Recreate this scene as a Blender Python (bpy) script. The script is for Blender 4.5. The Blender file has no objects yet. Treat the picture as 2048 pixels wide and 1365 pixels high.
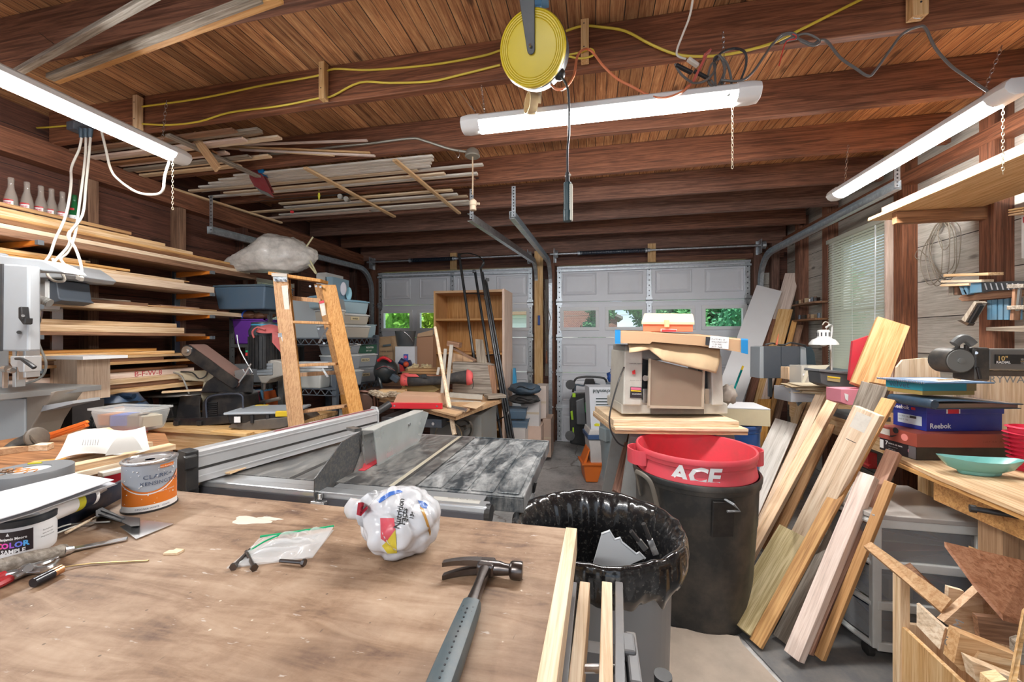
import bpy, bmesh, math, random
from mathutils import Vector as V, Matrix as M, noise as MN
pi=math.pi
R=random.Random(7)
S=bpy.context.scene; COL=S.collection
F=797.0; TH=math.radians(11.8); HZ=678; CH=1.42
CT,ST=math.cos(TH),math.sin(TH)
def W(px,py,X=None,Y=None,Z=None):
    """point of the room seen along a sight line of the photograph, at a measured depth X, Y or height Z"""
    u=(px-1024)/F; v=(HZ-py)/F
    d=V((u*CT-ST,CT+u*ST,v))
    if X is not None: t=X/d.x
    elif Y is not None: t=Y/d.y
    else: t=(Z-CH)/d.z
    return V((0,0,CH))+d*t
# ---------- node helper ----------
class N:
    def __init__(s,name):
        s.m=bpy.data.materials.new(name); s.m.use_nodes=True; s.t=s.m.node_tree; s.n=s.t.nodes; s.l=s.t.links
        s.b=s.n['Principled BSDF']; s.out=s.n['Material Output']
    def new(s,typ,**k):
        n=s.n.new(typ)
        for a,b in k.items(): setattr(n,a,b)
        return n
    def put(s,sock,v):
        if isinstance(v,bpy.types.NodeSocket): s.l.new(v,sock)
        elif isinstance(v,(tuple,list)) and len(v)==3 and sock.type=='RGBA': sock.default_value=(*v,1)
        else: sock.default_value=v
    def co(s,kind='Object'): return s.new('ShaderNodeTexCoord').outputs[kind]
    def map(s,v,scale=(1,1,1),loc=(0,0,0),rot=(0,0,0)):
        n=s.new('ShaderNodeMapping'); s.put(n.inputs[0],v); n.inputs[1].default_value=loc; n.inputs[2].default_value=rot; n.inputs[3].default_value=scale; return n.outputs[0]
    def noise(s,v,scale=5,det=4,rough=.55,dist=0,out=0):
        n=s.new('ShaderNodeTexNoise'); s.put(n.inputs['Vector'],v); n.inputs['Scale'].default_value=scale; n.inputs['Detail'].default_value=det
        n.inputs['Roughness'].default_value=rough; n.inputs['Distortion'].default_value=dist; return n.outputs[out]
    def ramp(s,f,stops):
        n=s.new('ShaderNodeValToRGB'); s.put(n.inputs[0],f); e=n.color_ramp.elements
        while len(e)<len(stops): e.new(.5)
        for q,(p,c) in zip(e,stops): q.position=p; q.color=(*c,1) if len(c)==3 else c
        return n.outputs[0]
    def ma(s,op,a,b=0,c=0):
        n=s.new('ShaderNodeMath',operation=op); s.put(n.inputs[0],a); s.put(n.inputs[1],b); s.put(n.inputs[2],c); return n.outputs[0]
    def mix(s,f,a,b,mode='MIX'):
        n=s.new('ShaderNodeMix',data_type='RGBA',blend_type=mode); s.put(n.inputs[0],f); s.put(n.inputs[6],a); s.put(n.inputs[7],b); return n.outputs[2]
    def sep(s,v):
        n=s.new('ShaderNodeSeparateXYZ'); s.put(n.inputs[0],v); return n.outputs
    def comb(s,x,y,z):
        n=s.new('ShaderNodeCombineXYZ'); s.put(n.inputs[0],x); s.put(n.inputs[1],y); s.put(n.inputs[2],z); return n.outputs[0]
    def white(s,v):
        n=s.new('ShaderNodeTexWhiteNoise',noise_dimensions='1D'); s.put(n.inputs['W'],v); return n.outputs
    def hsv(s,c,h=.5,sa=1,v=1):
        n=s.new('ShaderNodeHueSaturation'); s.put(n.inputs[0],h); s.put(n.inputs[1],sa); s.put(n.inputs[2],v); s.put(n.inputs[4],c); return n.outputs[0]
    def bump(s,h,st=.3,d=.01):
        n=s.new('ShaderNodeBump'); n.inputs[0].default_value=st; n.inputs[1].default_value=d; s.put(n.inputs['Height'],h); s.l.new(n.outputs[0],s.b.inputs['Normal'])
    def rnd(s): return s.new('ShaderNodeObjectInfo').outputs['Random']
    def fin(s,c=None,rough=.5,metal=0,**k):
        if c is not None: s.put(s.b.inputs['Base Color'],c)
        s.put(s.b.inputs['Roughness'],rough); s.put(s.b.inputs['Metallic'],metal)
        for a,b in k.items(): s.put(s.b.inputs[a.replace('_',' ')],b)
        return s.m
_MC={}
def cached(f):
    def g(*a,**k):
        key=(f.__name__,a,tuple(sorted(k.items())))
        if key not in _MC: _MC[key]=f(*a,**k)
        return _MC[key]
    return g
TONE=dict(pine=((.62,.36,.15),(.78,.55,.30)),pale=((.66,.46,.27),(.80,.64,.45)),honey=((.50,.24,.07),(.68,.38,.13)),
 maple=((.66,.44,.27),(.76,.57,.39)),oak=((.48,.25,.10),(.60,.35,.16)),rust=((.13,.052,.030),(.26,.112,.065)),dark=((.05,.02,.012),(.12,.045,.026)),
 gray=((.20,.16,.12),(.36,.31,.25)),brown=((.20,.09,.04),(.34,.17,.085)),cherry=((.36,.15,.075),(.50,.25,.14)),ply=((.50,.28,.13),(.62,.40,.22)),
 treated=((.42,.32,.14),(.66,.54,.30)),white=((.66,.60,.52),(.80,.75,.68)),bark=((.06,.03,.015),(.2,.11,.06)),ladder=((.47,.22,.075),(.60,.33,.13)),pink=((.70,.52,.42),(.82,.66,.56)))
@cached
def wood(tone='pine',axis='x',var=.25,fine=1.0,rough=.6):
    n=N('wood_'+tone); c1,c2=TONE[tone]; r=n.rnd()
    sc={'x':(1.3,34,34),'y':(34,1.3,34),'z':(34,34,1.3)}[axis]
    off=n.comb(n.ma('MULTIPLY',r,37.),n.ma('MULTIPLY',r,19.),n.ma('MULTIPLY',r,53.))
    va=n.new('ShaderNodeVectorMath',operation='ADD'); n.put(va.inputs[0],n.map(n.co(),tuple(q*fine for q in sc))); n.put(va.inputs[1],off)
    v=va.outputs[0]
    a=n.noise(v,2.2,5,.6,.9); b=n.noise(v,9,3,.6)
    f=n.ma('ADD',n.ma('MULTIPLY',a,.75),n.ma('MULTIPLY',b,.25))
    dk=tuple(q*.55 for q in c1)
    col=n.ramp(f,[(.30,dk),(.44,c1),(.58,c2),(.75,tuple(min(1,q*1.12) for q in c2))])
    col=n.hsv(col,.5,n.ma('ADD',n.ma('MULTIPLY',r,.3),.82),n.ma('ADD',n.ma('MULTIPLY',n.ma('FRACT',n.ma('MULTIPLY',r,7.3)),var*2),1-var))
    n.bump(f,.25,.003)
    return n.fin(col,rough)
@cached
def plain(name,c,rough=.5,metal=0.,dirt=.12,scale=12.,coat=0.,dc=(.25,.2,.15)):
    n=N(name)
    if dirt>0:
        f=n.ramp(n.noise(n.co(),scale,6,.65),[(.42,(0,0,0)),(.72,(1,1,1))])
        col=n.mix(n.ma('MULTIPLY',f,dirt),c,dc)
    else: col=c
    n.fin(col,rough,metal)
    if coat: n.b.inputs['Coat Weight'].default_value=coat
    return n.m
@cached
def clear(name,c=(.9,.93,.95),alpha=.35,rough=.15):
    n=N(name); n.fin(c,rough,0); n.b.inputs['Alpha'].default_value=alpha; return n.m
@cached
def glassy(name,tint=(.95,.98,.97),f=.08):
    n=N(name); tr=n.new('ShaderNodeBsdfTransparent'); gl=n.new('ShaderNodeBsdfGlossy'); mx=n.new('ShaderNodeMixShader')
    n.put(tr.inputs[0],tint); gl.inputs['Roughness'].default_value=.05; mx.inputs[0].default_value=f
    n.l.new(tr.outputs[0],mx.inputs[1]); n.l.new(gl.outputs[0],mx.inputs[2]); n.l.new(mx.outputs[0],n.out.inputs[0]); return n.m
@cached
def emit(name,c,st):
    n=N(name); n.fin(c,.5); n.b.inputs['Emission Color'].default_value=(*c,1); n.b.inputs['Emission Strength'].default_value=st; return n.m
@cached
def galv(): 
    n=N('galvanised_steel'); f=n.noise(n.co(),30,5,.7)
    return n.fin(n.ramp(f,[(.35,(.42,.46,.50)),(.65,(.66,.70,.73))]),n.ramp(f,[(.3,(.3,.3,.3)),(.7,(.5,.5,.5))]),.75)
def steel(): return plain('bright_steel',(.62,.62,.62),.25,.9,.15)
def black(): return plain('black_plastic',(.018,.019,.021),.42,0.,.10)
def dusty(): return plain('dusty_black_metal',(.02,.021,.024),.38,.2,.45,9.,0.,(.16,.13,.10))
@cached
def card(c=(.52,.33,.18)):
    n=N('cardboard'); v=n.map(n.co(),(1,1,30)); f=n.noise(v,12,3)
    return n.fin(n.mix(n.ma('MULTIPLY',f,.3),c,tuple(q*.7 for q in c)),.8)
# ---------- mesh builder ----------
mLW_=plain('label_white',(.85,.85,.85),.4,0.,0.); mHD=plain('hole_dark',(.03,.03,.035),.8,0.,0.); mYL=plain('latch_yellow',(.80,.55,.02),.4,0.,.05)
class B:
    def __init__(s): s.b=bmesh.new()
    def face(s,pts):
        s.b.faces.new([s.b.verts.new(p) for p in pts]); return s
    def box(s,c,d,rot=None):
        c=V(c); hx,hy,hz=d[0]/2,d[1]/2,d[2]/2; vs=[]
        for z in(-hz,hz):
            for x,y in((-hx,-hy),(hx,-hy),(hx,hy),(-hx,hy)):
                p=V((x,y,z)); 
                if rot is not None: p=rot@p
                vs.append(s.b.verts.new(c+p))
        for f in((3,2,1,0),(4,5,6,7),(0,1,5,4),(1,2,6,5),(2,3,7,6),(3,0,4,7)): s.b.faces.new([vs[i] for i in f])
        return s
    def bx(s,x0,x1,y0,y1,z0,z1): return s.box(((x0+x1)/2,(y0+y1)/2,(z0+z1)/2),(abs(x1-x0),abs(y1-y0),abs(z1-z0)))
    def taper(s,c,d0,d1,h):
        """box widening from size d0 at the base c to d1 at height h"""
        vs=[]
        for d,z in((d0,0),(d1,h)):
            for x,y in((-1,-1),(1,-1),(1,1),(-1,1)): vs.append(s.b.verts.new((c[0]+x*d[0]/2,c[1]+y*d[1]/2,c[2]+z)))
        for f in((3,2,1,0),(4,5,6,7),(0,1,5,4),(1,2,6,5),(2,3,7,6),(3,0,4,7)): s.b.faces.new([vs[i] for i in f])
        return s
    def bar(s,p0,p1,w,t=None,up=(0,0,1)):
        p0,p1=V(p0),V(p1); t=t or w; x=(p1-p0); L=x.length; x.normalize(); u=V(up); y=u.cross(x)
        if y.length<1e-4: y=V((0,1,0)).cross(x) if abs(x.y)<.9 else V((1,0,0)).cross(x)
        y.normalize(); z=x.cross(y); rot=M((x,y,z)).transposed()
        return s.box((p0+p1)/2,(L,w,t),rot)
    def rings(s,rs,cap=True,closed=False):
        L=[[s.b.verts.new(p) for p in r] for r in rs]; n=len(L[0])
        for i in range(len(L)-(0 if closed else 1)):
            a,b=L[i],L[(i+1)%len(L)]
            for k in range(n): s.b.faces.new((a[k],a[(k+1)%n],b[(k+1)%n],b[k]))
        if cap and not closed:
            s.b.faces.new(L[0][::-1]); s.b.faces.new(L[-1])
        return s
    def cyl(s,p0,p1,r0,r1=None,seg=16,cap=True):
        p0,p1=V(p0),V(p1); r1=r0 if r1 is None else r1; x=(p1-p0).normalized(); a=V((0,0,1)) if abs(x.z)<.9 else V((1,0,0))
        u=x.cross(a).normalized(); v=x.cross(u)
        return s.rings([[p+(u*math.cos(2*pi*k/seg)+v*math.sin(2*pi*k/seg))*r for k in range(seg)] for p,r in((p0,r0),(p1,r1))],cap)
    def tube(s,pts,r,seg=7,sm=3,flat=1.0):
        P=[V(p) for p in pts]
        if sm>1 and len(P)>2:
            Q=[]
            for i in range(len(P)-1):
                a,b,c,d=P[max(0,i-1)],P[i],P[i+1],P[min(len(P)-1,i+2)]
                for j in range(sm):
                    t=j/sm; Q.append(.5*((2*b)+(c-a)*t+(2*a-5*b+4*c-d)*t*t+(3*b-a-3*c+d)*t**3))
            Q.append(P[-1]); P=Q
        rs=[]; u=None
        for i,p in enumerate(P):
            x=(P[min(i+1,len(P)-1)]-P[max(i-1,0)])
            if x.length<1e-7: x=V((0,0,1))
            x.normalize()
            if u is None:
                a=V((0,0,1)) if abs(x.z)<.9 else V((1,0,0)); u=x.cross(a).normalized()
            else:
                u=(u-x*u.dot(x)); 
                if u.length<1e-5: u=x.orthogonal()
                u.normalize()
            v=x.cross(u); rr=r[i] if isinstance(r,list) and i<len(r) else (r if not isinstance(r,list) else r[-1])
            rs.append([p+(u*math.cos(2*pi*k/seg)+v*math.sin(2*pi*k/seg)*flat)*rr for k in range(seg)])
        return s.rings(rs)
    def lathe(s,prof,c=(0,0,0),seg=24,sx=1,sy=1,ax='z',cap=True,rip=None):
        rs=[]
        for i,(r,z) in enumerate(prof):
            q=[]
            for k in range(seg):
                a=2*pi*k/seg; rr=r*(1+(rip(a,i) if rip else 0)); x,y=rr*math.cos(a)*sx,rr*math.sin(a)*sy
                q.append(V(c)+(V((x,y,z)) if ax=='z' else V((z,x,y)) if ax=='x' else V((y,z,x))))
            rs.append(q)
        return s.rings(rs,cap)
    def prism(s,poly,d0,d1,plane='xz',c=(0,0,0)):
        """2D outline extruded between d0 and d1 on the third axis"""
        def g(p,d):
            a,b=p; return V(c)+(V((a,d,b)) if plane=='xz' else V((d,a,b)) if plane=='yz' else V((a,b,d)))
        lo=[s.b.verts.new(g(p,d0)) for p in poly]; hi=[s.b.verts.new(g(p,d1)) for p in poly]; n=len(poly)
        s.b.faces.new(lo); s.b.faces.new(hi[::-1])
        for k in range(n): s.b.faces.new((lo[k],hi[k],hi[(k+1)%n],lo[(k+1)%n]))
        return s
    def slab(s,pts,t):
        """polygon of 3D points given thickness along -normal"""
        P=[V(p) for p in pts]; nn=(P[1]-P[0]).cross(P[2]-P[0]).normalized()*t
        lo=[s.b.verts.new(p) for p in P]; hi=[s.b.verts.new(p-nn) for p in P]; n=len(P)
        s.b.faces.new(lo); s.b.faces.new(hi[::-1])
        for k in range(n): s.b.faces.new((lo[k],hi[k],hi[(k+1)%n],lo[(k+1)%n]))
        return s
    def ball(s,c,r,sc=(1,1,1),sub=2,nz=0.,fr=3.,seed=0):
        r_=bmesh.ops.create_icosphere(s.b,subdivisions=sub,radius=1); c=V(c)
        for v in r_['verts']:
            d=1+(MN.noise(v.co*fr+V((seed,seed*1.7,0)))*nz if nz else 0)
            v.co=c+V((v.co.x*sc[0],v.co.y*sc[1],v.co.z*sc[2]))*r*d
        return s
    def grid(s,f,nu,nv,th=0.):
        vs=[[s.b.verts.new(f(i/nu,j/nv)) for j in range(nv+1)] for i in range(nu+1)]
        fs=[s.b.faces.new((vs[i][j],vs[i+1][j],vs[i+1][j+1],vs[i][j+1])) for i in range(nu) for j in range(nv)]
        if th: 
            bmesh.ops.recalc_face_normals(s.b,faces=fs); bmesh.ops.solidify(s.b,geom=fs,thickness=th)
        return s
    def xf(s,m): s.b.transform(m); return s
    def disp(s,a,fr=4.,seed=0.):
        for v in s.b.verts: v.co+=MN.noise_vector(v.co*fr+V((seed,0,0)))*a
        return s
def mk(name,b,m,parent=None,smooth=False,bev=0,sub=0,seg=2):
    me=bpy.data.meshes.new(name); bmesh.ops.recalc_face_normals(b.b,faces=b.b.faces); b.b.to_mesh(me); b.b.free()
    o=bpy.data.objects.new(name,me); COL.objects.link(o); me.materials.append(m)
    if parent: o.parent=parent
    if smooth:
        for p in me.polygons: p.use_smooth=True
        if smooth!='all': me.set_sharp_from_angle(angle=math.radians(38))
    if bev:
        q=o.modifiers.new('b','BEVEL'); q.width=bev; q.segments=seg; q.limit_method='ANGLE'; q.angle_limit=.6
    if sub:
        q=o.modifiers.new('s','SUBSURF'); q.levels=sub; q.render_levels=sub
    return o
def tag(o,label,cat,group=None,kind=None):
    o['label']=label; o['category']=cat
    if group: o['group']=group
    o['kind']=kind or 'thing'
    return o
def thing(name,label,cat,loc=(0,0,0),rz=0,group=None,rot=None):
    o=bpy.data.objects.new(name,None); COL.objects.link(o); o.empty_display_size=.05; o.location=loc
    o.rotation_euler=rot if rot else (0,0,rz)
    return tag(o,label,cat,group)
def one(name,b,m,label,cat,group=None,kind=None,**k):
    """single-mesh thing modelled in room coordinates: its origin is moved to its base"""
    xs=[v.co.copy() for v in b.b.verts]; lo=V([min(p[i] for p in xs) for i in range(3)]); hi=V([max(p[i] for p in xs) for i in range(3)])
    c=V(((lo.x+hi.x)/2,(lo.y+hi.y)/2,lo.z)); b.xf(M.Translation(-c)); o=mk(name,b,m,**k); o.location=c
    return tag(o,label,cat,group,kind)
def struct(name,b,m,parent=None,**k):
    o=mk(name,b,m,parent,**k)
    if parent is None: o['kind']='structure'
    return o
def basis(p0,p1,up):
    x=(p1-p0).normalized(); u=V(up); y=u.cross(x)
    if y.length<1e-3: y=V((0,1,0)).cross(x)
    if y.length<1e-3: y=V((1,0,0)).cross(x)
    y.normalize(); z=x.cross(y); return M((x,y,z)).transposed()
def board(name,p0,p1,w,t,m,label,cat='board',group=None,up=(0,0,1),bev=.0015,parent=None,ends=(0,0)):
    """plank with its local X along p0->p1, width w across, thickness t along up"""
    p0,p1=V(p0),V(p1); L=(p1-p0).length; rot=basis(p0,p1,up)
    b=B(); b.box((0,0,0),(L,w,t))
    for v in b.b.verts:
        if v.co.x>0: v.co.x+=ends[1]*v.co.y/w
        else: v.co.x+=ends[0]*v.co.y/w
    o=mk(name,b,m,parent,bev=bev,seg=1)
    o.matrix_world=M.Translation((p0+p1)/2)@rot.to_4x4()
    if label: tag(o,label,cat,group)
    return o
def dup(root,loc=None,rz=None,label=None,group=None,scale=None):
    r=root.copy(); COL.objects.link(r)
    if loc is not None: r.location=loc
    if rz is not None: r.rotation_euler[2]=rz
    if scale: r.scale=scale
    if label: r['label']=label
    if group: r['group']=group
    def rec(a,b):
        for ch in a.children:
            d=ch.copy(); COL.objects.link(d); d.parent=b; rec(ch,d)
    rec(root,r); return r
def text(s,size,mat,parent,loc,rot=(pi/2,0,0),ext=.0006,name='lettering',align='LEFT',bold=0.,sx=1.,shear=0.):
    c=bpy.data.curves.new('t','FONT'); c.body=s; c.size=size; c.extrude=ext; c.align_x=align; c.offset=bold; c.shear=shear; c.resolution_u=2
    o=bpy.data.objects.new('t',c); COL.objects.link(o); dg=bpy.context.evaluated_depsgraph_get(); me=bpy.data.meshes.new_from_object(o.evaluated_get(dg))
    bpy.data.objects.remove(o); me.name=name; me.materials.clear(); me.materials.append(mat)
    q=bpy.data.objects.new(name,me); COL.objects.link(q); q.parent=parent; q.location=loc; q.rotation_euler=rot; q.scale=(sx,1,1); return q
def G(f,n): return [f(i/(n-1)) for i in range(n)]
# ================= camera, world =================
cam=bpy.data.cameras.new('camera'); co=bpy.data.objects.new('camera',cam); COL.objects.link(co); S.camera=co
co.location=(0,0,CH); co.rotation_euler=(pi/2,0,TH); cam.sensor_width=36; cam.lens=F/2048*36; cam.shift_y=-(682.5-HZ)/2048; cam.clip_start=.02; cam.clip_end=300
S.view_settings.view_transform='Standard'; S.view_settings.look='None'; S.view_settings.gamma=1; S.view_settings.exposure=0.5
w=bpy.data.worlds.new('sky'); S.world=w; w.use_nodes=True; nt=w.node_tree
tc=nt.nodes.new('ShaderNodeTexCoord'); mp=nt.nodes.new('ShaderNodeMapping'); mp.inputs[3].default_value=(1,1,2.2); nz=nt.nodes.new('ShaderNodeTexNoise'); nz.inputs['Scale'].default_value=3; nz.inputs['Detail'].default_value=6
cr=nt.nodes.new('ShaderNodeValToRGB'); cr.color_ramp.elements[0].position=.42; cr.color_ramp.elements[0].color=(.50,.68,.92,1); cr.color_ramp.elements[1].position=.6; cr.color_ramp.elements[1].color=(.96,.96,.95,1)
nt.links.new(tc.outputs['Generated'],mp.inputs[0]); nt.links.new(mp.outputs[0],nz.inputs['Vector']); nt.links.new(nz.outputs[0],cr.inputs[0]); nt.links.new(cr.outputs[0],nt.nodes['Background'].inputs[0])
nt.nodes['Background'].inputs[1].default_value=1.0
sun=bpy.data.lights.new('sun','SUN'); sun.energy=5.0; sun.angle=.02; sun.color=(1,.95,.86); so=bpy.data.objects.new('sun',sun); COL.objects.link(so); so.rotation_euler=(math.radians(24),math.radians(8),0)
# ================= room shell materials =================
XL,XR,YF,ZC=-3.5,2.29,5.5,2.90
@cached
def planks(name,across,along,w,cols,gap=(.02,.012,.01),gw=.03,grain=1.,bead=False,rough=.65,gstr=.5,bumpy=.5,knots=True):
    n=N(name); v=n.co(); s=n.sep(v); A={'x':0,'y':1,'z':2}
    q=n.ma('DIVIDE',s[A[across]],w); idx=n.ma('FLOOR',q); fr=n.ma('FRACT',q); rn=n.white(idx)[0]
    sc=[1,1,1]; sc[A[across]]=26*grain; sc[A[along]]=1.1*grain; sc[3-A[across]-A[along]]=26*grain
    vv=n.new('ShaderNodeVectorMath',operation='ADD'); n.put(vv.inputs[0],n.map(v,tuple(sc))); n.put(vv.inputs[1],n.comb(n.ma('MULTIPLY',rn,40.),n.ma('MULTIPLY',rn,71.),n.ma('MULTIPLY',rn,23.)))
    g=n.noise(vv.outputs[0],2.5,6,.65,1.2)
    g2=n.noise(vv.outputs[0],12,3,.6)
    f=n.ma('ADD',n.ma('MULTIPLY',g,.7),n.ma('MULTIPLY',g2,.3))
    col=n.ramp(f,[(.33,cols[0]),(.47,cols[1]),(.60,cols[2])]+([(.78,cols[3])] if len(cols)>3 else []))
    col=n.hsv(col,.5,1,n.ma('ADD',.72,n.ma('MULTIPLY',rn,.55)))
    if knots:
        kv=n.new('ShaderNodeTexVoronoi'); sk=[2.2,2.2,2.2]; sk[A[across]]=6; n.put(kv.inputs['Vector'],n.map(v,tuple(sk))); kv.inputs['Scale'].default_value=1.15
        kd=n.ramp(kv.outputs['Distance'],[(.0,(.9,.9,.9)),(.07,(.7,.7,.7)),(.13,(0,0,0))])
        col=n.mix(kd,col,tuple(x*.35 for x in cols[0]))
    st=n.noise(n.map(v,(1.2,1.2,1.2)),1.6,5,.6); col=n.mix(n.ma('MULTIPLY',n.ramp(st,[(.45,(0,0,0)),(.7,(1,1,1))]),gstr),col,tuple(x*.5 for x in cols[0]))
    e=n.ma('LESS_THAN',fr,gw)
    if bead: e=n.ma('MAXIMUM',e,n.ma('MULTIPLY',n.ma('LESS_THAN',n.ma('ABSOLUTE',n.ma('SUBTRACT',fr,.5)),gw*.5),.75))
    col=n.mix(e,col,gap)
    n.bump(n.ma('SUBTRACT',n.ma('MULTIPLY',f,.2),n.ma('MULTIPLY',e,1.)),bumpy,.008)
    return n.fin(col,rough)
mCEIL=planks('ceiling_boards','x','y',.128,((.15,.055,.024),(.42,.19,.08),(.64,.36,.17),(.80,.55,.32)),bead=True,gw=.035,gstr=.45)
mLW=planks('dark_sheathing','z','y',.25,((.045,.017,.011),(.11,.04,.025),(.19,.072,.045),(.26,.11,.07)),gw=.02)
mFW=planks('dark_sheathing_far','z','x',.25,((.045,.017,.011),(.10,.038,.024),(.17,.065,.04)),gw=.02)
mRW=planks('whitewashed_boards','z','y',.262,((.26,.23,.195),(.42,.39,.34),(.53,.50,.45),(.58,.55,.50)),gap=(.03,.025,.02),gw=.022,gstr=.18,knots=True)
@cached
def mfloor():
    n=N('concrete_floor'); v=n.co(); f=n.noise(v,3,8,.7); g=n.noise(v,40,3,.7)
    col=n.ramp(n.ma('ADD',n.ma('MULTIPLY',f,.7),n.ma('MULTIPLY',g,.3)),[(.35,(.24,.235,.235)),(.5,(.42,.41,.40)),(.62,(.52,.51,.50))])
    cr_=n.new('ShaderNodeTexVoronoi',feature='DISTANCE_TO_EDGE'); n.put(cr_.inputs['Vector'],n.mix(.25,v,n.noise(v,3,3,out=1))); cr_.inputs['Scale'].default_value=.5
    e=n.ramp(cr_.outputs[0],[(.0,(.7,.7,.7)),(.004,(0,0,0))]); col=n.mix(e,col,(.10,.07,.05)); n.bump(f,.2,.01)
    return n.fin(col,.6)
struct('floor',B().bx(XL-.1,XR+.1,-2.2,YF+.3,-.12,0),mfloor())
# ceiling with joists
ce=struct('ceiling',B().bx(XL-.1,XR+.1,-2.2,YF+.15,ZC,ZC+.03),mCEIL)
JY=[-1.67,-1.07,-.47,.13,.73,1.33,1.94,2.54,3.15,3.76,4.37,4.98]
for i,y in enumerate(JY):
    b=B().bx(XL+.02,XR-.02,-.022,.022,-.205,0)
    bmesh.ops.subdivide_edges(b.b,edges=[e for e in b.b.edges if abs(e.verts[0].co.x-e.verts[1].co.x)>1],cuts=12)
    for v in b.b.verts: v.co.z+= (-.006*math.sin(v.co.x*1.3+i) if v.co.z<-.1 else 0); v.co.y+=.006*math.sin(v.co.x*.9+i*2)
    o=mk('joist',b,wood('rust','x',.12),ce,bev=.004); o.location=(0,y,ZC)
# walls
def walls():
    b=B()
    wy0,wy1,wz0,wz1=3.70,4.46,1.02,2.36
    b.bx(XR+.06,XR+.10,-2.2,wy0,0,ZC).bx(XR+.06,XR+.10,wy1,YF+.1,0,ZC).bx(XR+.06,XR+.10,wy0,wy1,0,wz0).bx(XR+.06,XR+.10,wy0,wy1,wz1,ZC)
    wr=struct('wall_right',b,mRW)
    # the knot hole and studs
    for y in(-1.0,-.4,.2,.8,1.4,2.02,2.87,3.57,4.56,5.12):
        mk('stud',B().bx(XR-.035,XR+.065,y-.048,y+.048,0,ZC-.08),wood('rust','z',.1),wr,bev=.004)
    mk('top_plate',B().bx(XR-.04,XR+.06,-2.2,YF,ZC-.33,ZC-.24),wood('rust','y',.1),wr,bev=.004)
    mk('knot_hole',B().lathe([(.028,0),(.026,.004),(.012,.0055)],(0,0,0),14,1,1.35,'x').xf(M.Translation((XR+.0535,2.555,1.485))),wood('brown','y',.1),wr)
    b=B(); lz0,lz1,ly0,ly1=.95,2.05,3.52,4.05
    b.bx(XL-.10,XL-.06,-2.2,ly0,0,ZC).bx(XL-.10,XL-.06,ly1,YF+.1,0,ZC).bx(XL-.10,XL-.06,ly0,ly1,0,lz0).bx(XL-.10,XL-.06,ly0,ly1,lz1,ZC)
    wl=struct('wall_left',b,mLW)
    for y in(.3,.92,1.535,2.15,2.77,3.40,4.15,4.77,5.3):
        mk('stud',B().bx(XL-.06,XL+.035,y-.03,y+.03,0,ZC-.21),wood('dark' if y>2.8 else 'brown','z',.1),wl,bev=.004)
    mk('top_plate',B().bx(XL-.06,XL+.05,-2.2,YF,ZC-.36,ZC-.21),wood('rust','y',.1),wl,bev=.004)
    # far wall around the two door openings
    d1=(-3.20,-.88); d2=(-.495,1.885); top=2.41
    b=B()
    for x0,x1,z0,z1 in((XL-.1,d1[0],0,ZC),(d1[1],d2[0],0,ZC),(d2[1],XR+.1,0,ZC),(d1[0],d1[1],top+.02,ZC),(d2[0],d2[1],top+.02,ZC)):
        b.bx(x0,x1,YF+.08,YF+.12,z0,z1)
    wf=struct('wall_far',b,mFW)
    for i,x in enumerate((-3.30,-.775,-.59,1.985,2.18)):
        mk('post',B().bx(x-.045,x+.045,YF-.02,YF+.08,0,ZC-.2),wood('rust','z',.1),wf,bev=.004)
    mk('header_beam',B().bx(XL,XR,YF-.03,YF+.08,2.60,ZC-.02),wood('rust','x',.1),wf,bev=.004)
    mk('header_beam',B().bx(XL,XR,YF+.02,YF+.08,2.43,2.50),wood('rust','x',.1),wf,bev=.004)
    mk('new_post',B().bx(-.815,-.70,YF-.10,YF-.045,0.45,2.62),wood('pine','z',.05),wf,bev=.003)
    for x in(-2.0,.72): mk('mounting_block',B().bx(x-.05,x+.05,YF-.06,YF-.03,2.42,2.66),wood('pine','z',.05),wf,bev=.003)
    for x0,x1 in((1.98,2.14),(-.70,-.60)): mk('board_patch',B().bx(x0+.01,x1,YF+.05,YF+.078,.9,2.25),mRW if x0>0 else wood('gray','z'),wf)
    return wf
walls()
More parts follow.
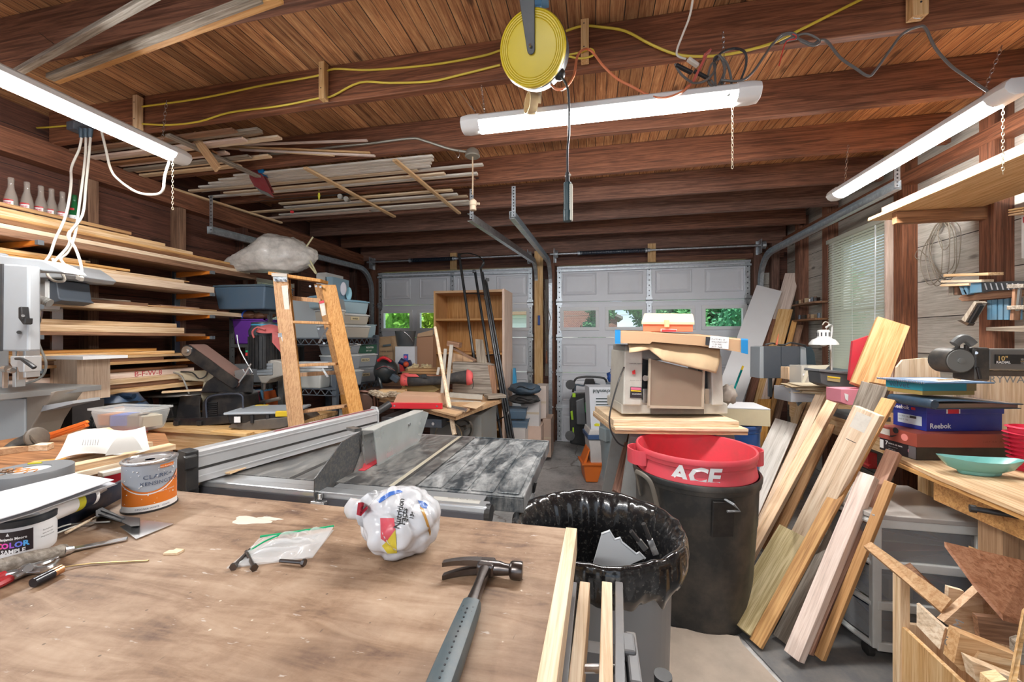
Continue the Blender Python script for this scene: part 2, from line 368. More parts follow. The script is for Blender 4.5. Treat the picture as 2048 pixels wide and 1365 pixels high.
# ================= garage doors =================
mDOOR=plain('door_enamel',(.78,.80,.85),.4,0.,.06,4.)
mTRIM=plain('white_vinyl',(.80,.81,.83),.4,0.,.03)
def garage_door(name,x0,x1,pane_tint):
    root=bpy.data.objects.new(name,None); COL.objects.link(root); root.location=(0,YF+.02,0); root['kind']='structure'
    zs=[0.0,.475,.955,1.44,1.925,2.41]; n=4; Wd=x1-x0; cw=Wd/4
    def panels(b,z0,z1):
        for i in range(4):
            a,c=x0+i*cw+.075,x0+(i+1)*cw-.075; l,h=z0+.09,z1-.09
            # stepped frame and raised field facing the room
            def ring(a0,a1,l0,h0,y0,i0,i1,l1,h1,y1):
                P=[(a0,y0,l0),(a1,y0,l0),(a1,y0,h0),(a0,y0,h0)]; Q=[(i0,y1,l1),(i1,y1,l1),(i1,y1,h1),(i0,y1,h1)]
                for k in range(4): b.face([P[k],P[(k+1)%4],Q[(k+1)%4],Q[k]])
            m=.022; ring(a,c,l,h,-.001,a+.008,c-.008,l+.008,h-.008,-.010)
            ring(a+.008,c-.008,l+.008,h-.008,-.010,a+m,c-m,l+m,h-m,-.002); ring(a+m,c-m,l+m,h-m,-.002,a+.06,c-.06,l+.05,h-.05,-.009)
            b.face([(a+.06,-.009,l+.05),(c-.06,-.009,l+.05),(c-.06,-.009,h-.05),(a+.06,-.009,h-.05)])
        return b
    for k in range(5):
        z0,z1=zs[k]+.003,zs[k+1]-.003
        if k!=3:
            b=B().bx(x0,x1,0,.04,z0,z1); panels(b,z0,z1)
            b.bx(x0,x1,-.012,.0,z1-.022,z1-.004); b.bx(x0,x1,-.010,.0,z0+.004,z0+.018)
            sct=mk('door_section',b,mDOOR,root)
        else:
            b=B(); wz0,wz1=z0+.105,z1-.085
            b.bx(x0,x1,0,.04,z0,wz0).bx(x0,x1,0,.04,wz1,z1)
            b.bx(x0,x1,-.012,0,z1-.022,z1-.004)
            xs=[x0]+[x0+i*cw for i in(1,2,3)]+[x1]
            for i in range(5):
                a=max(x0,xs[i]-.055); c=min(x1,xs[i]+.055)
                b.bx(a,c,0,.04,wz0,wz1)
            sct=mk('door_section',b,mDOOR,root)
            for i in range(4):
                a=x0+i*cw+.055; c=x0+(i+1)*cw-.055; m=.03
                f=B()
                for q in((a-.015,c+.015,wz0-.015,wz0+m),(a-.015,c+.015,wz1-m,wz1+.015),(a-.015,a+m,wz0+m,wz1-m),(c-m,c+.015,wz0+m,wz1-m)): f.bx(q[0],q[1],-.016,.045,q[2],q[3])
                fr=mk('window_frame',f,mTRIM,sct,bev=.003)
                mk('pane',B().bx(a+m,c-m,.015,.019,wz0+m,wz1-m),glassy('window_glass',(.93,.97,.96),.05),fr)
        # stiles, hinges
    for x in(x0+.03,x1-.03,(x0+x1)/2):
        b=B().bx(x-.03,x+.03,-.014,-.0,0.02,2.40)
        mk('steel_stile',b,galv(),root,bev=.002)
    h=B()
    for x in(x0+.03,x1-.03,(x0+x1)/2):
        for z in [q for q in G(lambda t:.08+t*2.25,34)]:
            h.bx(x-.006,x+.006,-.0155,-.013,z-.008,z+.008)
    mk('punched_hole',h,mHD,root)['kind']='stuff'
    for x in(x0+.03,x1-.03,(x0+x1)/2):
        for z in zs[1:5]:
            mk('hinge',B().bx(x-.042,x+.042,-.022,-.014,z-.04,z+.04).cyl((x-.045,-.026,z),(x+.045,-.026,z),.008,seg=8),galv(),root)
    for x in(x0+.0,x1-.0):
        s_=1 if x==x1 else -1
        for z in zs[1:5]: mk('roller',B().cyl((x+s_*.0,-.03,z),(x+s_*.075,-.03,z),.006,seg=8).cyl((x+s_*.05,-.03,z),(x+s_*.075,-.03,z),.022,seg=12),steel(),root)
    mk('top_strut',B().bx(x0,x1,-.05,-.0,2.345,2.35).bx(x0,x1,-.054,-.050,2.335,2.36).bx(x0,x1,-.03,-.0,2.395,2.40).bx(x0,x1,-.034,-.03,2.385,2.41),galv(),root)
    mk('bottom_seal',B().bx(x0,x1,0,.045,-.0,.012),black(),root)
    return root
garage_door('door_1',-3.22,-.86,None); garage_door('door_2',-.515,1.905,None)
# ================= garage door tracks, torsion bars =================
def track(label,x,x2,y0,zt,side):
    """C-shaped galvanised track: vertical leg at the door, curve, horizontal run back to y0"""
    root=thing('door_track',label,'door track',(x,YF-.05,0))
    P=[V((0,0,.25)),V((0,0,2.12))]
    for k in range(1,9):
        a=k/8*pi/2; P.append(V((0,-.32*(1-math.cos(a)),2.12+.32*math.sin(a))))
    P.append(V((x2-x,y0-(YF-.05),zt)))
    def sweep(off,wd):
        b=B(); rs=[]
        for i,p in enumerate(P):
            t=(P[min(i+1,len(P)-1)]-P[max(i-1,0)]).normalized(); nrm=V((1,0,0)).cross(t).normalized()
            c=p+nrm*off; rs.append([c+V((-.028,0,0))+nrm*-wd,c+V((.028,0,0))+nrm*-wd,c+V((.028,0,0))+nrm*wd,c+V((-.028,0,0))+nrm*wd])
        return b.rings(rs)
    b=B(); rs=[]
    prof=[(-.022,-.025),(.022*side*0+.022,-.025),(.022,-.0225),(-.0195,-.0225),(-.0195,.0225),(.022,.0225),(.022,.025),(-.022,.025)]
    for i,p in enumerate(P):
        t=(P[min(i+1,len(P)-1)]-P[max(i-1,0)]).normalized(); nr=V((1,0,0)).cross(t).normalized()
        rs.append([p+V((a*side,0,0))+nr*c*1.3 for a,c in prof])
    b.rings(rs,cap=True); mk('rail',b,galv(),root)
    return root
def perf(root,p0,p1,w=.034,n=10,nm='hanger_strap',nrm=(0,-1,0)):
    p0,p1=V(p0),V(p1); b=B().bar(p0,p1,w,.003,up=nrm)
    o=mk(nm,b,galv(),root)
    h=B(); nn=V(nrm).normalized()
    for i in range(n):
        c=p0.lerp(p1,(i+.5)/n); h.cyl(c+nn*.0022,c-nn*.0022,.006,seg=8)
    mk('punched_hole',h,mHD,o)['kind']='stuff'
    return o
tr=[track('galvanised track along the right wall ending below the shop light',2.0,2.02,3.2,2.47,-1),
 track('galvanised track curving up at the centre post, serving the right door',-.60,-.677,3.24,2.45,1),
 track('galvanised track ending near the moulding stack, serving the left door',-.79,-1.04,3.23,2.45,-1),
 track('galvanised track along the left wall behind the plastic bag',-3.30,-3.33,2.89,2.38,1)]
for t,(dx,y0,zt,zz) in zip(tr,((.03,3.2,2.47,2.72),(-.067,3.24,2.45,2.695),(-.24,3.23,2.45,2.695),(-.03,2.89,2.38,2.69))):
    yy=y0-(YF-.05)
    perf(t,(dx,yy+.02,zt-.01),(dx,yy+.02,zz))
def torsion(label,x0,x1,s0,s1):
    r=thing('torsion_bar',label,'torsion spring bar',((x0+x1)/2,YF-.13,2.56)); c=(x0+x1)/2
    mk('shaft',B().cyl((x0-c,0,0),(x1-c,0,0),.0125,seg=10),galv(),r,smooth=True)
    b=B()
    pts=[]; n=int((s1-s0)/.014)
    for k in range(n*8): pts.append((s0-c+(s1-s0)*k/(n*8),.024*math.cos(k*pi/4),.024*math.sin(k*pi/4)))
    b.tube(pts,.0055,5,1); mk('spring',b,plain('blue_black_spring',(.03,.05,.085),.4,.6,.1),r,smooth=True)
    for x in(s0,s1): mk('cone',B().cyl((x-c-.03,0,0),(x-c+.03,0,0),.030,.022,12),galv(),r)
    for x in(x0+.06,x1-.06):
        mk('end_plate',B().bx(x-c-.003,x-c+.003,-.04,.1,-.10,.07).bx(x-c-.02,x-c+.02,.09,.1,-.10,.07),galv(),r)
        mk('cable_drum',B().cyl((x-c+.01,0,0),(x-c+.05,0,0),.045,.05,16),galv(),r)
torsion('dark torsion spring bar above the left door',-3.33,-.84,-2.62,-1.95)
torsion('dark torsion spring bar above the right door',-.60,2.03,-.20,.66)
# steel wall brackets beside tracks
# ================= windows =================
@cached
def ivory():
    n=N('ivory_slat'); n.fin((.76,.75,.68),.45); tl=n.new('ShaderNodeBsdfTranslucent'); tl.inputs[0].default_value=(.80,.78,.68,1); mx=n.new('ShaderNodeMixShader'); mx.inputs[0].default_value=.6
    n.l.new(n.b.outputs[0],mx.inputs[1]); n.l.new(tl.outputs[0],mx.inputs[2]); n.l.new(mx.outputs[0],n.out.inputs[0]); return n.m
def blinds(name,x,y0,y1,z0,z1,sgn,label,frame=True):
    n=int((z1-z0)/.024); r=thing('window_blind',label,'window blind',(x,(y0+y1)/2,z0)); h=(y1-y0)/2; mB=ivory()
    b=B()
    for i in range(n):
        z=.02+i*.024; sag=.01*math.sin(i*.4)
        b.slab([(-.005*sgn,-h,z-.010),(-.005*sgn,h,z-.010),(.005*sgn,h,z+.013),(.005*sgn,-h,z+.013)],.001)
    mk('slat',b,mB,r)['kind']='stuff'
    mk('headrail',B().bx(-.02,.02,-h-.01,h+.01,n*.024+.01,n*.024+.05),mB,r,bev=.004)
    mk('bottom_rail',B().bx(-.014,.014,-h,h,0,.014),mB,r,bev=.003)
    for y in(-h*.75,0,h*.75): mk('ladder_cord',B().tube([(-.013*sgn,y,.01),(-.013*sgn,y,n*.024+.02)],.0012,5,1),mTRIM,r)
    mk('tilt_wand',B().tube([(-.03*sgn,h*-.85,n*.024),(-.035*sgn,h*-.85,.45)],.004,6,1),clear('clear_acrylic'),r)
    return r
def window(name,x,y0,y1,z0,z1,sgn):
    r=bpy.data.objects.new(name,None); COL.objects.link(r); r.location=(x,(y0+y1)/2,z0); r['kind']='structure'; h=(y1-y0)/2; H=z1-z0
    b=B()
    for q in((-h,h,0,.05),(-h,h,H-.05,H),(-h,-h+.05,0,H),(h-.05,h,0,H),(-h,h,H/2-.02,H/2+.02)): b.bx(-.03,.03,q[0],q[1],q[2],q[3])
    mk('window_frame',b,mTRIM,r,bev=.003)
    mk('pane',B().bx(-.003,.003,-h+.04,h-.04,.04,H-.04),glassy('window_glass',(.93,.97,.96),.05),r)
    for s_,a in((-1,-h),(1,h)): mk('jamb',B().bx(-.12*sgn if sgn>0 else .0,.0 if sgn>0 else .12,a-.012,a+.012,-.02,H+.02),wood('rust','z',.1),r)
    mk('sill',B().bx(-.14 if sgn>0 else 0,0 if sgn>0 else .14,-h-.03,h+.03,-.03,0),wood('rust','y',.1),r)
window('window_1',XR+.08,3.70,4.46,1.02,2.36,1)
window('window_2',XL-.08,3.52,4.05,.95,2.05,-1)
blinds('b',XR-.045,3.69,4.47,1.04,2.36,1,'ivory venetian blind lowered over the window in the whitewashed wall')
blinds('b',XL+.03,3.53,4.04,1.0,2.02,-1,'ivory venetian blind on the dark wall behind the steel shelving')
mk_=mk
struct('trim_1',B().bx(XR-.05,XR+.05,3.665,3.69,.95,2.42),wood('pink','z',.05),bev=.002)
# ================= shop lights =================
mTUBE=emit('led_diffuser',(1,.985,.96),105.0)
mWH=plain('white_enamel',(.80,.80,.79),.35,0.,.04)
def chain(name,p0,p1,parent,m,r=.006,pitch=.022):
    """linked chain, local to parent"""
    p0,p1=V(p0),V(p1); n=max(2,int((p1-p0).length/pitch)); b=B()
    for i in range(n):
        c=p0.lerp(p1,(i+.5)/n); t=(p1-p0).normalized(); a=t.orthogonal().normalized(); a2=t.cross(a); 
        if i%2: a=a2
        pts=[c+t*math.cos(k*pi/4)*pitch*.62+a*math.sin(k*pi/4)*r for k in range(9)]
        b.tube(pts,.0011,4,1)
    return mk(name,b,m,parent)
def shop_light(label,loc,rz,hang,pull,L=1.22):
    """hang: list of (x along the fixture, ceiling offset vector); local x runs along the fixture"""
    r=thing('shop_light',label,'shop light',loc,rz,'LED shop lights hanging on chains'); h=L/2
    prof=[(-.055,.004),(-.048,.028),(-.03,.042),(.03,.042),(.048,.028),(.055,.004),(.040,.0),(-.040,.0)]
    mk('housing',B().prism(prof,-h+.07,h-.07,'yz'),mWH,r,bev=.002)
    dp=[(.040*math.cos(a),-.030*math.sin(a)) for a in [pi*k/10 for k in range(11)]]
    mk('diffuser',B().prism([(y,z) for y,z in dp],-h+.07,h-.07,'yz'),mTUBE,r,smooth=True)
    for s_ in(-1,1):
        b=B(); rs=[]
        for t,k in((0,1.0),(.055,1.0),(.085,.9),(.088,.8)):
            rs.append([V((s_*(h-.072+t),y*k,z*k+.004)) for y,z in [(.055,.004),(.048,.028),(.03,.042),(-.03,.042),(-.048,.028),(-.055,.004),(-.04,-.02),(-.02,-.031),(.02,-.031),(.04,-.02)]])
        mk('end_cap',b.rings(rs),mWH,r,smooth=True)
    for x,off in hang: 
        chain('hanging_chain',(x,0,.045),V((x,0,.045))+V(off),r,steel())
    if pull is not None:
        chain('pull_chain',(pull,-.03,-.01),(pull,-.03,-.30),r,plain('brass_chain',(.75,.66,.5),.35,.6,0.),.004,.014)
    return r
pc=(W(930,245,Z=2.40)+W(1510,180,Z=2.40))/2
shop_light('white LED shop light hung crosswise behind the yellow cord reel',(.02,1.78,2.405),0,[(-.52,(-.06,.15,.245)),(.50,(.0,.02,.245))],.52)
shop_light('white LED shop light hanging along the right wall over the planks',(1.63,2.56,2.405),pi/2,[(-.46,(.03,-.10,.245)),(.50,(-.04,.0,.245))],-.52)
shop_light('white LED shop light on the left, running past the junction box',(-2.20,1.17,2.405),pi/2+.045,[(.50,(.04,.02,.245)),(-.50,(-.04,.0,.245))],.53)
shop_light('white LED shop light added unseen behind the camera as fill light',(-.6,-1.0,2.405),0,[(-.5,(0,0,.25)),(.5,(0,0,.25))],.52)  # extra fixture out of view, added to brighten the room
# ================= outside =================
def mleaf(c):
    n=N('foliage'); f=n.noise(n.co(),9,4,.7); k=tuple(q*.35 for q in c)
    return n.fin(n.ramp(f,[(.35,k),(.6,c),(.8,tuple(min(1,q*1.6) for q in c))]),.6)
def tree(label,x,y,h,wd,c,seed,name='leafy_tree',trunk=1.2):
    r=thing(name,label,'tree',(x,y,-.3),0,'trees across the street'); rr=random.Random(seed)
    mk('trunk',B().tube([(0,0,0),(.1,0,h*.3),(0,.05,h*.6)],[.16,.12,.08],8),wood('bark','z'),r)
    b=B()
    cl=[(V((rr.uniform(-1,1)*wd*.38,rr.uniform(-.6,.6)*wd*.35,rr.uniform(trunk,h*.92))),rr.uniform(.22,.36)*wd) for _ in range(14)]
    for c0,q in cl:
        n=int(170*q*q*2.2)+90
        for _ in range(min(n,520)):
            d=V((rr.gauss(0,1),rr.gauss(0,1),rr.gauss(0,1))).normalized()*q*rr.uniform(.75,1.05); p=c0+d
            e=V((rr.gauss(0,1),rr.gauss(0,1),rr.gauss(0,1))).normalized(); g=e.orthogonal().normalized(); s_=rr.uniform(.07,.13)
            b.face([p-e*s_,p+g*s_*.6,p+e*s_,p-g*s_*.6])
        b.ball(c0,q*.82,(1,1,.9),2,.3,2,rr.random()*9)
    mk('foliage',b,mleaf(c),r); return r
tree('bright green leafy tree outside the left garage door, near its first pane',-7.3,11.5,5.0,3.0,(.22,.50,.07),1,trunk=.6)
tree('yellow green tree outside the left garage door, behind the second pane',-6.9,16,5.4,3.0,(.42,.58,.06),2,trunk=.6)
tree('dark green conifer beside the wires seen through the right door',-.0,21,5.2,1.7,(.06,.22,.07),3,'conifer',.2)
tree('round green tree right of the wires seen through the right door',3.1,19.,3.9,2.8,(.10,.33,.11),4,trunk=.3)
tree('blue green bushy tree behind the third pane of the right door',7.1,24,4.4,4.4,(.09,.34,.15),5,trunk=.2)
tree('blue green bushy tree behind the fourth pane of the right door',7.7,17.5,4.6,4.4,(.08,.34,.16),6,trunk=.2)
tree('low green tree partly hiding the brick house',-3.2,20.5,2.9,1.6,(.16,.33,.10),8,trunk=.2)
one('utility_pole',B().cyl((7.15,15.5,-.3),(7.15,15.5,8),.13,seg=12),plain('pale_pole',(.62,.62,.60),.7),'pale utility pole seen through the fourth pane of the right door','pole')
for i,z in enumerate((2.75,3.15,3.6,4.3)): one('power_line',B().tube([(-12,22,z),(0,22,z-.08),(14,22,z+.1)],.012,5,4),black(),['lowest','second lowest','third lowest','highest'][i]+' black wire of those crossing the sky outside','wire')
h=thing('brick_house','dark red brick house with sloping roof across the street','house',(-1.1,25,-.3))
n_=N('brick'); bt=n_.new('ShaderNodeTexBrick'); n_.put(bt.inputs['Vector'],n_.map(n_.co(),(1,1,1),rot=(pi/2,0,0))); bt.inputs['Color1'].default_value=(.26,.09,.06,1); bt.inputs['Color2'].default_value=(.19,.06,.045,1); bt.inputs['Mortar'].default_value=(.35,.28,.24,1); bt.inputs['Scale'].default_value=4; n_.fin(bt.outputs[0],.8)
mk('wall',B().prism([(-2.3,0),(2.3,0),(2.3,2.9),(-.3,4.1),(-2.3,2.8)],-2,2,'xz'),n_.m,h)
mk('roof',B().prism([(-2.6,2.7),(-.3,4.1),(2.6,2.8),(2.6,2.95),(-.3,4.32),(-2.6,2.9)],-2.2,2.2,'xz'),plain('shingle',(.22,.2,.19),.9),h)
mk('porch',B().bx(-2.1,1.9,-2.8,-2,0,.1).bx(-2.1,-1.9,-2.8,-2.6,0,1.7).bx(1.7,1.9,-2.8,-2.6,0,1.7).bx(-2.3,2.1,-2.9,-2,1.7,1.9),mWH,h)
h=thing('white_house','white clapboard house seen through the fourth pane of the left door','house',(-2.45,13.5,-.3))
mk('wall',B().bx(-1.3,.9,-.5,1.5,0,2.6),planks('clapboard','z','x',.16,((.60,.62,.62),(.72,.74,.74),(.78,.8,.8)),gap=(.4,.42,.42),knots=False,gstr=0.),h)
mk('roof',B().prism([(-1.5,2.5),(1.1,2.5),(-.2,3.6)],-.8,1.7,'xz'),plain('brown_shingle',(.30,.2,.14),.9),h)
mk('window',B().bx(.1,.5,-.53,-.5,1.0,1.5),plain('dark_pane',(.10,.12,.13),.2),h)
struct('ground',B().bx(-60,60,YF+.31,80,-.4,-.3),plain('grass_lawn',(.12,.22,.06),.9,0.,.5,3.))
struct('driveway',B().bx(-3.4,2.6,YF+.31,10,-.3,-.13),mfloor())
# ================= foreground workbench =================
@cached
def mbench():
    n=N('stained_plywood'); v=n.co(); g=n.noise(n.map(v,(1.5,9,9)),3,6,.65,1.); f=n.noise(v,5,7,.7); h=n.noise(n.map(v,(1,1,1),(3,1,0)),2.2,5,.6)
    col=n.ramp(n.ma('ADD',n.ma('MULTIPLY',g,.45),n.ma('MULTIPLY',f,.55)),[(.38,(.11,.058,.035)),(.46,(.24,.145,.085)),(.54,(.34,.225,.145)),(.66,(.45,.325,.225))])
    col=n.mix(n.ma('MULTIPLY',n.ramp(h,[(.50,(0,0,0)),(.66,(1,1,1))]),.55),col,(.13,.08,.055))
    a=n.noise(n.map(v,(9,30,9),rot=(0,0,.6)),3,3,.6); col=n.mix(n.ma('MULTIPLY',n.ramp(a,[(.68,(0,0,0)),(.73,(1,1,1))]),.5),col,(.66,.62,.57))
    a=n.noise(n.map(v,(40,7,9),rot=(0,0,.3),loc=(5,2,1)),3,3,.6); col=n.mix(n.ma('MULTIPLY',n.ramp(a,[(.71,(0,0,0)),(.74,(1,1,1))]),.5),col,(.06,.04,.03))
    sp=n.new('ShaderNodeTexVoronoi'); n.put(sp.inputs['Vector'],v); sp.inputs['Scale'].default_value=38
    col=n.mix(n.ma('MULTIPLY',n.ramp(sp.outputs['Distance'],[(.05,(.8,.8,.8)),(.09,(0,0,0))]),n.ma('GREATER_THAN',n.noise(v,23,1),.55)),col,n.mix(n.ma('GREATER_THAN',n.noise(v,7,2),.5),(.09,.06,.04),(.70,.62,.50)))
    n.bump(n.ma('ADD',f,g),.3,.004); return n.fin(col,.62)
BT=1.01
wb=thing('workbench','large stained plywood workbench top in front, under the hammer','workbench',(-.95,.45,0))
b=B(); b.box((0,0,BT-.0125),(1.78,.84,.025))
o=mk('benchtop',b,mbench(),wb,bev=.004)
mk('edge_strip',B().bar(V(W(1143,1080,Z=1.0))-V((.95,.45,0))*V((-1,1,0)).x*0-wb.location,V(W(1096,1362,Z=1.0))-wb.location+V((0,-.15,0)),.023,.05),wood('pale','y',.05),wb,bev=.001)
mk('apron',B().bx(-.86,.86,-.38,.40,BT-.14,BT-.03),wood('pine','x'),wb)
for x in(-.8,.8):
    for y in(-.33,.35): mk('leg',B().bx(x-.045,x+.045,y-.045,y+.045,0,BT-.14),wood('pine','z'),wb)
mk('paint_spill',B().lathe([(.022,.0004),(.02,.0009)],tuple(W(500,1042,Z=BT)-wb.location),18,2.1,.8,rip=lambda a,i:.25*math.sin(3*a+1)).lathe([(.012,.0004),(.01,.0009)],tuple(W(540,1038,Z=BT)-wb.location),14,2.6,.6,rip=lambda a,i:.2*math.sin(4*a)),plain('dried_filler',(.70,.62,.52),.6),wb)
# folding work stand beside the bench
ws=thing('folding_work_stand','folding vise stand with wooden jaw slats beside the bench edge','work stand',(0,.5,0)); ZS=.905
def L(px,py,z): return W(px,py,Z=z)-ws.location
def slat(nm,px0,px1,w,t,m,ex=.12,z=ZS):
    a,c=L(px0,1164,z),L(px1,1365,z); c=c+(c-a).normalized()*ex; mk(nm,B().bar(a-V((0,0,t/2)),c-V((0,0,t/2)),w,t),m,ws,bev=.0015)
slat('jaw_slat',1170,1150,.021,.07,wood('pale','y',.05)); slat('jaw_slat',1214,1212,.021,.07,wood('pale','y',.05))
mGB=plain('grey_painted_steel',(.13,.13,.135),.45,.5,.3)
slat('steel_jaw',1146,1124,.017,.04,mGB,z=ZS+.005); slat('steel_jaw',1238,1240,.016,.05,mGB)
mk('jaw_clip',B().box(L(1257,1295,ZS-.01),(.022,.045,.02)).box(L(1266,1340,ZS-.03),(.02,.11,.05)),mGB,ws,bev=.004)
mk('crank_screw',B().cyl(L(1165,1338,.87),L(1235,1338,.87),.007,seg=12),steel(),ws)
mk('crank_handle',B().cyl(L(1326,1350,.90)+V((0,0,-.05)),L(1326,1350,.90),.012,.0135,14),black(),ws,smooth=True)
for x in(-.06,.07):
    for y in(-.30,.30): mk('leg',B().bar((x*.5,y*.9,ZS-.1),(x*1.3,y,0.0),.03,.02),mGB,ws)
mk('cross_frame',B().bx(-.05,.05,-.3,-.27,ZS-.14,ZS-.08),mGB,ws); mk('cross_frame',B().bx(-.05,.05,.27,.3,ZS-.14,ZS-.08),mGB,ws)
# ---- hammer ----
hp=W(972,1137,Z=BT+.016); hx=(W(1050,1142,Z=BT+.016)-W(903,1132,Z=BT+.016)); ang=math.atan2(hx.y,hx.x)
hm=thing('claw_hammer','steel claw hammer with blue grey perforated rubber grip lying on the bench','hammer',hp,ang)
hd=(W(885,1365,Z=BT+.016)-hp); hd=M.Rotation(-ang,3,'Z')@hd; hd=V((hd.x,hd.y,0)).normalized()
mST=plain('worn_steel',(.17,.155,.15),.28,.95,.5,30.,0.,(.06,.04,.03))
b=B().rings([[V((x,math.cos(a)*r+yo,math.sin(a)*r2)) for a in [2*pi*k/14 for k in range(14)]] for x,r,r2,yo in((-.012,.013,.012,.004),(.012,.013,.012,.002),(.024,.0115,.0115,.002),(.034,.0095,.0095,.0),(.040,.009,.009,0),(.043,.0135,.0135,0),(.046,.0145,.0145,0),(.060,.0145,.0145,0),(.063,.013,.013,0))])
mk('hammer_head',b,mST,hm,smooth=True)
mk('eye',B().box((0,.003,0),(.03,.03,.022)),mST,hm,bev=.004)
for s_ in(-1,1):
    b=B(); rs=[]
    for i in range(9):
        t=i/8; x=-.010-.062*t; y=.006-.020*t*t; w=.013*(1-t*.35); zc=s_*(.0065+.0045*t); th=.0068-.002*t
        rs.append([V((x,y-th,zc-w*.42)),V((x,y+th,zc-w*.42)),V((x,y+th,zc+w*.42)),V((x,y-th,zc+w*.42))])
    mk('claw',b.rings(rs),mST,hm,smooth=True)
up=V((0,0,1)); sd=hd.cross(up)
def neck(b,t0,t1,f):
    rs=[]
    for i in range(9):
        t=t0+(t1-t0)*i/8; w,h=f(i/8); c=hd*t; rs.append([c+sd*math.copysign(abs(math.cos(a))**.6,math.cos(a))*w+up*math.copysign(abs(math.sin(a))**.6,math.sin(a))*h for a in [2*pi*(k+.5)/12 for k in range(12)]])
    return b.rings(rs)
mk('shank',neck(B(),-.002,.105,lambda t:(.011-.003*math.sin(t*pi),.0105)),mST,hm,smooth=True)
mGR=plain('blue_grey_rubber',(.055,.085,.10),.45,0.,.25,20.)
grip=mk('grip',neck(B(),.098,.31,lambda t:(.0145+.0025*math.sin(t*2.6),.0125+.001*math.sin(t*3))),mGR,hm,smooth=True)
b=B()
for i in range(20):
    for q in(-1,0,1): 
        c=hd*(.118+i*.009+(.0045 if q==0 else 0))+sd*q*.0065+up*(.0125-(.0012 if q else 0)); b.cyl(c-up*.001,c+up*.0012,.0014,seg=8)
mk('grip_hole',b,mHD,grip)['kind']='stuff'
# ---- bread bag ----
def project(o,bvh,mw,d,off=.0012):
    """lay a flat mesh onto the surface it is printed on"""
    imw=mw.inverted(); d=V(d).normalized()
    for v in o.data.vertices:
        p=o.matrix_world@v.co if False else (M.Translation(o.location)@o.rotation_euler.to_matrix().to_4x4()@v.co)
        h=bvh.ray_cast(imw@p-d*.3,d,.8)
        if h[0] is not None: v.co=h[0]-d*off
    o.location=(0,0,0); o.rotation_euler=(0,0,0)
from mathutils.bvhtree import BVHTree
bc=W(800,1100,Z=BT); bg=thing('bread_bag','crumpled white printed bread bag with a twisted end, on the bench','bread bag',bc)
mBG=plain('white_film',(.64,.65,.68),.25,0.,.22,14.,.3,(.5,.55,.62))
b=B().ball((0,0.0,.058),.073,(1.05,.95,.84),5)
for v in b.b.verts:
    d=v.co-V((0,0,.058)); a=math.atan2(d.z,d.y); k=MN.noise(d*38)*.0065+abs(MN.noise(V((d.x*14,d.y*14+3,d.z*22))))*.009+MN.noise(d*13)*.009-.005*max(0,1-abs(MN.noise(d*16+V((4,0,0))))*5)-.0035*max(0,1-abs(MN.noise(d*27))*5)
    v.co+=d.normalized()*k; v.co.z=max(v.co.z,.0015)
bag=mk('bag_body',b,mBG,bg,smooth='all')
bv=BVHTree.FromPolygons([v.co.copy() for v in bag.data.vertices],[list(p.vertices) for p in bag.data.polygons])
tw=W(700,1018,Z=BT+.06)-bc
b=B().tube([(-.045,-.02,.082),V((-.045,-.02,.082)).lerp(tw,.45),V((-.045,-.02,.082)).lerp(tw,.65),tw+V((.008,0,0)),tw],[.034,.018,.009,.016,.019],14,4); b.disp(.006,40,2)
mk('twisted_end',b,mBG,bg,smooth='all')
fw=-V((bc.x,bc.y,bc.z-CH)).normalized(); vd=V((bc.x,bc.y,bc.z+.06-CH)).normalized()
def patch(nm,pts,c,off=.0012,nn=10):
    P=[W(x,y,Y=bc.y-.06)-bc for x,y in pts]; b=B(); 
    cen=sum(P,V())/len(P); n=len(P)
    vs=[[b.b.verts.new(cen.lerp(P[i].lerp(P[(i+1)%n],j/6),k/5)) for i in range(n) for j in range(6)] for k in range(1,6)]
    c0=b.b.verts.new(cen); m_=len(vs[0])
    for i in range(m_):
        b.b.faces.new((c0,vs[0][i],vs[0][(i+1)%m_]))
        for k in range(4): b.b.faces.new((vs[k][i],vs[k][(i+1)%m_],vs[k+1][(i+1)%m_],vs[k+1][i]))
    for v in list(b.b.verts):
        h=bv.ray_cast(v.co-vd*.3,vd,.8)
        if h[0] is not None: v.co=h[0]-vd*off
    q=mk(nm,b,plain('print_'+nm,c,.35,0.,0.),bag,smooth='all'); return q
patch('pink_print',[(760,1037),(788,1037),(791,1060),(772,1085),(762,1078)],(.62,.09,.12))
patch('yellow_print',[(772,1085),(791,1060),(794,1108),(775,1108),(764,1092)],(.62,.50,.05))
patch('blue_print',[(838,998),(852,1000),(861,1008),(858,1016),(847,1015)],(.04,.13,.42))
patch('blue_swoosh',[(752,1000),(775,982),(800,975),(806,980),(780,990),(758,1006)],(.05,.15,.5))
patch('red_print',[(716,1006),(732,1004),(735,1018),(722,1033),(713,1030)],(.35,.02,.04),.02)
patch('wheat_print',[(842,1012),(850,1016),(866,1066),(864,1076)],(.50,.26,.06))
for s_,x,y,sz in(('Nutrition',798,1060,.015),('Facts',810,1052,.015),('13g',828,1040,.010),('0g 2%',815,1045,.006)):
    p=W(x,y,Y=bc.y-.09)-bc; t=text(s_,sz,black(),bag,p,(math.radians(65),math.radians(-78),0),0.,'printed_text',bold=.0003)
    R0=M.Rotation(TH,3,'Z')@M.Rotation(pi/2,3,'X')@M.Rotation(math.radians(80),3,'Z')
    for v in t.data.vertices:
        q=p+R0@v.co; h=bv.ray_cast(q-vd*.3,vd,.8); v.co=(h[0]-vd*.002) if h[0] is not None else q
    t.location=(0,0,0); t.rotation_euler=(0,0,0)
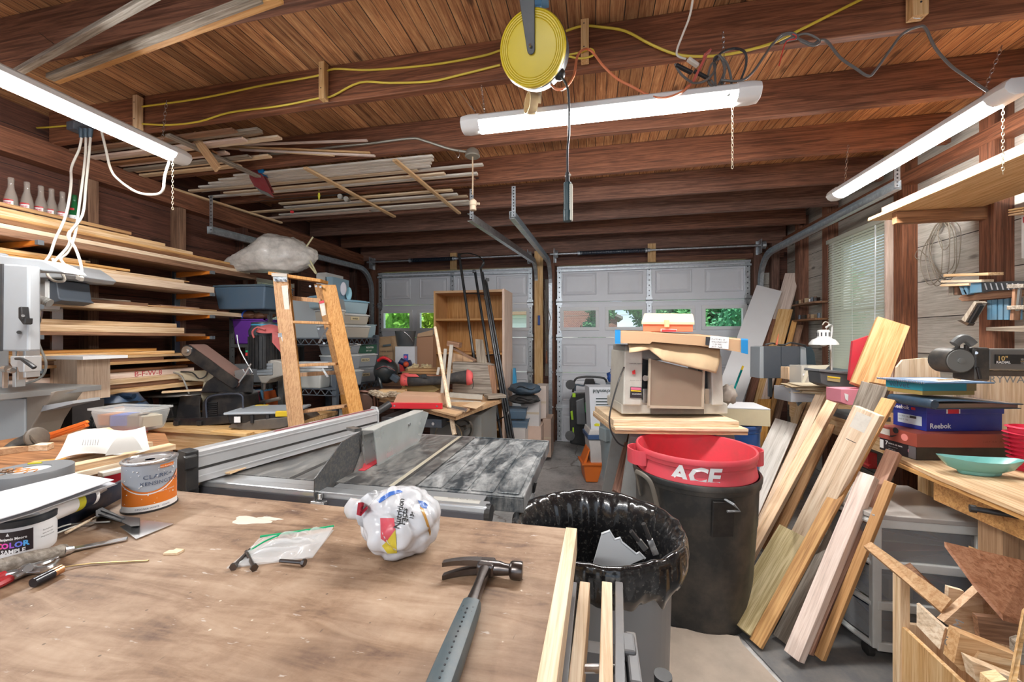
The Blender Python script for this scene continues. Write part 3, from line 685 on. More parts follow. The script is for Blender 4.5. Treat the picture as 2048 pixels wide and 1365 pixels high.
# ---- zip bag with bolts ----
zc=W(555,1110,Z=BT); zb=thing('zip_bag','clear zip bag with green seal holding bolts, on the bench','zip bag',zc)
Z4=[W(452,1140,Z=BT)-zc,W(625,1118,Z=BT)-zc,W(668,1052,Z=BT+.01)-zc,W(520,1070,Z=BT+.02)-zc]
def zf(u,v):
    p=(Z4[0].lerp(Z4[1],u)).lerp(Z4[3].lerp(Z4[2],u),v); p=p.copy(); p.z=.003+abs(MN.noise(V((u*4,v*5,1))))*.028*(math.sin(pi*min(1,max(0,u)))**.5)*math.sin(pi*min(1,max(.03,v)))**.4+p.z*.6*v; return p
mZB=N('zip_film'); mZB.fin((.9,.93,.95),.08); mZB.b.inputs['Alpha'].default_value=.32; mZB=mZB.m
mk('film',B().grid(zf,34,20),mZB,zb,smooth='all')
mk('film',B().grid(lambda u,v:V((zf(u,v).x,zf(u,v).y,.0012)),8,6),mZB,zb)
mk('green_seal',B().tube([zf(0.,1)+V((0,0,.001)),zf(.3,1),zf(.6,1),zf(1,1)],.0022,6,3),plain('green_plastic',(.0,.36,.14),.35,0.,0.),zb)
mk('green_seal',B().tube([zf(0.02,.55)+V((0,0,-.004)),zf(.15,.7),zf(.3,.86)],.0016,6,3),plain('green_plastic',(.0,.36,.14),.35,0.,0.),zb)
for i,(a,c) in enumerate((((468,1133),(500,1100)),((508,1135),(492,1104)),((606,1126),(560,1122)))):
    p,q=W(*a,Z=BT+.006),W(*c,Z=BT+.006); b=B().cyl(p,q,.0032,seg=10).cyl(p-(q-p).normalized()*.004,p+(q-p).normalized()*.001,.0065,seg=6)
    one('hex_bolt',b,mST,['black hex bolt with its head at the left corner of the zip bag','black hex bolt pointing up the middle of the bolt pair in the zip bag','rust tinted hex bolt near the lower right of the zip bag'][i],'bolt')
# ---- small things ----
c=W(348,1106,Z=BT); one('wood_chip',B().prism([(-.014,-.008),(.012,-.010),(.016,.004),(-.002,.009),(-.003,.003),(-.011,.003)],0,.004,'xy').xf(M.Translation(c)@M.Rotation(.3,4,'Z')),wood('pale','x',.0),'small notched pale wood chip lying on the bench','wood scrap')
one('brass_rod',B().tube([W(118,1137,Z=BT+.006),W(180,1128,Z=BT+.003),W(297,1122,Z=BT+.002)],.0014,8),plain('brass',(.45,.32,.14),.35,.8,.2),'thin brass rod lying beside the pliers','rod')
p,q=W(66,1167,Z=BT+.009),W(124,1138,Z=BT+.009); d=(q-p)
bt_=thing('aa_battery','black and copper cylindrical battery rolling near the pliers','battery',p)
mk('sleeve',B().cyl((0,0,0),d*.66,.0075,seg=18),plain('black_gloss',(.015,.015,.02),.2,0.,0.),bt_,smooth=True); mk('copper_end',B().cyl(d*.66,d*.97,.0075,seg=18).cyl(d*.97,d,.003,seg=10),plain('copper',(.62,.33,.16),.25,.85,0.),bt_,smooth=True)
# pliers
pl=thing('slip_joint_pliers','steel slip joint pliers with red dipped handles at the bench edge','pliers',W(58,1140,Z=BT))
def lp(px,py,h=.008): return W(px,py,Z=BT+h)-pl.location
for nm,pts,r in(('jaw',[(115,1115),(100,1122),(80,1130),(58,1136),(44,1147),(18,1158)],[.003,.006,.008,.012,.008,.006]),('jaw',[(117,1120),(105,1132),(85,1140),(60,1141),(40,1145),(10,1150)],[.003,.006,.008,.011,.008,.006])):
    mk(nm,B().tube([lp(*p_) for p_ in pts],[r[min(len(r)-1,i//3)] for i in range(20)],8,3,.7),steel(),pl,smooth=True)
mk('pivot_bolt',B().cyl(lp(57,1137,.004),lp(57,1137,.021),.0065,seg=6),steel(),pl)
for a in(((18,1158),(-25,1178)),((10,1150),(-30,1163))): mk('grip',B().tube([lp(*a[0]),lp((a[0][0]+a[1][0])/2,(a[0][1]+a[1][1])/2+1),lp(*a[1])],.0085,8,3,.8),plain('red_dip',(.45,.02,.03),.35,0.,.1),pl,smooth=True)
# chisel
ch=thing('wood_chisel','old wood chisel with a worn round wooden handle','chisel',W(130,1102,Z=BT)); 
def lc(px,py,h=.01): return W(px,py,Z=BT+h)-ch.location
mk('handle',B().tube([lc(-20,1138),lc(30,1126),lc(90,1112),lc(120,1104),lc(134,1101)],[.0115,.0125,.013,.0135,.014,.014,.013,.012,.012,.013,.012,.011,.009],12,3),wood('gray','x',.1),ch,smooth=True)
mk('blade',B().bar(lc(134,1101,.006),lc(255,1078,.003),.0135,.004),steel(),ch,bev=.001)
mk('ferrule',B().cyl(lc(128,1103,.01),lc(146,1099,.008),.0085,.006,12),steel(),ch)
# cylinder wrap
def wraptext(s,size,R_,a0,z,mat,parent,sx=1,bold=0.,name='lettering',cx=0):
    t=text(s,size,mat,parent,(0,0,0),(0,0,0),.0,name,'CENTER',bold,1.)
    for v in t.data.vertices:
        a=a0+v.co.x*sx/R_; y=v.co.y; v.co=V(((R_+.0006)*math.sin(a),-(R_+.0006)*math.cos(a),z+y))
    return t
def wrapband(a0,a1,zf0,zf1,R_,mat,parent,name,n=24):
    b=B(); g=[[b.b.verts.new(V((R_*math.sin(a0+(a1-a0)*i/n),-R_*math.cos(a0+(a1-a0)*i/n),zf0(i/n)+(zf1(i/n)-zf0(i/n))*j/2))) for j in range(3)] for i in range(n+1)]
    for i in range(n):
        for j in range(2): b.b.faces.new((g[i][j],g[i+1][j],g[i+1][j+1],g[i][j+1]))
    return mk(name,b,mat,parent,smooth='all')
# quart can
cc=W(300,1012,Z=BT); cn=thing('paint_can','quart paint can with orange and grey label standing on the bench','paint can',cc,-math.atan2(cc.x,cc.y)*-1*-1)
cn.rotation_euler[2]=math.atan2(-cc.x,cc.y)*1.0
Rc=.0525; mTIN=plain('tin_rim',(.62,.63,.65),.25,.85,.1)
mk('can_body',B().lathe([(Rc-.001,0),(Rc,.003),(Rc-.0015,.006),(Rc-.0015,.112),(Rc,.114)],seg=40),plain('label_grey_blue',(.40,.44,.50),.35,0.,0.),cn,smooth=True)
mk('rim',B().lathe([(Rc,.112),(Rc+.0015,.115),(Rc+.0015,.118),(Rc-.003,.119),(Rc-.006,.115),(Rc-.010,.115),(Rc-.012,.118),(Rc-.014,.116),(.01,.114)],seg=40),mTIN,cn,smooth=True)
mk('base_rim',B().lathe([(Rc,0),(Rc+.001,.001),(Rc+.001,.004),(Rc-.001,.0045)],seg=40),black(),cn)
mOR=plain('label_orange',(.72,.19,.02),.35,0.,0.); K=lambda v:(lambda t:v)
wrapband(-1.2,1.25,K(.018),lambda t:.075-.045*math.sin(t*2.6)+.035*t,Rc+.0002,mOR,cn,'orange_wave')
wrapband(-1.2,1.25,lambda t:.068-.045*math.sin(t*2.6)+.036*t,lambda t:.0705-.045*math.sin(t*2.6)+.036*t,Rc+.0004,mLW_,cn,'white_wave')
wrapband(-1.2,1.25,K(.005),K(.018),Rc+.0002,mLW_,cn,'white_band')
wrapband(.35,.95,K(.100),K(.108),Rc+.0005,mOR,cn,'orange_tab')
mNV=plain('print_navy',(.06,.09,.16),.4,0.,0.)
wraptext('CLARK+',.0135,Rc,.30,.079,mNV,cn,1.15); wraptext('KENSINGTON',.0125,Rc,.42,.064,mNV,cn,1.0)
wraptext('primer & paint in one',.0045,Rc,.65,.102,mLW_,cn); wraptext('DESIGNER WHITE   123670',.0055,Rc,.1,.009,mNV,cn)
wraptext('interior exterior enamel',.0055,Rc,.45,.044,mLW_,cn)
b=B(); rr=random.Random(5)
for _ in range(26):
    a=rr.uniform(-1,1); z=rr.uniform(.02,.105); r_=rr.uniform(.0008,.0022); b.ball((Rc*math.sin(a),-Rc*math.cos(a),z),r_,sub=1)
mk('paint_splatter',b,mLW_,cn)['kind']='stuff'
# sample jar
jc=W(52,1100,Z=BT); jr=thing('paint_sample_jar','white plastic paint sample jar with black lid and COLOR SAMPLE label','paint jar',jc,math.atan2(-jc.x,jc.y)); Rj=.0405
mk('jar_body',B().lathe([(Rj-.003,0),(Rj-.001,.003),(Rj,.012),(Rj,.058),(Rj-.002,.062)],seg=36),plain('white_plastic',(.78,.79,.80),.35,0.,.05),jr,smooth=True)
mk('lid',B().lathe([(Rj+.001,.058),(Rj+.002,.060),(Rj+.002,.070),(Rj,.072),(Rj-.003,.072),(Rj-.004,.070),(.004,.0705)],seg=36,rip=lambda a,i:.006*math.cos(40*a) if i in(1,2) else 0),plain('lid_black',(.03,.04,.05),.35,0.,.0),jr,smooth=True)
mk('lid_label',B().lathe([(Rj-.005,.0706),(Rj-.006,.0712)],seg=36),plain('paper_label',(.72,.72,.70),.6,0.,.1),jr)
wrapband(-1.4,.22,K(.012),K(.052),Rj+.0003,plain('label_dark',(.025,.018,.022),.4,0.,0.),jr,'front_label')
wl_=mLW_
wraptext('Benjamin Moore',.0068,Rj,-.42,.0365,wl_,jr,.8,.0002)
for i,(ch_,c_) in enumerate(zip('COLOR',((.8,.1,.25),(.75,.08,.45),(.35,.1,.65),(.15,.2,.75),(.1,.4,.8)))): wraptext(ch_,.0135,Rj,-.86+i*.215,.0225,plain('rainbow%d'%i,c_,.4,0.,0.),jr,.9,.0006)
wraptext('SAMPLE',.011,Rj,-.40,.0115,wl_,jr,.85,.0003)
wrapband(-.62,-.50,K(.0445),lambda t:.0445+.006*(1-abs(2*t-1)),Rj+.0005,wl_,jr,'triangle_mark',4)
wraptext('flat finish paint',.003,Rj,.75,.04,black(),jr); wraptext('apply two coats',.003,Rj,.75,.034,black(),jr); wraptext('keep from freezing',.003,Rj,.75,.028,black(),jr)
# scraper
sc=thing('putty_knife','wide steel putty knife with black ribbed plastic handle','putty knife',W(270,1050,Z=BT))
def ls(px,py,h): return W(px,py,Z=BT+h)-sc.location
mk('blade',B().slab([ls(240,1055,.006),ls(285,1042,.006),ls(347,1049,.002),ls(272,1080,.002)],.0015),steel(),sc)
b=B().rings([[ls(x,y+dy,h) for dy,h in zip((-5*k,-6*k,6*k,7*k),(.004,.018,.018,.004))] for x,y,k in((191,1028,1.0),(205,1024,1.5),(240,1038,1.0),(262,1044,1.6),(280,1044,1.3))])
mk('handle',b,black(),sc,bev=.001)
mk('handle_rib',B().tube([ls(203,1022,.019),ls(248,1038,.019)],.002,6).tube([ls(198,1029,.019),ls(242,1043,.019)],.002,6),plain('dark_grey_plastic',(.07,.075,.08),.4,0.,.1),sc)
# swabs and sticks
for i,(a,c) in enumerate((((140,1050),(220,1044)),((112,1068),(170,1047)),((132,1066),(200,1032)),((113,1058),(142,1049)))):
    p,q=W(*a,Z=BT+.004+i*.003),W(*c,Z=BT+.004+i*.003)
    one('cotton_swab' if i!=2 else 'craft_stick',B().tube([p,p.lerp(q,.5)+V((0,0,.001)),q],.0016 if i!=2 else .003,7,3),plain('paper_white',(.80,.80,.78),.7,0.,.05) if i!=2 else wood('pale','x',.05),['white swab crossing on top of the other sticks','white swab lowest, reaching toward the jar','thick pale wooden stick pointing to the putty knife','short white swab half under the steel bar'][i],'swab' if i!=2 else 'stick')
# steel bar, caulk tube, paper
p,q=W(105,1052,Z=BT+.022),W(250,975,Z=BT+.022); q=q+(q-p).normalized()*.05
board('steel_bar',p+V((-.005,0,0)),q,.012,.044,plain('blued_steel',(.03,.045,.085),.3,.7,.35,14.),'dark blued steel bar on edge behind the paint can','steel bar')
p,q=W(60,1040,Z=BT+.062),W(180,992,Z=BT+.062); d=q-p; ct=thing('caulk_tube','caulk tube with DAP lettering poking out under the folded paper','caulk tube',p)
mk('tube',B().cyl((0,0,0),d,.021,seg=24),mLW_,ct,smooth=True)
mk('print_band',B().cyl(d*.74,d*.93,.0213,seg=24),plain('print_black',(.02,.025,.05),.4,0.,0.),ct,smooth=True); mk('yellow_band',B().cyl(d*.62,d*.74,.0213,seg=24),plain('print_yellow',(.65,.62,.03),.4,0.,0.),ct,smooth=True)
mk('nozzle',B().cyl(d,d*1.04,.021,.008,16).cyl(d*1.04,d*1.32,.0075,.003,10),wood('white'),ct,smooth=True)
xa=d.normalized(); nv=-V((p.x,p.y,p.z-CH)).normalized(); ya=nv.cross(xa).normalized(); 
t=text('DAP',.026,mLW_,ct,(0,0,0),(0,0,0),.0,bold=.001)
for v in t.data.vertices: 
    y=v.co.y-.010; an=y/.0216; v.co=d*.735+xa*v.co.x*.62+(nv*math.cos(an)+ya*math.sin(an))*.0219
# folded white paper
pp=W(110,1000,Z=BT+.08); fp=thing('folded_paper','sheaf of folded white paper lying over the caulk tube','paper',pp)
Q=[(-60,1000),(150,948),(228,961),(60,1022),(-40,1052)]
for k,(dz,dx) in enumerate(((0,0),(-.012,3))):
    P=[W(x+dx*k,y+7*k,Z=BT+.098+dz)-pp for x,y in Q]
    mk('sheet',B().slab(P,.0015),plain('paper_bluewhite',(.60,.62,.66),.6,0.,.03),fp)
P=[W(-60,1030,Z=BT+.09)-pp,W(60,1015,Z=BT+.09)-pp,W(235,968,Z=BT+.085)-pp,W(200,982,Z=BT+.08)-pp,W(-60,1062,Z=BT+.08)-pp]; mk('sheet',B().slab(P,.001),plain('paper_bluewhite',(.60,.62,.66),.6,0.,.03),fp)
class PT:
    """thing standing square to the camera; p(px,py,dy) gives its local coordinates, dy metres deeper than its base point"""
    def __init__(s,name,label,cat,loc,group=None):
        s.loc=V(loc); s.o=thing(name,label,cat,s.loc,TH,group); d=s.loc-V((0,0,CH)); s.z=d.y*CT-d.x*ST; s.x=d.x*CT+d.y*ST; s.k=s.z/F
    def __call__(s,px,py,dy=0.):
        z=s.z+dy; return V(((px-1024)/F*z-s.x,dy,CH+(HZ-py)/F*z-s.loc.z))
    def poly(s,pts,dy=0.): return [(q.x,q.z) for q in (s(a,b,dy) for a,b in pts)]
    def plate(s,nm,pts,d0,d1,m,parent=None,**k): return mk(nm,B().prism(s.poly(pts,d0),d0,d1,'xz'),m,parent or s.o,**k)
    def pipe(s,nm,pts,r,m,seg=8,sm=3,parent=None,**k): return mk(nm,B().tube([s(*p) for p in pts],r,seg,sm),m,parent or s.o,smooth=True,**k)
def rope(name,pts,r,m,label,cat='cord',seg=7,sm=4,group=None): return one(name,B().tube(pts,r,seg,sm),m,label,cat,group,smooth=True)
def hose(pts,r,pitch=.012,amp=.12,seg=10):
    """corrugated hose along points"""
    P=[V(p) for p in pts]; Q=[]
    for i in range(len(P)-1):
        a,b,c,d=P[max(0,i-1)],P[i],P[i+1],P[min(len(P)-1,i+2)]; n=max(2,int((c-b).length/pitch*2))
        for j in range(n):
            t=j/n; Q.append(.5*((2*b)+(c-a)*t+(2*a-5*b+4*c-d)*t*t+(3*b-a-3*c+d)*t**3))
    Q.append(P[-1]); return B().tube(Q,[r*(1+amp*(i%2)) for i in range(len(Q))],seg,1)
def bin_(name,label,loc,rz,w,d,h,mbody,mlid,lab=None,cat='storage bin',group=None,lidh=.02,taper=.86,r=.0):
    """tapered plastic tub with rim and lid, local origin at its base centre"""
    t=thing(name,label,cat,loc,rz,group); b=B().taper((0,0,0),(w*taper,d*taper),(w*.97,d*.97),h-lidh)
    bd=mk('tub',b,mbody,t,bev=.012,seg=2)
    if mlid is not None:
        mk('lid',B().taper((0,0,h-lidh),(w,d),(w*.98,d*.98),lidh*.7).box((0,0,h-lidh*.15),(w*.86,d*.86,lidh*.35)),mlid,t,bev=.004)
    else: mk('rim',B().bx(-w/2,w/2,-d/2,-d*.47,h-lidh,h-lidh*.5).bx(-w/2,w/2,d*.47,d/2,h-lidh,h-lidh*.5).bx(-w/2,-w*.47,-d/2,d/2,h-lidh,h-lidh*.5).bx(w*.47,w/2,-d/2,d/2,h-lidh,h-lidh*.5),mbody,t)
    if lab:
        s_,fx=lab; q=mk('paper_label',B().bx(-.045+fx,.045+fx,-d*.455-.006,-d*.455-.003,h*.42,h*.42+.03),plain('cream_label',(.72,.62,.38),.7,0.,.1),t); q.rotation_euler=(0,0,0)
        text(s_,.021,black(),t,(fx,-d*.455-.0075,h*.42+.007),(pi/2,0,0),.0,align='CENTER',bold=.0006)
    return t
# ================= lumber rack on the left wall =================
mORG=plain('orange_enamel',(.72,.22,.025),.4,0.,.15); mRK=plain('blue_grey_steel',(.10,.135,.17),.4,.6,.2)
LV=[1.975,1.794,1.613,1.44,1.247,1.055]; LN=['top','second','third','fourth','fifth','lowest']
for k,y in enumerate((1.66,2.70)):
    r=thing('lumber_rack',['steel lumber rack upright with orange arms nearer the band saw','steel lumber rack upright with orange arms near the shelving'][k],'lumber rack',(XL+.05,y,.9),0,'lumber rack uprights')
    mk('upright',B().bx(-.012,.018,-.022,.022,0,1.18),mRK,r,bev=.002)
    for z in LV:
        z-=.9; a=mk('arm',B().prism([(.0,-.045),(.36,-.022),(.36,0),(.0,0)],-.011,.011,'xz',(.0,0,z)),mORG,r,bev=.001)
        mk('end_cap',B().bx(.36,.385,-.013,.013,z-.024,z+.002),plain('grey_cap',(.13,.15,.17),.5,0.,.1),a)
def rackboard(lv,z,t,y1,w,x,tone,where,y0=.75,tilt=0):
    board('lumber_board',(x,y0,z+t/2-tilt),(x,y1,z+t/2+tilt),w,t,wood(tone,'x',.12),'%s on the %s rack arms, %s'%({'pine':'golden pine board','maple':'broad pale maple board','pale':'pale board','brown':'weathered brown board','honey':'honey coloured board','cherry':'reddish board','gray':'grey weathered board','pink':'pinkish board','oak':'tan board','white':'whitish board'}[tone],LN[lv],where),'board','lumber on the wall rack')
FX=-3.25
spec={0:[('brown',.040,3.18,.30,'bottom of the stack'),('pale',.026,3.12,.28,'second layer up'),('brown',.026,2.98,.27,'third layer up'),('honey',.018,2.92,.28,'fourth layer up with green mark'),('pine',.024,2.60,.26,'fifth layer up'),('pine',.020,2.40,.24,'topmost layer')],
 1:[('maple',.050,2.72,.34,'bottom and thickest'),('pine',.026,2.50,.30,'second layer up'),('honey',.014,2.10,.22,'third layer up'),('honey',.016,2.18,.24,'fourth layer up'),('pine',.018,1.95,.20,'fifth layer up'),('pale',.012,2.02,.12,'topmost sliver')],
 2:[('pale',.034,3.25,.32,'bottom of the stack'),('brown',.024,2.26,.28,'second layer up'),('gray',.014,2.20,.2,'topmost layer')],
 3:[('brown',.020,2.66,.32,'bottom of the stack'),('pine',.042,2.50,.30,'second layer, showing end grain'),('pine',.030,2.46,.27,'topmost layer')],
 4:[('honey',.018,2.78,.33,'bottom of the stack'),('brown',.022,2.35,.30,'second layer up'),('pine',.016,2.66,.31,'third layer up'),('pine',.022,2.45,.28,'fourth layer up'),('honey',.020,2.36,.22,'topmost layer')],
 5:[('pine',.030,2.75,.36,'bottom of the stack'),('brown',.030,2.70,.30,'second layer up'),('pale',.032,2.74,.32,'third layer up'),('pink',.040,2.60,.28,'fourth layer up with red crayon'),('brown',.02,2.56,.26,'topmost layer')]}
for lv,rows in spec.items():
    z=LV[lv]+.001
    for i,(tone,t,y1,w_,wh) in enumerate(rows):
        x=XL+.06+w_/2+.02+.008*((i*7)%3); rackboard(lv,z,t,y1,w_,x,tone,wh,tilt=0)
        z+=t+.0012
z=2.0+.037+.001
for (lv,z0,y0,y1,w_,tone,wh) in ((1,1.795+.0815,2.28,2.62,.08,'honey','loose offcut at the far end'),(1,1.795+.0815,2.22,2.46,.05,'pale','short loose sliver near the far end'),(2,1.614+.036,2.33,2.95,.14,'cherry','far offcut lying flat'),(2,1.614+.046,2.30,2.85,.10,'pine','far thin offcut above the red one'),(2,1.614+.055,2.4,2.7,.09,'cherry','uppermost short offcut'),(0,1.976+.0945+.022,2.0,2.30,.1,'gray','short slab leaning at the back')):
    rackboard(lv,z0,.008,y1,w_,XL+.25,tone,wh,y0=y0)
pr=W(290,752,X=-2.98)
t=text('B-F-W-8',.05,plain('red_crayon',(.50,.03,.05),.7,0.,.1),None,(-3.03,2.10,1.165),(pi/2,0,pi/2),.0003,'red_mark')
tag(t,'red crayon lettering on the edge of a lower rack board','lettering')
# bottle rack
br=thing('bottle_rack','narrow wooden bottle rack fixed between the studs above the lumber','rack',(XL+.10,1.88,2.125))
mk('shelf_rail',B().bx(.02,.05,-.55,.42,0,.012).bx(-.06,-.035,-.55,.42,0,.012).bx(-.034,.019,-.55,.42,0.002,.008),wood('honey','y',.05),br,bev=.001)
mk('front_rail',B().bx(.045,.057,-.55,.42,.06,.082),wood('honey','y',.05),br,bev=.001)
for y in(-.5,.40): mk('bracket',B().bx(-.05,.045,y-.01,y+.01,.0,.082),wood('honey','z',.05),br)
def bottle(x,y,z,green,label,kind):
    t=thing('glass_bottle',label,'bottle',(x,y,z),.5,'soda bottles in the rack')
    prof=[(.0275,0),(.029,.004),(.029,.030),(.0275,.045),(.029,.062),(.029,.105),(.024,.135),(.014,.175),(.0125,.215),(.0145,.218),(.0145,.226),(.013,.228),(.013,.236),(.0105,.236),(.0105,.215),(.012,.175),(.021,.135),(.026,.10),(.026,.010),(.004,.008)]
    n=N('bottle_glass_g' if green else 'bottle_glass'); tr=n.new('ShaderNodeBsdfTransparent'); di=n.new('ShaderNodeBsdfPrincipled'); mx=n.new('ShaderNodeMixShader'); tr.inputs[0].default_value=(.55,.85,.60,1) if green else (.93,.92,.90,1)
    di.inputs['Base Color'].default_value=(.02,.16,.05,1) if green else (.62,.55,.50,1); di.inputs['Roughness'].default_value=.12; mx.inputs[0].default_value=.7 if green else .30
    n.l.new(tr.outputs[0],mx.inputs[1]); n.l.new(di.outputs[0],mx.inputs[2]); n.l.new(mx.outputs[0],n.out.inputs[0])
    mk('glass',B().lathe(prof,seg=20),n.m,t,smooth=True)
    if kind=='pepsi':
        wrapband(-.9,.9,K(.066),K(.102),.0293,mLW_,t,'label_band'); wrapband(-.9,.9,K(.094),K(.102),.0295,plain('soda_red',(.55,.02,.03),.4,0.,0.),t,'red_band')
        wrapband(-.9,.9,K(.066),K(.071),.0295,plain('soda_red',(.55,.02,.03),.4,0.,0.),t,'red_band'); wraptext('Pepsi',.021,.0292,0,.076,plain('soda_red',(.55,.02,.03),.4,0.,0.),t,.85,.0004)
    else:
        wrapband(-.8,.8,K(.02),K(.098),.0293,mLW_,t,'label_band'); wraptext('7',.07,.0293,0,.032,plain('soda_blue',(.03,.12,.5),.4,0.,0.),t,.9,.002)
        wrapband(-.5,.5,K(.13),K(.145),.0245,plain('soda_red',(.55,.02,.03),.4,0.,0.),t,'red_band')
    return t
for i,px in enumerate((22,54,82,103,125,149)):
    p=W(px,400,X=XL+.115); bottle(XL+.115,p.y,2.1375,i==5,['clear cola bottle standing first beside the stud','clear cola bottle second from the stud, its red script facing the room','clear cola bottle third from the stud','clear cola bottle fourth from the stud','clear cola bottle next to the green one','green bottle with blue and white label at the end of the rack'][i],'pepsi' if i<5 else 'seven')
# ================= side table with clutter =================
stb=thing('side_table','low cluttered plywood side table left of the bench under wood strips','table',(-2.1,1.15,0)); ZT=.975
mk('tabletop',B().prism([(-.45,-.255),(.50,-.255),(.45,.13),(.12,.35),(-.45,.35)],ZT-.02,ZT,'xy'),wood('brown','x',.05),stb)
for x,y in((-.4,-.22),(.42,-.22),(-.4,.3),(.08,.28)): mk('leg',B().bx(x-.03,x+.03,y-.03,y+.03,0,ZT-.02),wood('pine','z'),stb)
strips=[((120,957),(330,905),.05,.02,'pale','nearest the bench'),((135,938),(345,893),.045,.02,'pine','second from the bench'),((110,931),(300,888),.035,.018,'pale','third from the bench'),((200,950),(360,912),.03,.014,'white','lowest, beside the paint can')]
for i,(a,c,w_,t_,tone,lb) in enumerate(strips):
    z=ZT+.011+(0 if i in(0,3) else .020)
    board('wood_strip',W(*a,Z=z),W(*c,Z=z),w_,t_,wood(tone,'x',.1),'pale wood strip on the side table, '+lb,'wood strip','wood strips on the side table')
for i,(px,py,a,w_,tone,lb) in enumerate(((70,900,.4,.06,'pale','pale block beside the dust hose flare'),(95,935,.9,.05,'honey','honey block behind the tape roll'),(250,915,-.5,.045,'pine','golden block at the right end of the plan sheet'),(180,925,.2,.07,'maple','flat maple piece under the edge of the plan sheet'),(30,905,1.2,.05,'oak','tan block at the far left behind the tape roll'))):
    one('wood_scrap',B().prism([(-w_,-.02),(w_,-.025),(w_*.8,.02),(-w_*.7,.028)],0,.022,'xy').xf(M.Translation(W(px,py,Z=ZT+.001))@M.Rotation(a,4,'Z')),wood(tone,'x'),lb+' on the side table','wood scrap')
# drawing papers
dp=thing('plan_sheet','large curled white paper with pencil drawing on the side table','paper',W(220,900,Z=ZT+.05)); q0=[W(108,922,Z=ZT+.05),W(300,898,Z=ZT+.05),W(290,866,Z=ZT+.06),W(136,886,Z=ZT+.06)]
mk('sheet',B().grid(lambda u,v:(q0[0].lerp(q0[1],u)).lerp(q0[3].lerp(q0[2],u),v)+V((0,0,.03*v*v+.012*math.sin(u*6))) -dp.location,16,8),plain('paper_warm',(.54,.52,.49),.75,0.,.15,5.),dp,smooth='all')
k0=[W(210,912,Z=ZT+.055)-dp.location,W(285,900,Z=ZT+.055)-dp.location,W(250,872,Z=ZT+.10)-dp.location]
mk('curled_corner',B().grid(lambda u,v:(k0[0].lerp(k0[1],u)).lerp(k0[2],v)+V((0,0,.02*math.sin(v*pi))),8,8),plain('paper_shade',(.50,.48,.45),.75,0.,.1,5.),dp,smooth='all')
for i in range(7):
    a=W(165+i*5,898,Z=ZT+.07)-dp.location; mk('pencil_line',B().tube([a+V((0,0,.012)),W(167+i*5,890,Z=ZT+.07)-dp.location+V((0,0,.018))],.0008,4),plain('graphite',(.25,.25,.25),.7,0.,0.),dp)
# tape roll
tp=W(58,950,Z=BT+.0); tp=V(W(58,975,Z=BT)); tr_=thing('tape_roll','wide roll of grey duct tape lying flat with orange marker scribble','tape roll',tp); 
mk('tape',B().lathe([(.085,0),(.086,.002),(.086,.048),(.085,.05),(.042,.05),(.041,.048),(.041,.002),(.042,0)],seg=48,cap=False).rings([[V((.085*math.cos(a),.085*math.sin(a),0)) for a in G(lambda t:2*pi*t,33)[:-1]],[V((.042*math.cos(a),.042*math.sin(a),0)) for a in G(lambda t:2*pi*t,33)[:-1]]],cap=False),plain('tape_grey',(.20,.215,.23),.35,0.,.05),tr_,smooth=True)
mk('inner_disc',B().lathe([(.042,.046),(.0415,.0475),(.01,.0475)],seg=30),plain('tape_face',(.55,.58,.60),.5,0.,.05),tr_)
sc_=[V((-.05+.011*i,-.02+.010*math.sin(i*2.2),.0515)) for i in range(9)]; mk('marker_scribble',B().tube(sc_,.0014,5,3).tube([p+V((.01,.014,0)) for p in sc_],.0012,5,3),plain('orange_marker',(.75,.28,.06),.6,0.,0.),tr_)
mk('yellow_mark',B().tube([V((-.06,.03,.0515)),V((-.035,.045,.0515))],.003,5,1),plain('print_yellow',(.65,.62,.03),.4,0.,0.),tr_)
# pine cone
pcn=W(4,985,Z=BT); b=B()
for i in range(70):
    a=i*2.4; h=i/70; rr_=.028*math.sin(pi*(.12+.8*h)); c=V((rr_*math.cos(a),rr_*math.sin(a),.055*h)); d=V((math.cos(a),math.sin(a),.5)); b.ball(c+d*.004,.006,(1,1,.5),1)
one('pine_cone',b.xf(M.Translation(pcn)),plain('cone_brown',(.15,.07,.035),.6,0.,.4,60.,0.,(.5,.35,.2)),'small brown pine cone at the edge of the bench beside the tape','pine cone')
# ---- band saw ----
mSL=plain('light_grey_paint',(.40,.42,.44),.4,.1,.08); mAL=plain('cast_aluminium',(.58,.60,.61),.35,.5,.1)
bs=PT('band_saw','light grey floor standing band saw at the far left beside the lumber','band saw',W(20,1100,Y=1.33)*V((1,1,0)))
bs.plate('head_housing',[(-90,527),(-2,527),(57,531),(57,703),(-90,703)],0,.05,mSL,bev=.008)
bs.plate('housing_edge',[(-4,528),(5,528),(3,703),(-6,703)],-.006,.0,plain('dark_seam',(.05,.05,.055),.5,0.,.1))
bs.plate('upper_frame',[(-90,510),(0,511),(85,520),(118,536),(128,546),(60,540),(-90,536)],.05,.16,mSL,bev=.006)
bs.plate('tension_knob',[(36,615),(42,613),(45,640),(51,636),(50,648),(46,650),(36,637)],-.03,0,black(),bev=.003)
mk('door_bolt',B().cyl(bs(38,665,-.012),bs(38,665,0),.008,seg=10),black(),bs.o)
mk('door_bolt',B().cyl(bs(46,632,-.036),bs(46,632,-.02),.006,seg=10),steel(),bs.o)
bs.plate('guide_post',[(24,700),(31,700),(31,775),(24,775)],.06,.10,mAL,bev=.002); bs.plate('guide_post',[(34,700),(38,700),(38,760),(34,760)],.04,.07,steel()); bs.plate('guide_post',[(43,700),(51,700),(51,756),(43,756)],.06,.12,mAL,bev=.002)
bs.plate('blade_guide',[(20,713),(48,713),(48,745),(38,745),(34,735),(24,735),(20,728)],-.02,.05,mAL,bev=.003)
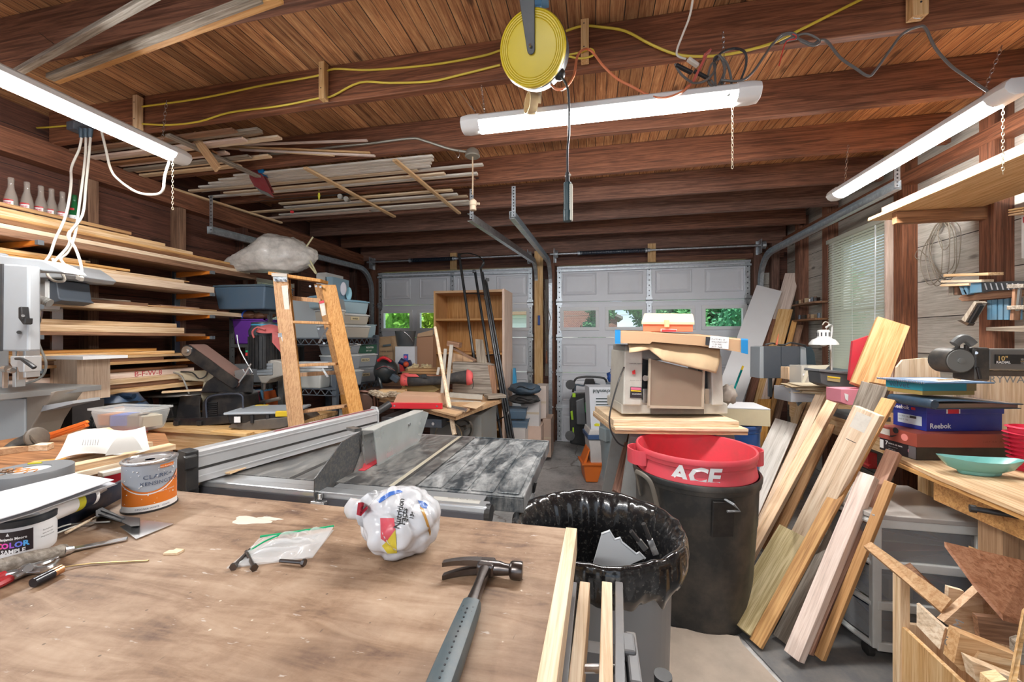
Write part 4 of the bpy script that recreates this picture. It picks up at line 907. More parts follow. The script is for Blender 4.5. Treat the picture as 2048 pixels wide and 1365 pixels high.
mk('guide_bearing',B().cyl(bs(8,738,0),bs(16,738,0),.016,seg=12).cyl(bs(20,742,-.01),bs(26,742,-.01),.012,seg=12),steel(),bs.o)
bs.pipe('lock_lever',[(32,718,-.03),(44,719,-.04),(58,728,-.05),(69,736,-.05)],[.006,.006,.007,.007,.008,.009,.009],black())
bs.plate('blade',[(4,735),(8,735),(8,777),(4,777)],0,.015,steel())
Tb=M.Rotation(-TH,4,'Z'); lw=bs.loc
TZ=1.17; b=B(); b.slab([(-2.64,1.05,TZ),(-2.62,1.66,TZ),(-3.2,1.66,TZ),(-3.2,1.05,TZ)],.028); b.xf(Tb@M.Translation(-lw)); mk('table',b,plain('cast_table',(.33,.34,.34),.3,.6,.15),bs.o,bev=.002)
bs.plate('pedestal',[(-70,800),(52,797),(53,1100),(-70,1100)],.12,.27,plain('pale_grey_paint',(.52,.54,.54),.4,0.,.08),bev=.01)
bs.plate('rear_column',[(-90,500),(-30,500),(-30,1100),(-90,1100)],.17,.27,mSL,bev=.01)
bs.plate('trunnion',[(53,795),(112,783),(90,812),(66,850),(53,880)],.12,.26,plain('cast_brown_dust',(.32,.27,.22),.6,0.,.3),bev=.004)
for px in(110,125): mk('trunnion_knob',B().lathe([(.020,0),(.022,.004),(.014,.010),(.012,.016),(.006,.022)],seg=14,ax='y').xf(M.Rotation(pi,4,'Z')@M.Translation(bs(px,798,.24)*-1*V((1,1,-1)))),steel(),bs.o,smooth=True)
bs.plate('motor_plate',[(85,812),(145,802),(146,808),(82,824)],.12,.25,mSL)
# drill press behind band saw
dp2=PT('drill_press','grey bench drill press with red stop button between band saw and lumber','drill press',W(85,1000,Y=1.72)*V((1,1,0)))
dp2.plate('pulley_cover',[(30,545),(92,522),(112,535),(128,548),(120,556),(36,556)],-.1,.2,mSL,bev=.006)
dp2.plate('head',[(58,556),(96,556),(96,606),(58,606)],-.05,.15,mAL,bev=.01); dp2.plate('switch_box',[(96,556),(112,560),(117,596),(124,601),(100,608),(96,606)],-.06,.12,plain('slate_plastic',(.07,.085,.105),.4,0.,.05),bev=.004)
dp2.plate('scale_label',[(90,563),(97,563),(97,596),(90,596)],-.065,-.058,mLW_)
mk('stop_button',B().ball(dp2(118,580,0),.02,(.6,1,1.6),2),plain('stop_red',(.75,.06,.02),.3,0.,0.),dp2.o,smooth=True)
dp2.plate('quill',[(64,606),(90,606),(88,618),(80,622),(66,618)],-.03,.05,mAL)
mk('pressure_knob',B().ball(dp2(66,640,-.06),.033,(1.2,.8,1.1),2),black(),dp2.o,smooth=True); mk('chuck',B().cyl(dp2(76,620),dp2(76,650),.022,.014,12),steel(),dp2.o,smooth=True)
dp2.pipe('power_cable',[(70,655,-.06),(78,690,-.07),(92,725,-.07),(85,752,-.07),(55,766,-.1),(-10,770,-.15)],.006,plain('cable_grey',(.30,.29,.27),.5,0.,.2))
dp2.plate('column',[(100,608),(104,608),(104,1000),(100,1000)],.10,.16,steel()); dp2.plate('base',[(80,975),(125,975),(125,1000),(80,1000)],.04,.2,mSL)
mk('hose',hose([dp2(-60,612,-.22),dp2(-20,604,-.22),dp2(40,598,-.22),dp2(80,600,-.21),dp2(100,607,-.2)],.020,.011,.12),plain('hose_grey',(.36,.36,.34),.5,0.,.2),dp2.o,smooth=True)
c=W(85,766,Z=1.18); one('plywood_box',B().bx(-3.14,-2.93,1.74,1.90,1.06,1.30),wood('maple','z',.05),'small upright plywood box behind the band saw table','box')
one('melamine_offcut',B().bx(-3.22,-2.82,1.70,1.92,1.302,1.32),mLW_,'white melamine panel lying on the plywood box','panel')
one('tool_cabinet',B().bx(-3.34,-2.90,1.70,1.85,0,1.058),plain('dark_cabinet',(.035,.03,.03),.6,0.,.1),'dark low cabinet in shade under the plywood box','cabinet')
# orange push stick, hose, clear tub
op=PT('push_stick','orange plastic push stick propped on a black dust hose','push stick',W(140,905,Y=1.30))
op.plate('blade',[(80,872),(170,842),(174,846),(170,849),(174,853),(172,855),(82,885)],-.006,.006,plain('orange_plastic',(.85,.20,.03),.4,0.,.05),bev=.001)
op.plate('rib',[(84,875),(168,847),(168,849),(84,877)],-.009,-.006,plain('orange_plastic',(.85,.20,.03),.4,0.,.05)); op.plate('rib',[(84,880),(168,851),(168,853),(84,882)],-.009,-.006,plain('orange_plastic',(.85,.20,.03),.4,0.,.05))
hh=PT('dust_port','dusty black dust hose with flared end at the far left of the side table','hose',W(40,930,Y=1.15))
hh.pipe('hose_pipe',[(-60,960,-.15),(0,918,-.05),(30,895,0),(58,882,.02),(74,876,.03)],[.024,.024,.024,.024,.024,.025,.026,.027,.028,.029,.03,.032,.034],plain('dusty_rubber',(.03,.03,.03),.5,0.,.6,12.,0.,(.25,.2,.14)),14)
hh.pipe('flare',[(68,878,.03),(74,876,.03),(78,875,.03)],[.03,.038,.042,.043,.043,.040,.036],plain('dusty_rubber2',(.12,.10,.08),.6,0.,.5),14)
mk('motor_end',B().ball(hh(72,908,.14),.055,(1,.8,.9),2),plain('dusty_rubber3',(.09,.08,.065),.6,0.,.5),hh.o,smooth=True)
ct_=bin_('clear_tub','open clear plastic tub full of bits behind the orange push stick',W(115,893,Z=.98)+V((-.05,.30,0)),TH-.15,.30,.15,.12,clear('frosted_thin',(.75,.77,.75),.35,.2),None,taper=.8)
for i,(x,c_) in enumerate(((-.1,(.5,.2,.08)),(-.03,(.08,.15,.5)),(.05,(.25,.2,.15)),(.11,(.5,.45,.35)))): one('tub_scrap',B().box(V(ct_.location)+V((x,0,.05)),(.07,.10,.05),M.Rotation(.4*i,3,'Z')),plain('scrap%d'%i,c_,.6),['rust coloured bit inside the clear tub','blue bit inside the clear tub','dark brown bit inside the clear tub','cream bit inside the clear tub'][i],'scrap')
one('offcut_block',B().prism([(-.06,0),(.05,0),(.065,.05),(.02,.085),(-.03,.08)],-.04,.04,'xz').xf(M.Translation(W(110,922,Z=.98)+V((0,.12,0)))@M.Rotation(.5,4,'Z')),wood('pine','x'),'angular pine offcut between black dust hose and paper','wood scrap')
# shop vac
sv=PT('shop_vacuum','blue and red wet dry vacuum with black corrugated hose left of the tool bench','shop vacuum',W(235,985,Y=2.02)*V((1,1,0))+V((0,0,.42)))
k=sv.k
mk('tank',B().lathe([(.13,0),(.15,.02),(.155,.38),(.16,.42),(.15,.46)],sv(232,985)*V((1,1,0)),24),plain('vac_red',(.55,.02,.035),.4,0.,.05),sv.o,smooth=True)
mk('motor_head',B().lathe([(.165,.46),(.165,.50),(.15,.56),(.11,.62),(.10,.64)],sv(236,985)*V((1,1,0)),24),plain('vac_blue',(.03,.07,.14),.4,0.,.1),sv.o,smooth=True)
sv.plate('rating_plate',[(228,817),(246,815),(248,830),(226,832)],-.175,-.168,mLW_); sv.plate('orange_tab',[(229,815),(246,813),(246,816),(229,818)],-.177,-.17,mORG)
sv.pipe('handle',[(214,806,-.05),(225,796,-.05),(245,791,-.05),(268,793,-.05)],[.018]*20,plain('vac_navy',(.015,.035,.07),.35,0.,.0))
mk('cord_wrap',B().tube([sv(236,808)+V((.13*math.cos(a),.13*math.sin(a),.006*(a/6.28)-.01)) for a in G(lambda t:t*6.28*4,60)],.008,6,1),black(),sv.o,smooth=True)
mk('hose',hose([sv(160,838,-.25),sv(185,835,-.24),sv(205,838,-.22),sv(230,843,-.24),sv(262,836,-.22),sv(290,828,-.2)],.026,.013),black(),sv.o,smooth=True); mk('hose',hose([sv(282,828,-.2),sv(240,838,-.28),sv(190,850,-.32),sv(176,852,-.34)],.026,.013),black(),sv.o,smooth=True)
sv.pipe('nozzle',[(176,852,-.34),(168,853,-.36),(150,857,-.40)],[.022,.022,.02,.02,.018,.018,.016],black(),12)
sv.pipe('inlet',[(205,832,-.20),(212,845,-.21)],[.028,.028],black(),12)
one('storage_crate',B().bx(*[*(lambda c:(c.x-.2,c.x+.2,c.y-.2,c.y+.2))(sv.loc),0,.418]),plain('dark_crate',(.05,.04,.035),.7,0.,.2),'dark wooden crate carrying the shop vacuum','crate')
# ================= tool bench =================
tbz=.80; tb=thing('tool_bench','light wood tool bench under the sander along the left wall','workbench',(-2.79,2.62,0))
mk('benchtop',B().bx(-.66,.63,-.40,.42,tbz-.03,tbz),wood('pine','x',.05),tb,bev=.002); mk('apron',B().bx(-.63,.63,-.375,-.345,tbz-.16,tbz-.031),wood('pine','x',.05),tb,bev=.002)
mk('lower_shelf',B().bx(-.6,.6,-.3,.35,.22,.25),wood('ply','x',.05),tb)
for x in(-.6,.58):
    for y in(-.30,.36): mk('leg',B().bx(x-.04,x+.04,y-.04,y+.04,0,tbz-.031),wood('pine','z',.05),tb)
# scroll saw
ss=PT('scroll_saw','old cream armed scroll saw with oval table on the tool bench','scroll saw',W(310,846,Z=tbz)+V((0,0,.0)))
mBK=plain('grimy_black',(.035,.034,.034),.42,.3,.5,14.,0.,(.14,.12,.09))
ss.plate('base_plate',[(268,842),(345,842),(352,838),(345,836),(275,838)],0,.22,mBK,bev=.002)
ss.plate('motor_case',[(286,838),(290,822),(300,815),(342,813),(348,838)],.05,.20,mBK,bev=.006)
mk('motor',B().cyl(ss(330,808,.24),ss(366,806,.24),.055,seg=18).cyl(ss(366,806,.24),ss(372,806,.24),.04,.03,14),mBK,ss.o,smooth=True)
mk('knob',B().cyl(ss(280,832,.02),ss(296,828,.08),.018,.022,14),black(),ss.o,smooth=True); mk('knob',B().cyl(ss(303,830,.03),ss(312,828,.06),.014,seg=12),steel(),ss.o,smooth=True)
tbp=ss(330,791,.12); mk('saw_table',B().lathe([(.28,0),(.285,.006),(.28,.012)],tbp,30,1,.45),plain('table_grey',(.17,.17,.165),.4,.4,.3),ss.o,smooth=True)
for a,c in(((300,796),(305,818)),((322,797),(322,815))): ss.pipe('table_bracket',[(*a,.12),(*c,.12)],.012,mBK)
mCR=plain('cream_enamel',(.62,.55,.40),.4,0.,.25)
ss.plate('upper_arm',[(332,748),(345,744),(415,741),(424,748),(432,772),(420,775),(408,764),(380,762),(334,760)],.10,.16,mCR,bev=.004)
ss.plate('rear_arm',[(408,760),(432,760),(436,822),(400,822),(402,790)],.10,.17,mCR,bev=.004)
ss.plate('blade_clamp',[(303,756),(318,750),(334,748),(334,762),(310,763)],.09,.17,black(),bev=.002)
ss.pipe('blade_frame',[(302,760,.12),(300,768,.12),(300,780,.12),(309,782,.12),(309,762,.12)],.005,black(),6,1)
ss.pipe('blower_tube',[(340,762,.1),(338,772,.1),(326,779,.1),(312,781,.1)],.005,plain('tan_tube',(.45,.35,.2),.5,0.,.1)); ss.pipe('power_cable',[(345,745,.1),(362,752,.05),(372,772,.03),(378,788,.05)],.006,plain('cable_grey',(.30,.29,.27),.5,0.,.2)); ss.pipe('power_cable',[(362,744,.1),(385,746,.06),(398,758,.06),(412,752,.08),(416,738,.1)],.005,black())
board('wood_strip',W(292,789,Z=1.045)+V((0,.1,0)),W(402,782,Z=1.045)+V((0,.1,0)),.05,.012,wood('pale','x',.05),'thin pale strip lying on the scroll saw table','wood strip')
# belt and disc sander
bd=PT('belt_sander','black belt and disc sander with raised brown belt on the tool bench','sander',W(405,853,Z=tbz)+V((0,.02,0)))
mBD=plain('sander_black',(.022,.022,.024),.30,.2,.4,7.,0.,(.16,.13,.10))
bd.plate('base',[(345,851),(347,838),(470,832),(474,846),(400,853)],0,.26,mBD,bev=.004); 
for px in(346,392): bd.plate('rubber_foot',[(px,852),(px+10,852),(px+10,843),(px,843)],-.02,.03,black(),bev=.003)
b=B().rings([[bd(x,y,d) for x,y,d in pts] for pts in ([(352,838,.02),(402,838,.0),(402,838,.25),(352,838,.25)],[(357,808,.05),(400,812,.02),(400,812,.22),(357,808,.22)],[(362,792,.07),(402,792,.05),(402,792,.20),(362,792,.20)])])
mk('gear_housing',b,mBD,bd.o,bev=.006)
bd.plate('disc_guard',[(402,842),(404,806),(414,792),(440,785),(476,784),(486,792),(490,836),(470,842)],.02,.20,mBD,bev=.008)
for i in range(9): bd.plate('vent_slot',[(410,806+i*4),(434,805+i*4),(434,807+i*4),(410,808+i*4)],.010,.018,black())
bd.pipe('table_trim',[(414,836,.0),(412,806,.0),(420,794,0),(450,789,0),(482,790,0),(486,806,0),(486,832,0)],.006,plain('trim_blue_black',(.05,.06,.085),.3,.2,.1))
b=B().rings([[bd(x,y,d) for x,y in [(400,786),(412,765),(440,745),(470,750),(508,748),(506,786)]] for d in(.06,.20)]); mk('arm_housing',b,mBD,bd.o,bev=.008)
# belt arm: two rollers and an abrasive belt around
a0,a1=bd(392,702,.12),bd(481,764,.12); ax=(a1-a0).normalized(); ny=V((-ax.z,0,ax.x))
r0,wd=.048,.075
def beltring(r,y):
    P=[]
    for k in range(13): an=pi/2+pi*k/12; P.append(a0+ax*math.cos(an)*r+ny*math.sin(an)*r)
    for k in range(7): an=-pi/2+pi*k/6; P.append(a1+ax*math.cos(an)*r*.8+ny*math.sin(an)*r*.8)
    return [p+V((0,y,0)) for p in P]
mk('abrasive_belt',B().rings([beltring(r0,-wd),beltring(r0,wd)],cap=False).rings([beltring(r0-.003,-wd),beltring(r0-.003,wd)],cap=False),plain('abrasive_brown',(.24,.14,.115),.75,0.,.2,30.),bd.o,smooth=True)
mk('platen',B().rings([beltring(r0-.004,-wd-.004),beltring(r0-.004,-wd+.03)]),mBD,bd.o)
mk('roller',B().cyl(a0+V((0,-wd-.012,0)),a0+V((0,wd,0)),.036,seg=20),steel(),bd.o,smooth=True); mk('roller_bolt',B().cyl(a0+V((0,-wd-.022,0)),a0+V((0,-wd,0)),.014,seg=10),steel(),bd.o)
bd.plate('tension_bracket',[(468,742),(486,738),(492,750),(480,762),(470,756)],.03,.08,steel(),bev=.003)
bd.pipe('lever',[(478,765,.02),(490,748,.02),(502,728,.03)],.006,steel())
# metal tray + organiser
tt=PT('sander_base','grey tilted cast base plate under the parts organiser','machine base',W(520,862,Z=tbz)+V((0,.04,0)))
tt.plate('plate',[(455,856),(500,862),(560,858),(610,842),(600,832),(465,845)],-.02,.2,plain('dusty_cast',(.14,.125,.11),.5,.3,.5),bev=.006)
og=thing('parts_organiser','black parts organiser with translucent lid and yellow latches on the tool bench','organiser',W(512,846,Z=.845)+V((0,.12,0)),TH+.12); 
mk('case',B().taper((0,0,0),(.40,.26),(.42,.28),.062),black(),og,bev=.006)
for x in(-.15,-.05,.05,.13): mk('case_rib',B().bx(x-.01,x+.01,-.146,-.13,.002,.058),black(),og,bev=.002)
mk('lid',B().box((0,0,.071),(.45,.31,.016)),clear('smoky_lid',(.50,.55,.60),.75,.3),og,bev=.006)
for x,y in((-.12,.145),(.15,-.145)): mk('latch',B().bx(x-.045,x+.045,y-.014,y+.014,.045,.082),mYL,og,bev=.003)
mk('label',B().bx(-.16,-.12,-.148,-.146,.01,.05),mLW_,og)
mk('contents',B().bx(-.17,.17,-.11,.11,.055,.062),plain('parts_tan',(.45,.30,.2),.6,0.,.6,40.),og)
board('wood_scrap',W(430,864,Z=tbz+.011)+V((0,.0,0)),W(500,869,Z=tbz+.011),.07,.02,wood('pine','x',.05),'flat pine scrap at the front edge of the tool bench','wood scrap')
rope('pneumatic_tool',[W(503,808,Y=2.72),W(530,804,Y=2.72),W(560,797,Y=2.75)],.015,plain('tool_grey',(.32,.30,.28),.4,.4,.3),'grey hand tool lying on the organiser lid','hand tool')
# bench drill press with black motor and red cap
mp_=PT('bench_drill_press','small drill press with black finned motor and grey head behind the organiser','drill press',W(540,830,Y=2.83)*V((1,1,0))+V((0,0,tbz)))
mc=mp_(530,700,.0); R0=37*mp_.k*.72
mk('motor',B().lathe([(R0,-.15),(R0,.16)],(mc.x,mc.y,mc.z),24),black(),mp_.o,smooth=True)
for i in range(26): a=2*pi*i/26; mk('cooling_fin',B().box((mc.x+R0*1.03*math.cos(a),mc.y+R0*1.03*math.sin(a),mc.z-.02),(.014,.004,.26),M.Rotation(a,3,'Z')),black(),mp_.o)
mk('motor_cap',B().lathe([(R0*1.04,.12),(R0*1.06,.16),(R0*.9,.19),(R0*.88,.225),(.02,.235)],(mc.x,mc.y,mc.z),24),plain('motor_cap',(.04,.06,.075),.35,0.,.0),mp_.o,smooth=True)
mk('blue_band',B().lathe([(R0*.9,.20),(R0*.91,.21)],(mc.x,mc.y,mc.z),24,cap=False),plain('cyan_band',(.05,.35,.55),.4,0.,0.),mp_.o)
mp_.plate('head',[(512,724),(548,720),(566,724),(566,752),(540,760),(532,768),(522,768),(514,752)],-.08,.14,plain('head_grey',(.46,.44,.40),.4,.1,.3),bev=.012)
for i in range(4): mp_.plate('speed_label',[(514,728+i*6),(545,727+i*6),(545,732+i*6),(514,733+i*6)],-.088,-.08,plain('label_blue_grey',(.38,.42,.46),.35,.3,.1))
mk('chuck',B().cyl(mp_(527,766),mp_(527,780),.022,.016,12).cyl(mp_(527,780),mp_(527,812),.004,seg=8),steel(),mp_.o,smooth=True)
mp_.plate('switch',[(490,695),(500,695),(500,716),(490,716)],-.05,.02,black(),bev=.002); mp_.plate('green_button',[(491,701),(499,701),(499,705),(491,705)],-.055,-.05,plain('btn_green',(.0,.45,.2),.4,0.,0.)); mp_.plate('red_button',[(491,706),(499,706),(499,712),(491,712)],-.055,-.05,plain('btn_red',(.75,.05,.05),.4,0.,0.))
mp_.pipe('feed_lever',[(505,745,-.12),(480,700,-.12),(474,670,-.12)],.006,steel()); mp_.pipe('feed_lever',[(505,745,-.12),(494,768,-.14)],.006,steel())
mp_.plate('column',[(556,752),(566,752),(566,830),(556,830)],.05,.11,steel()); mp_.plate('base',[(500,830),(570,830),(570,822),(500,822)],-.1,.18,mBD)
# red cap draped on motor
cp=PT('baseball_cap','faded red baseball cap hung over the drill press motor','cap',W(535,672,Y=2.70))
mCP=plain('faded_red_cloth',(.55,.13,.13),.85,0.,.25,6.)
cc_=cp(540,668,.06)
b=B().grid(lambda u,v:cc_+V((.088*math.cos(u*2*pi)*math.sin(v*1.45)*1.15,.085*math.sin(u*2*pi)*math.sin(v*1.45),.07*math.cos(v*1.45)+.006*math.sin(u*14))),28,8)
mk('crown',b,mCP,cp.o,smooth='all')
mk('visor',B().slab([cp(545,662,-.05),cp(560,668,-.06),cp(578,735,-.03),cp(562,705,-.05),cp(545,685,-.06)],.004).slab([cp(560,664,-.05),cp(568,672,.05),cp(578,735,-.03)],.004),mCP,cp.o)
cp.pipe('strap',[(508,676,-.02),(505,664,-.03),(515,655,-.03),(530,660,-.03)],.007,mCP,8)
# ================= table saw =================
tsz=.92; ts=thing('table_saw','large dusty black contractor table saw behind the bench with silver fence','table saw',(-.8,1.6,0))
@cached
def mIron(c=(.06,.06,.062),d=(.30,.29,.27),amt=.85):
    n=N('dusty_iron'); v=n.co(); f=n.noise(n.map(v,(7,2.2,1)),2.2,7,.7,.8); g=n.noise(v,45,4,.7)
    k=n.ramp(n.ma('ADD',n.ma('MULTIPLY',f,.75),n.ma('MULTIPLY',g,.25)),[(.42,(0,0,0)),(.62,(1,1,1))])
    return n.fin(n.mix(n.ma('MULTIPLY',k,amt),c,d),n.ramp(k,[(0,(.28,.28,.28)),(1,(.7,.7,.7))]),.25)
ox,oy=-.8,1.6
def tb_(x0,x1,y0,y1,z0,z1): return (x0-ox,x1-ox,y0-oy,y1-oy,z0,z1)
b=B().bx(*tb_(-1.36,-.905,1.235,1.94,tsz-.035,tsz)).bx(*tb_(-.855,-.60,1.235,1.94,tsz-.035,tsz)).bx(*tb_(-.905,-.855,1.235,1.36,tsz-.035,tsz)).bx(*tb_(-.905,-.855,1.84,1.94,tsz-.035,tsz))
for e in (): pass
top=mk('cast_table',b,mIron(),ts,bev=.002)
mk('throat_plate',B().bx(*tb_(-.904,-.856,1.361,1.839,tsz-.006,tsz+.0015)),plain('throat_red',(.60,.04,.06),.4,0.,.1),ts)
mk('miter_slot',B().bx(*tb_(-.685,-.668,1.236,1.939,tsz+.0002,tsz+.0012)),plain('slot_steel',(.72,.66,.52),.35,.6,.1),ts)
mk('miter_slot',B().bx(*tb_(-.668,-.655,1.236,1.939,tsz+.0002,tsz+.001)),plain('slot_shadow',(.02,.02,.02),.6,0.,.1),ts)
mk('miter_slot',B().bx(*tb_(-1.075,-1.055,1.236,1.939,tsz+.0002,tsz+.001)),plain('slot_shadow',(.02,.02,.02),.6,0.,.1),ts)
b=B().bx(*tb_(-.598,-.22,1.235,1.95,tsz-.050,tsz-.004))
xs=[-.597,-.50,-.41,-.32,-.235]
for i in range(4): b.bx(*tb_(xs[i]+.008,xs[i+1]-.006,1.262,1.925,tsz-.004,tsz+.0005))
b.bx(*tb_(-.228,-.22,1.235,1.95,tsz-.004,tsz+.001)).bx(*tb_(-.598,-.22,1.235,1.243,tsz-.004,tsz+.001)).bx(*tb_(-.598,-.22,1.942,1.95,tsz-.004,tsz+.001))
mk('extension_wing',b,mIron((.04,.05,.058),(.38,.385,.38)),ts,bev=.003)
mk('alloy_bolt',B().cyl((-.945-ox,1.78-oy,tsz),(-.945-ox,1.78-oy,tsz+.001),.018,seg=16),plain('plywood_plug',(.72,.52,.25),.6,0.,.1),ts)
fr_=mk('front_rail',B().bar(V((-1.42,1.175,tsz-.028))-ts.location,V((-.315,1.165,tsz-.028))-ts.location,.05,.055),plain('brushed_alu',(.50,.52,.54),.3,.7,.15),ts,bev=.006)
mk('rail_face',B().bar(V((-1.42,1.147,tsz-.036))-ts.location,V((-.315,1.137,tsz-.036))-ts.location,.006,.034),plain('anodised_dark',(.10,.10,.115),.35,.5,.1),ts)
mk('rail_end_cap',B().cyl(V((-.322,1.16,tsz-.028))-ts.location,V((-.306,1.16,tsz-.028))-ts.location,.029,seg=14),black(),ts)
mk('rail_shelf',B().slab([V(q)-ts.location for q in((-1.40,1.20,tsz-.004),(-.93,1.20,tsz-.004),(-.93,1.232,tsz-.002),(-1.40,1.232,tsz-.002))],.004).slab([V(q)-ts.location for q in((-.87,1.20,tsz-.004),(-.34,1.19,tsz-.004),(-.34,1.232,tsz-.002),(-.87,1.232,tsz-.002))],.004),plain('brushed_alu',(.50,.52,.54),.3,.7,.15),ts)
lb=mk('rule_label',B().bx(*tb_(-.50,-.345,1.160,1.188,tsz-.0004,tsz+.0002)),plain('silver_label',(.55,.54,.50),.35,.3,0.),ts); text('INSPECT BLADE GUARD',.010,black(),ts,(-.345-ox,1.187-oy,tsz+.0004),(0,0,pi),.0)
mk('rear_rail',B().bx(*tb_(-1.40,-.25,1.955,1.99,tsz-.05,tsz-.01)),plain('brushed_alu',(.50,.52,.54),.3,.7,.15),ts)
mk('cabinet',B().taper((-.93-ox,1.6-oy,.42),(.50,.50),(.46,.48),.455),plain('saw_grey',(.10,.105,.11),.5,.2,.3),ts,bev=.01)
for x in(-1.2,-.66):
    for y in(1.33,1.87): mk('leg',B().bar((x-ox,y-oy,.43),(x*1.06-.0-ox+.0,y+(.05 if y>1.6 else -.05)-oy,0),.04,.04),plain('saw_grey',(.10,.105,.11),.5,.2,.3),ts)
mk('wing_brace',B().bar((-.40-ox,1.25-oy,tsz-.055),(-.68-ox,1.30-oy,.55),.02,.02),steel(),ts)
o=mk('height_wheel',B().lathe([(.065,0),(.07,.012),(.065,.022),(.012,.02),(.012,.05)],(0,0,0),20,ax='x'),black(),ts); o.location=(-.13,-.30,.62); o.rotation_euler=(0,0,-pi/2)
# rip fence
fn=thing('rip_fence','long silver rip fence lying skew across the table saw','rip fence',(-1.365,1.12,tsz+.004)); fd=V((-1.13,1.90,tsz+.02))-V((-1.365,1.12,tsz+.004)); fx=fd.normalized(); side=V((0,0,1)).cross(fx).normalized()
def F3(t,a,z): return fd*t+side*a+V((0,0,z))
prof=[(-.027,0),(-.027,.045),(-.022,.049),(-.027,.053),(-.027,.105),(-.020,.112),(.020,.112),(.027,.105),(.027,0)]
mFA=plain('fence_alu',(.60,.61,.62),.32,.5,.10)
mk('extrusion',B().rings([[F3(t,a,z) for a,z in prof] for t in(0,1)]),mFA,fn)
for a0 in(.048,): mk('face_groove',B().bar(F3(0,-.0275,a0),F3(1,-.0275,a0),.0015,.008),plain('slot_shadow',(.02,.02,.02),.6,0.,.1),fn)
mk('face_ridge',B().bar(F3(.0,-.028,.09),F3(1,-.028,.09),.003,.004).bar(F3(.0,-.028,.02),F3(1,-.028,.02),.003,.004),mFA,fn)
mk('scale_strip',B().bar(F3(.35,.0,.1125),F3(.98,.0,.1125),.02,.0012),plain('maroon_strip',(.20,.05,.06),.5,0.,.2),fn)
t=text('CRAFTSMAN',.016,mLW_,fn,F3(.55,.006,.1135),(0,0,math.atan2(fx.y,fx.x)),.0003)
b=B().rings([[F3(t,a,z) for a,z in((-.031,-.02),(-.031,.115),(.031,.115),(.031,-.02))] for t in(-.035,.012)])
mk('front_clamp',b,black(),fn,bev=.004); mk('clamp_foot',B().rings([[F3(t,a,z) for a,z in((-.012,-.075),(-.02,-.02),(.02,-.02),(.012,-.075))] for t in(-.03,.02)]),black(),fn,bev=.003)
mk('clamp_jaw',B().rings([[F3(t,a,z) for a,z in((-.045,.06),(-.045,.10),(-.03,.105),(-.03,.055))] for t in(-.045,.0)]),black(),fn,bev=.003)
mk('rear_cap',B().rings([[F3(t,a,z) for a,z in((-.030,-.01),(-.030,.10),(-.018,.125),(.018,.125),(.030,.10),(.030,-.01))] for t in(.985,1.0)]),plain('cap_grey',(.42,.43,.44),.4,.2,.1),fn,bev=.003)
mk('fence_handle',B().cyl(F3(1.0,.0,.09),F3(1.10,-.02,.125),.017,.020,16),black(),fn,smooth=True)
# blade guard
bg_=thing('blade_guard','smoky clear blade guard with dark front plate standing on the table saw','blade guard',(-.89,1.5,tsz)); 
def gp(px,py,x=-.89): return W(px,py,X=x)-bg_.location
mSM=N('smoky_acrylic'); _v=mSM.co(); _f=mSM.noise(mSM.map(_v,(1,2,2)),3,3,.5); mSM.fin((.40,.43,.42),.15); mSM.put(mSM.b.inputs['Alpha'],mSM.ramp(_f,[(.3,(.42,.42,.42)),(.7,(.60,.60,.60))])); mSM=mSM.m
P=[gp(731,930),gp(723,862),gp(745,850),gp(828,822),gp(838,825),gp(822,874),gp(812,893)]
mk('clear_side',B().slab(P,.004),mSM,bg_); mk('clear_side',B().slab([p+V((.05,0,0)) for p in P],.004),mSM,bg_)
mk('clear_top',B().slab([P[1],P[3],P[3]+V((.05,0,0)),P[1]+V((.05,0,0))],.004),plain('dusty_acrylic',(.42,.42,.40),.4,0.,.4),bg_)
mk('wedge_panel',B().tube([gp(797,840)+V((-.006,0,0)),gp(823,876)+V((-.006,0,0)),gp(836,826)+V((-.006,0,0))],.0018,5,1),black(),bg_)
mk('pivot_bolt',B().cyl(gp(796,848)+V((-.02,0,0)),gp(796,848)+V((.06,0,0)),.007,seg=10),steel(),bg_)
D=[gp(*q) for q in((627,1000),(628,958),(683,884),(723,862),(722,900),(703,950),(658,988),(648,1000))]
mk('dark_plate',B().slab(D,.004),plain('dark_acrylic',(.06,.065,.07),.2,.1,.3,110.),bg_)
mk('riving_knife',B().slab([gp(*q,-.88) for q in((690,960),(706,952),(724,905),(722,870),(728,925),(722,948))],.003),mIron(),bg_)
mk('guard_arm',B().bar(gp(716,861,-.93),gp(700,857,-1.0),.03,.012),mIron(),bg_)
mk('clamp',B().box(gp(640,999,-.87)+V((0,0,-.01)),(.05,.03,.012)).cyl(gp(640,999,-.87),gp(640,999,-.87)+V((0,0,.018)),.008,seg=8),steel(),bg_,bev=.002)
# push strip on table
board('yardstick',W(455,948,Z=tsz+.012),W(668,868,Z=tsz+.012),.022,.006,wood('pale','x',.05),'thin pale wood yardstick lying along the rip fence on the saw','stick')
one('yellow_tag',B().prism([(-.02,-.01),(.02,-.008),(.02,.008),(-.02,.006)],0,.004,'xy').xf(M.Translation(W(660,874,Z=tsz+.002))),mYL,'yellow plastic tab on the table saw beside the fence','tab')
# tools under the rail
one('tool_cart',B().bx(-1.55,-.98,.985,1.10,0,.805),plain('wire_grey',(.10,.10,.10),.4,.5,.1),'dark tool cart squeezed under the saw rail','cart')
for i,(px,c,lb) in enumerate(((516,(.6,.02,.04),'red plastic clip'),(524,(.03,.1,.45),'blue plastic clip'),(536,(.75,.6,.0),'yellow pencil sharpener'),(552,(.45,.22,.07),'small drilled wood block'))): 
    p=W(px,981,Y=1.06); one('small_clip',B().box((p.x,1.06,.84),(.014 if i<2 else .022,.03,.07)),plain('clip%d'%i,c,.5),lb+' standing in the tray under the saw rail','clip')
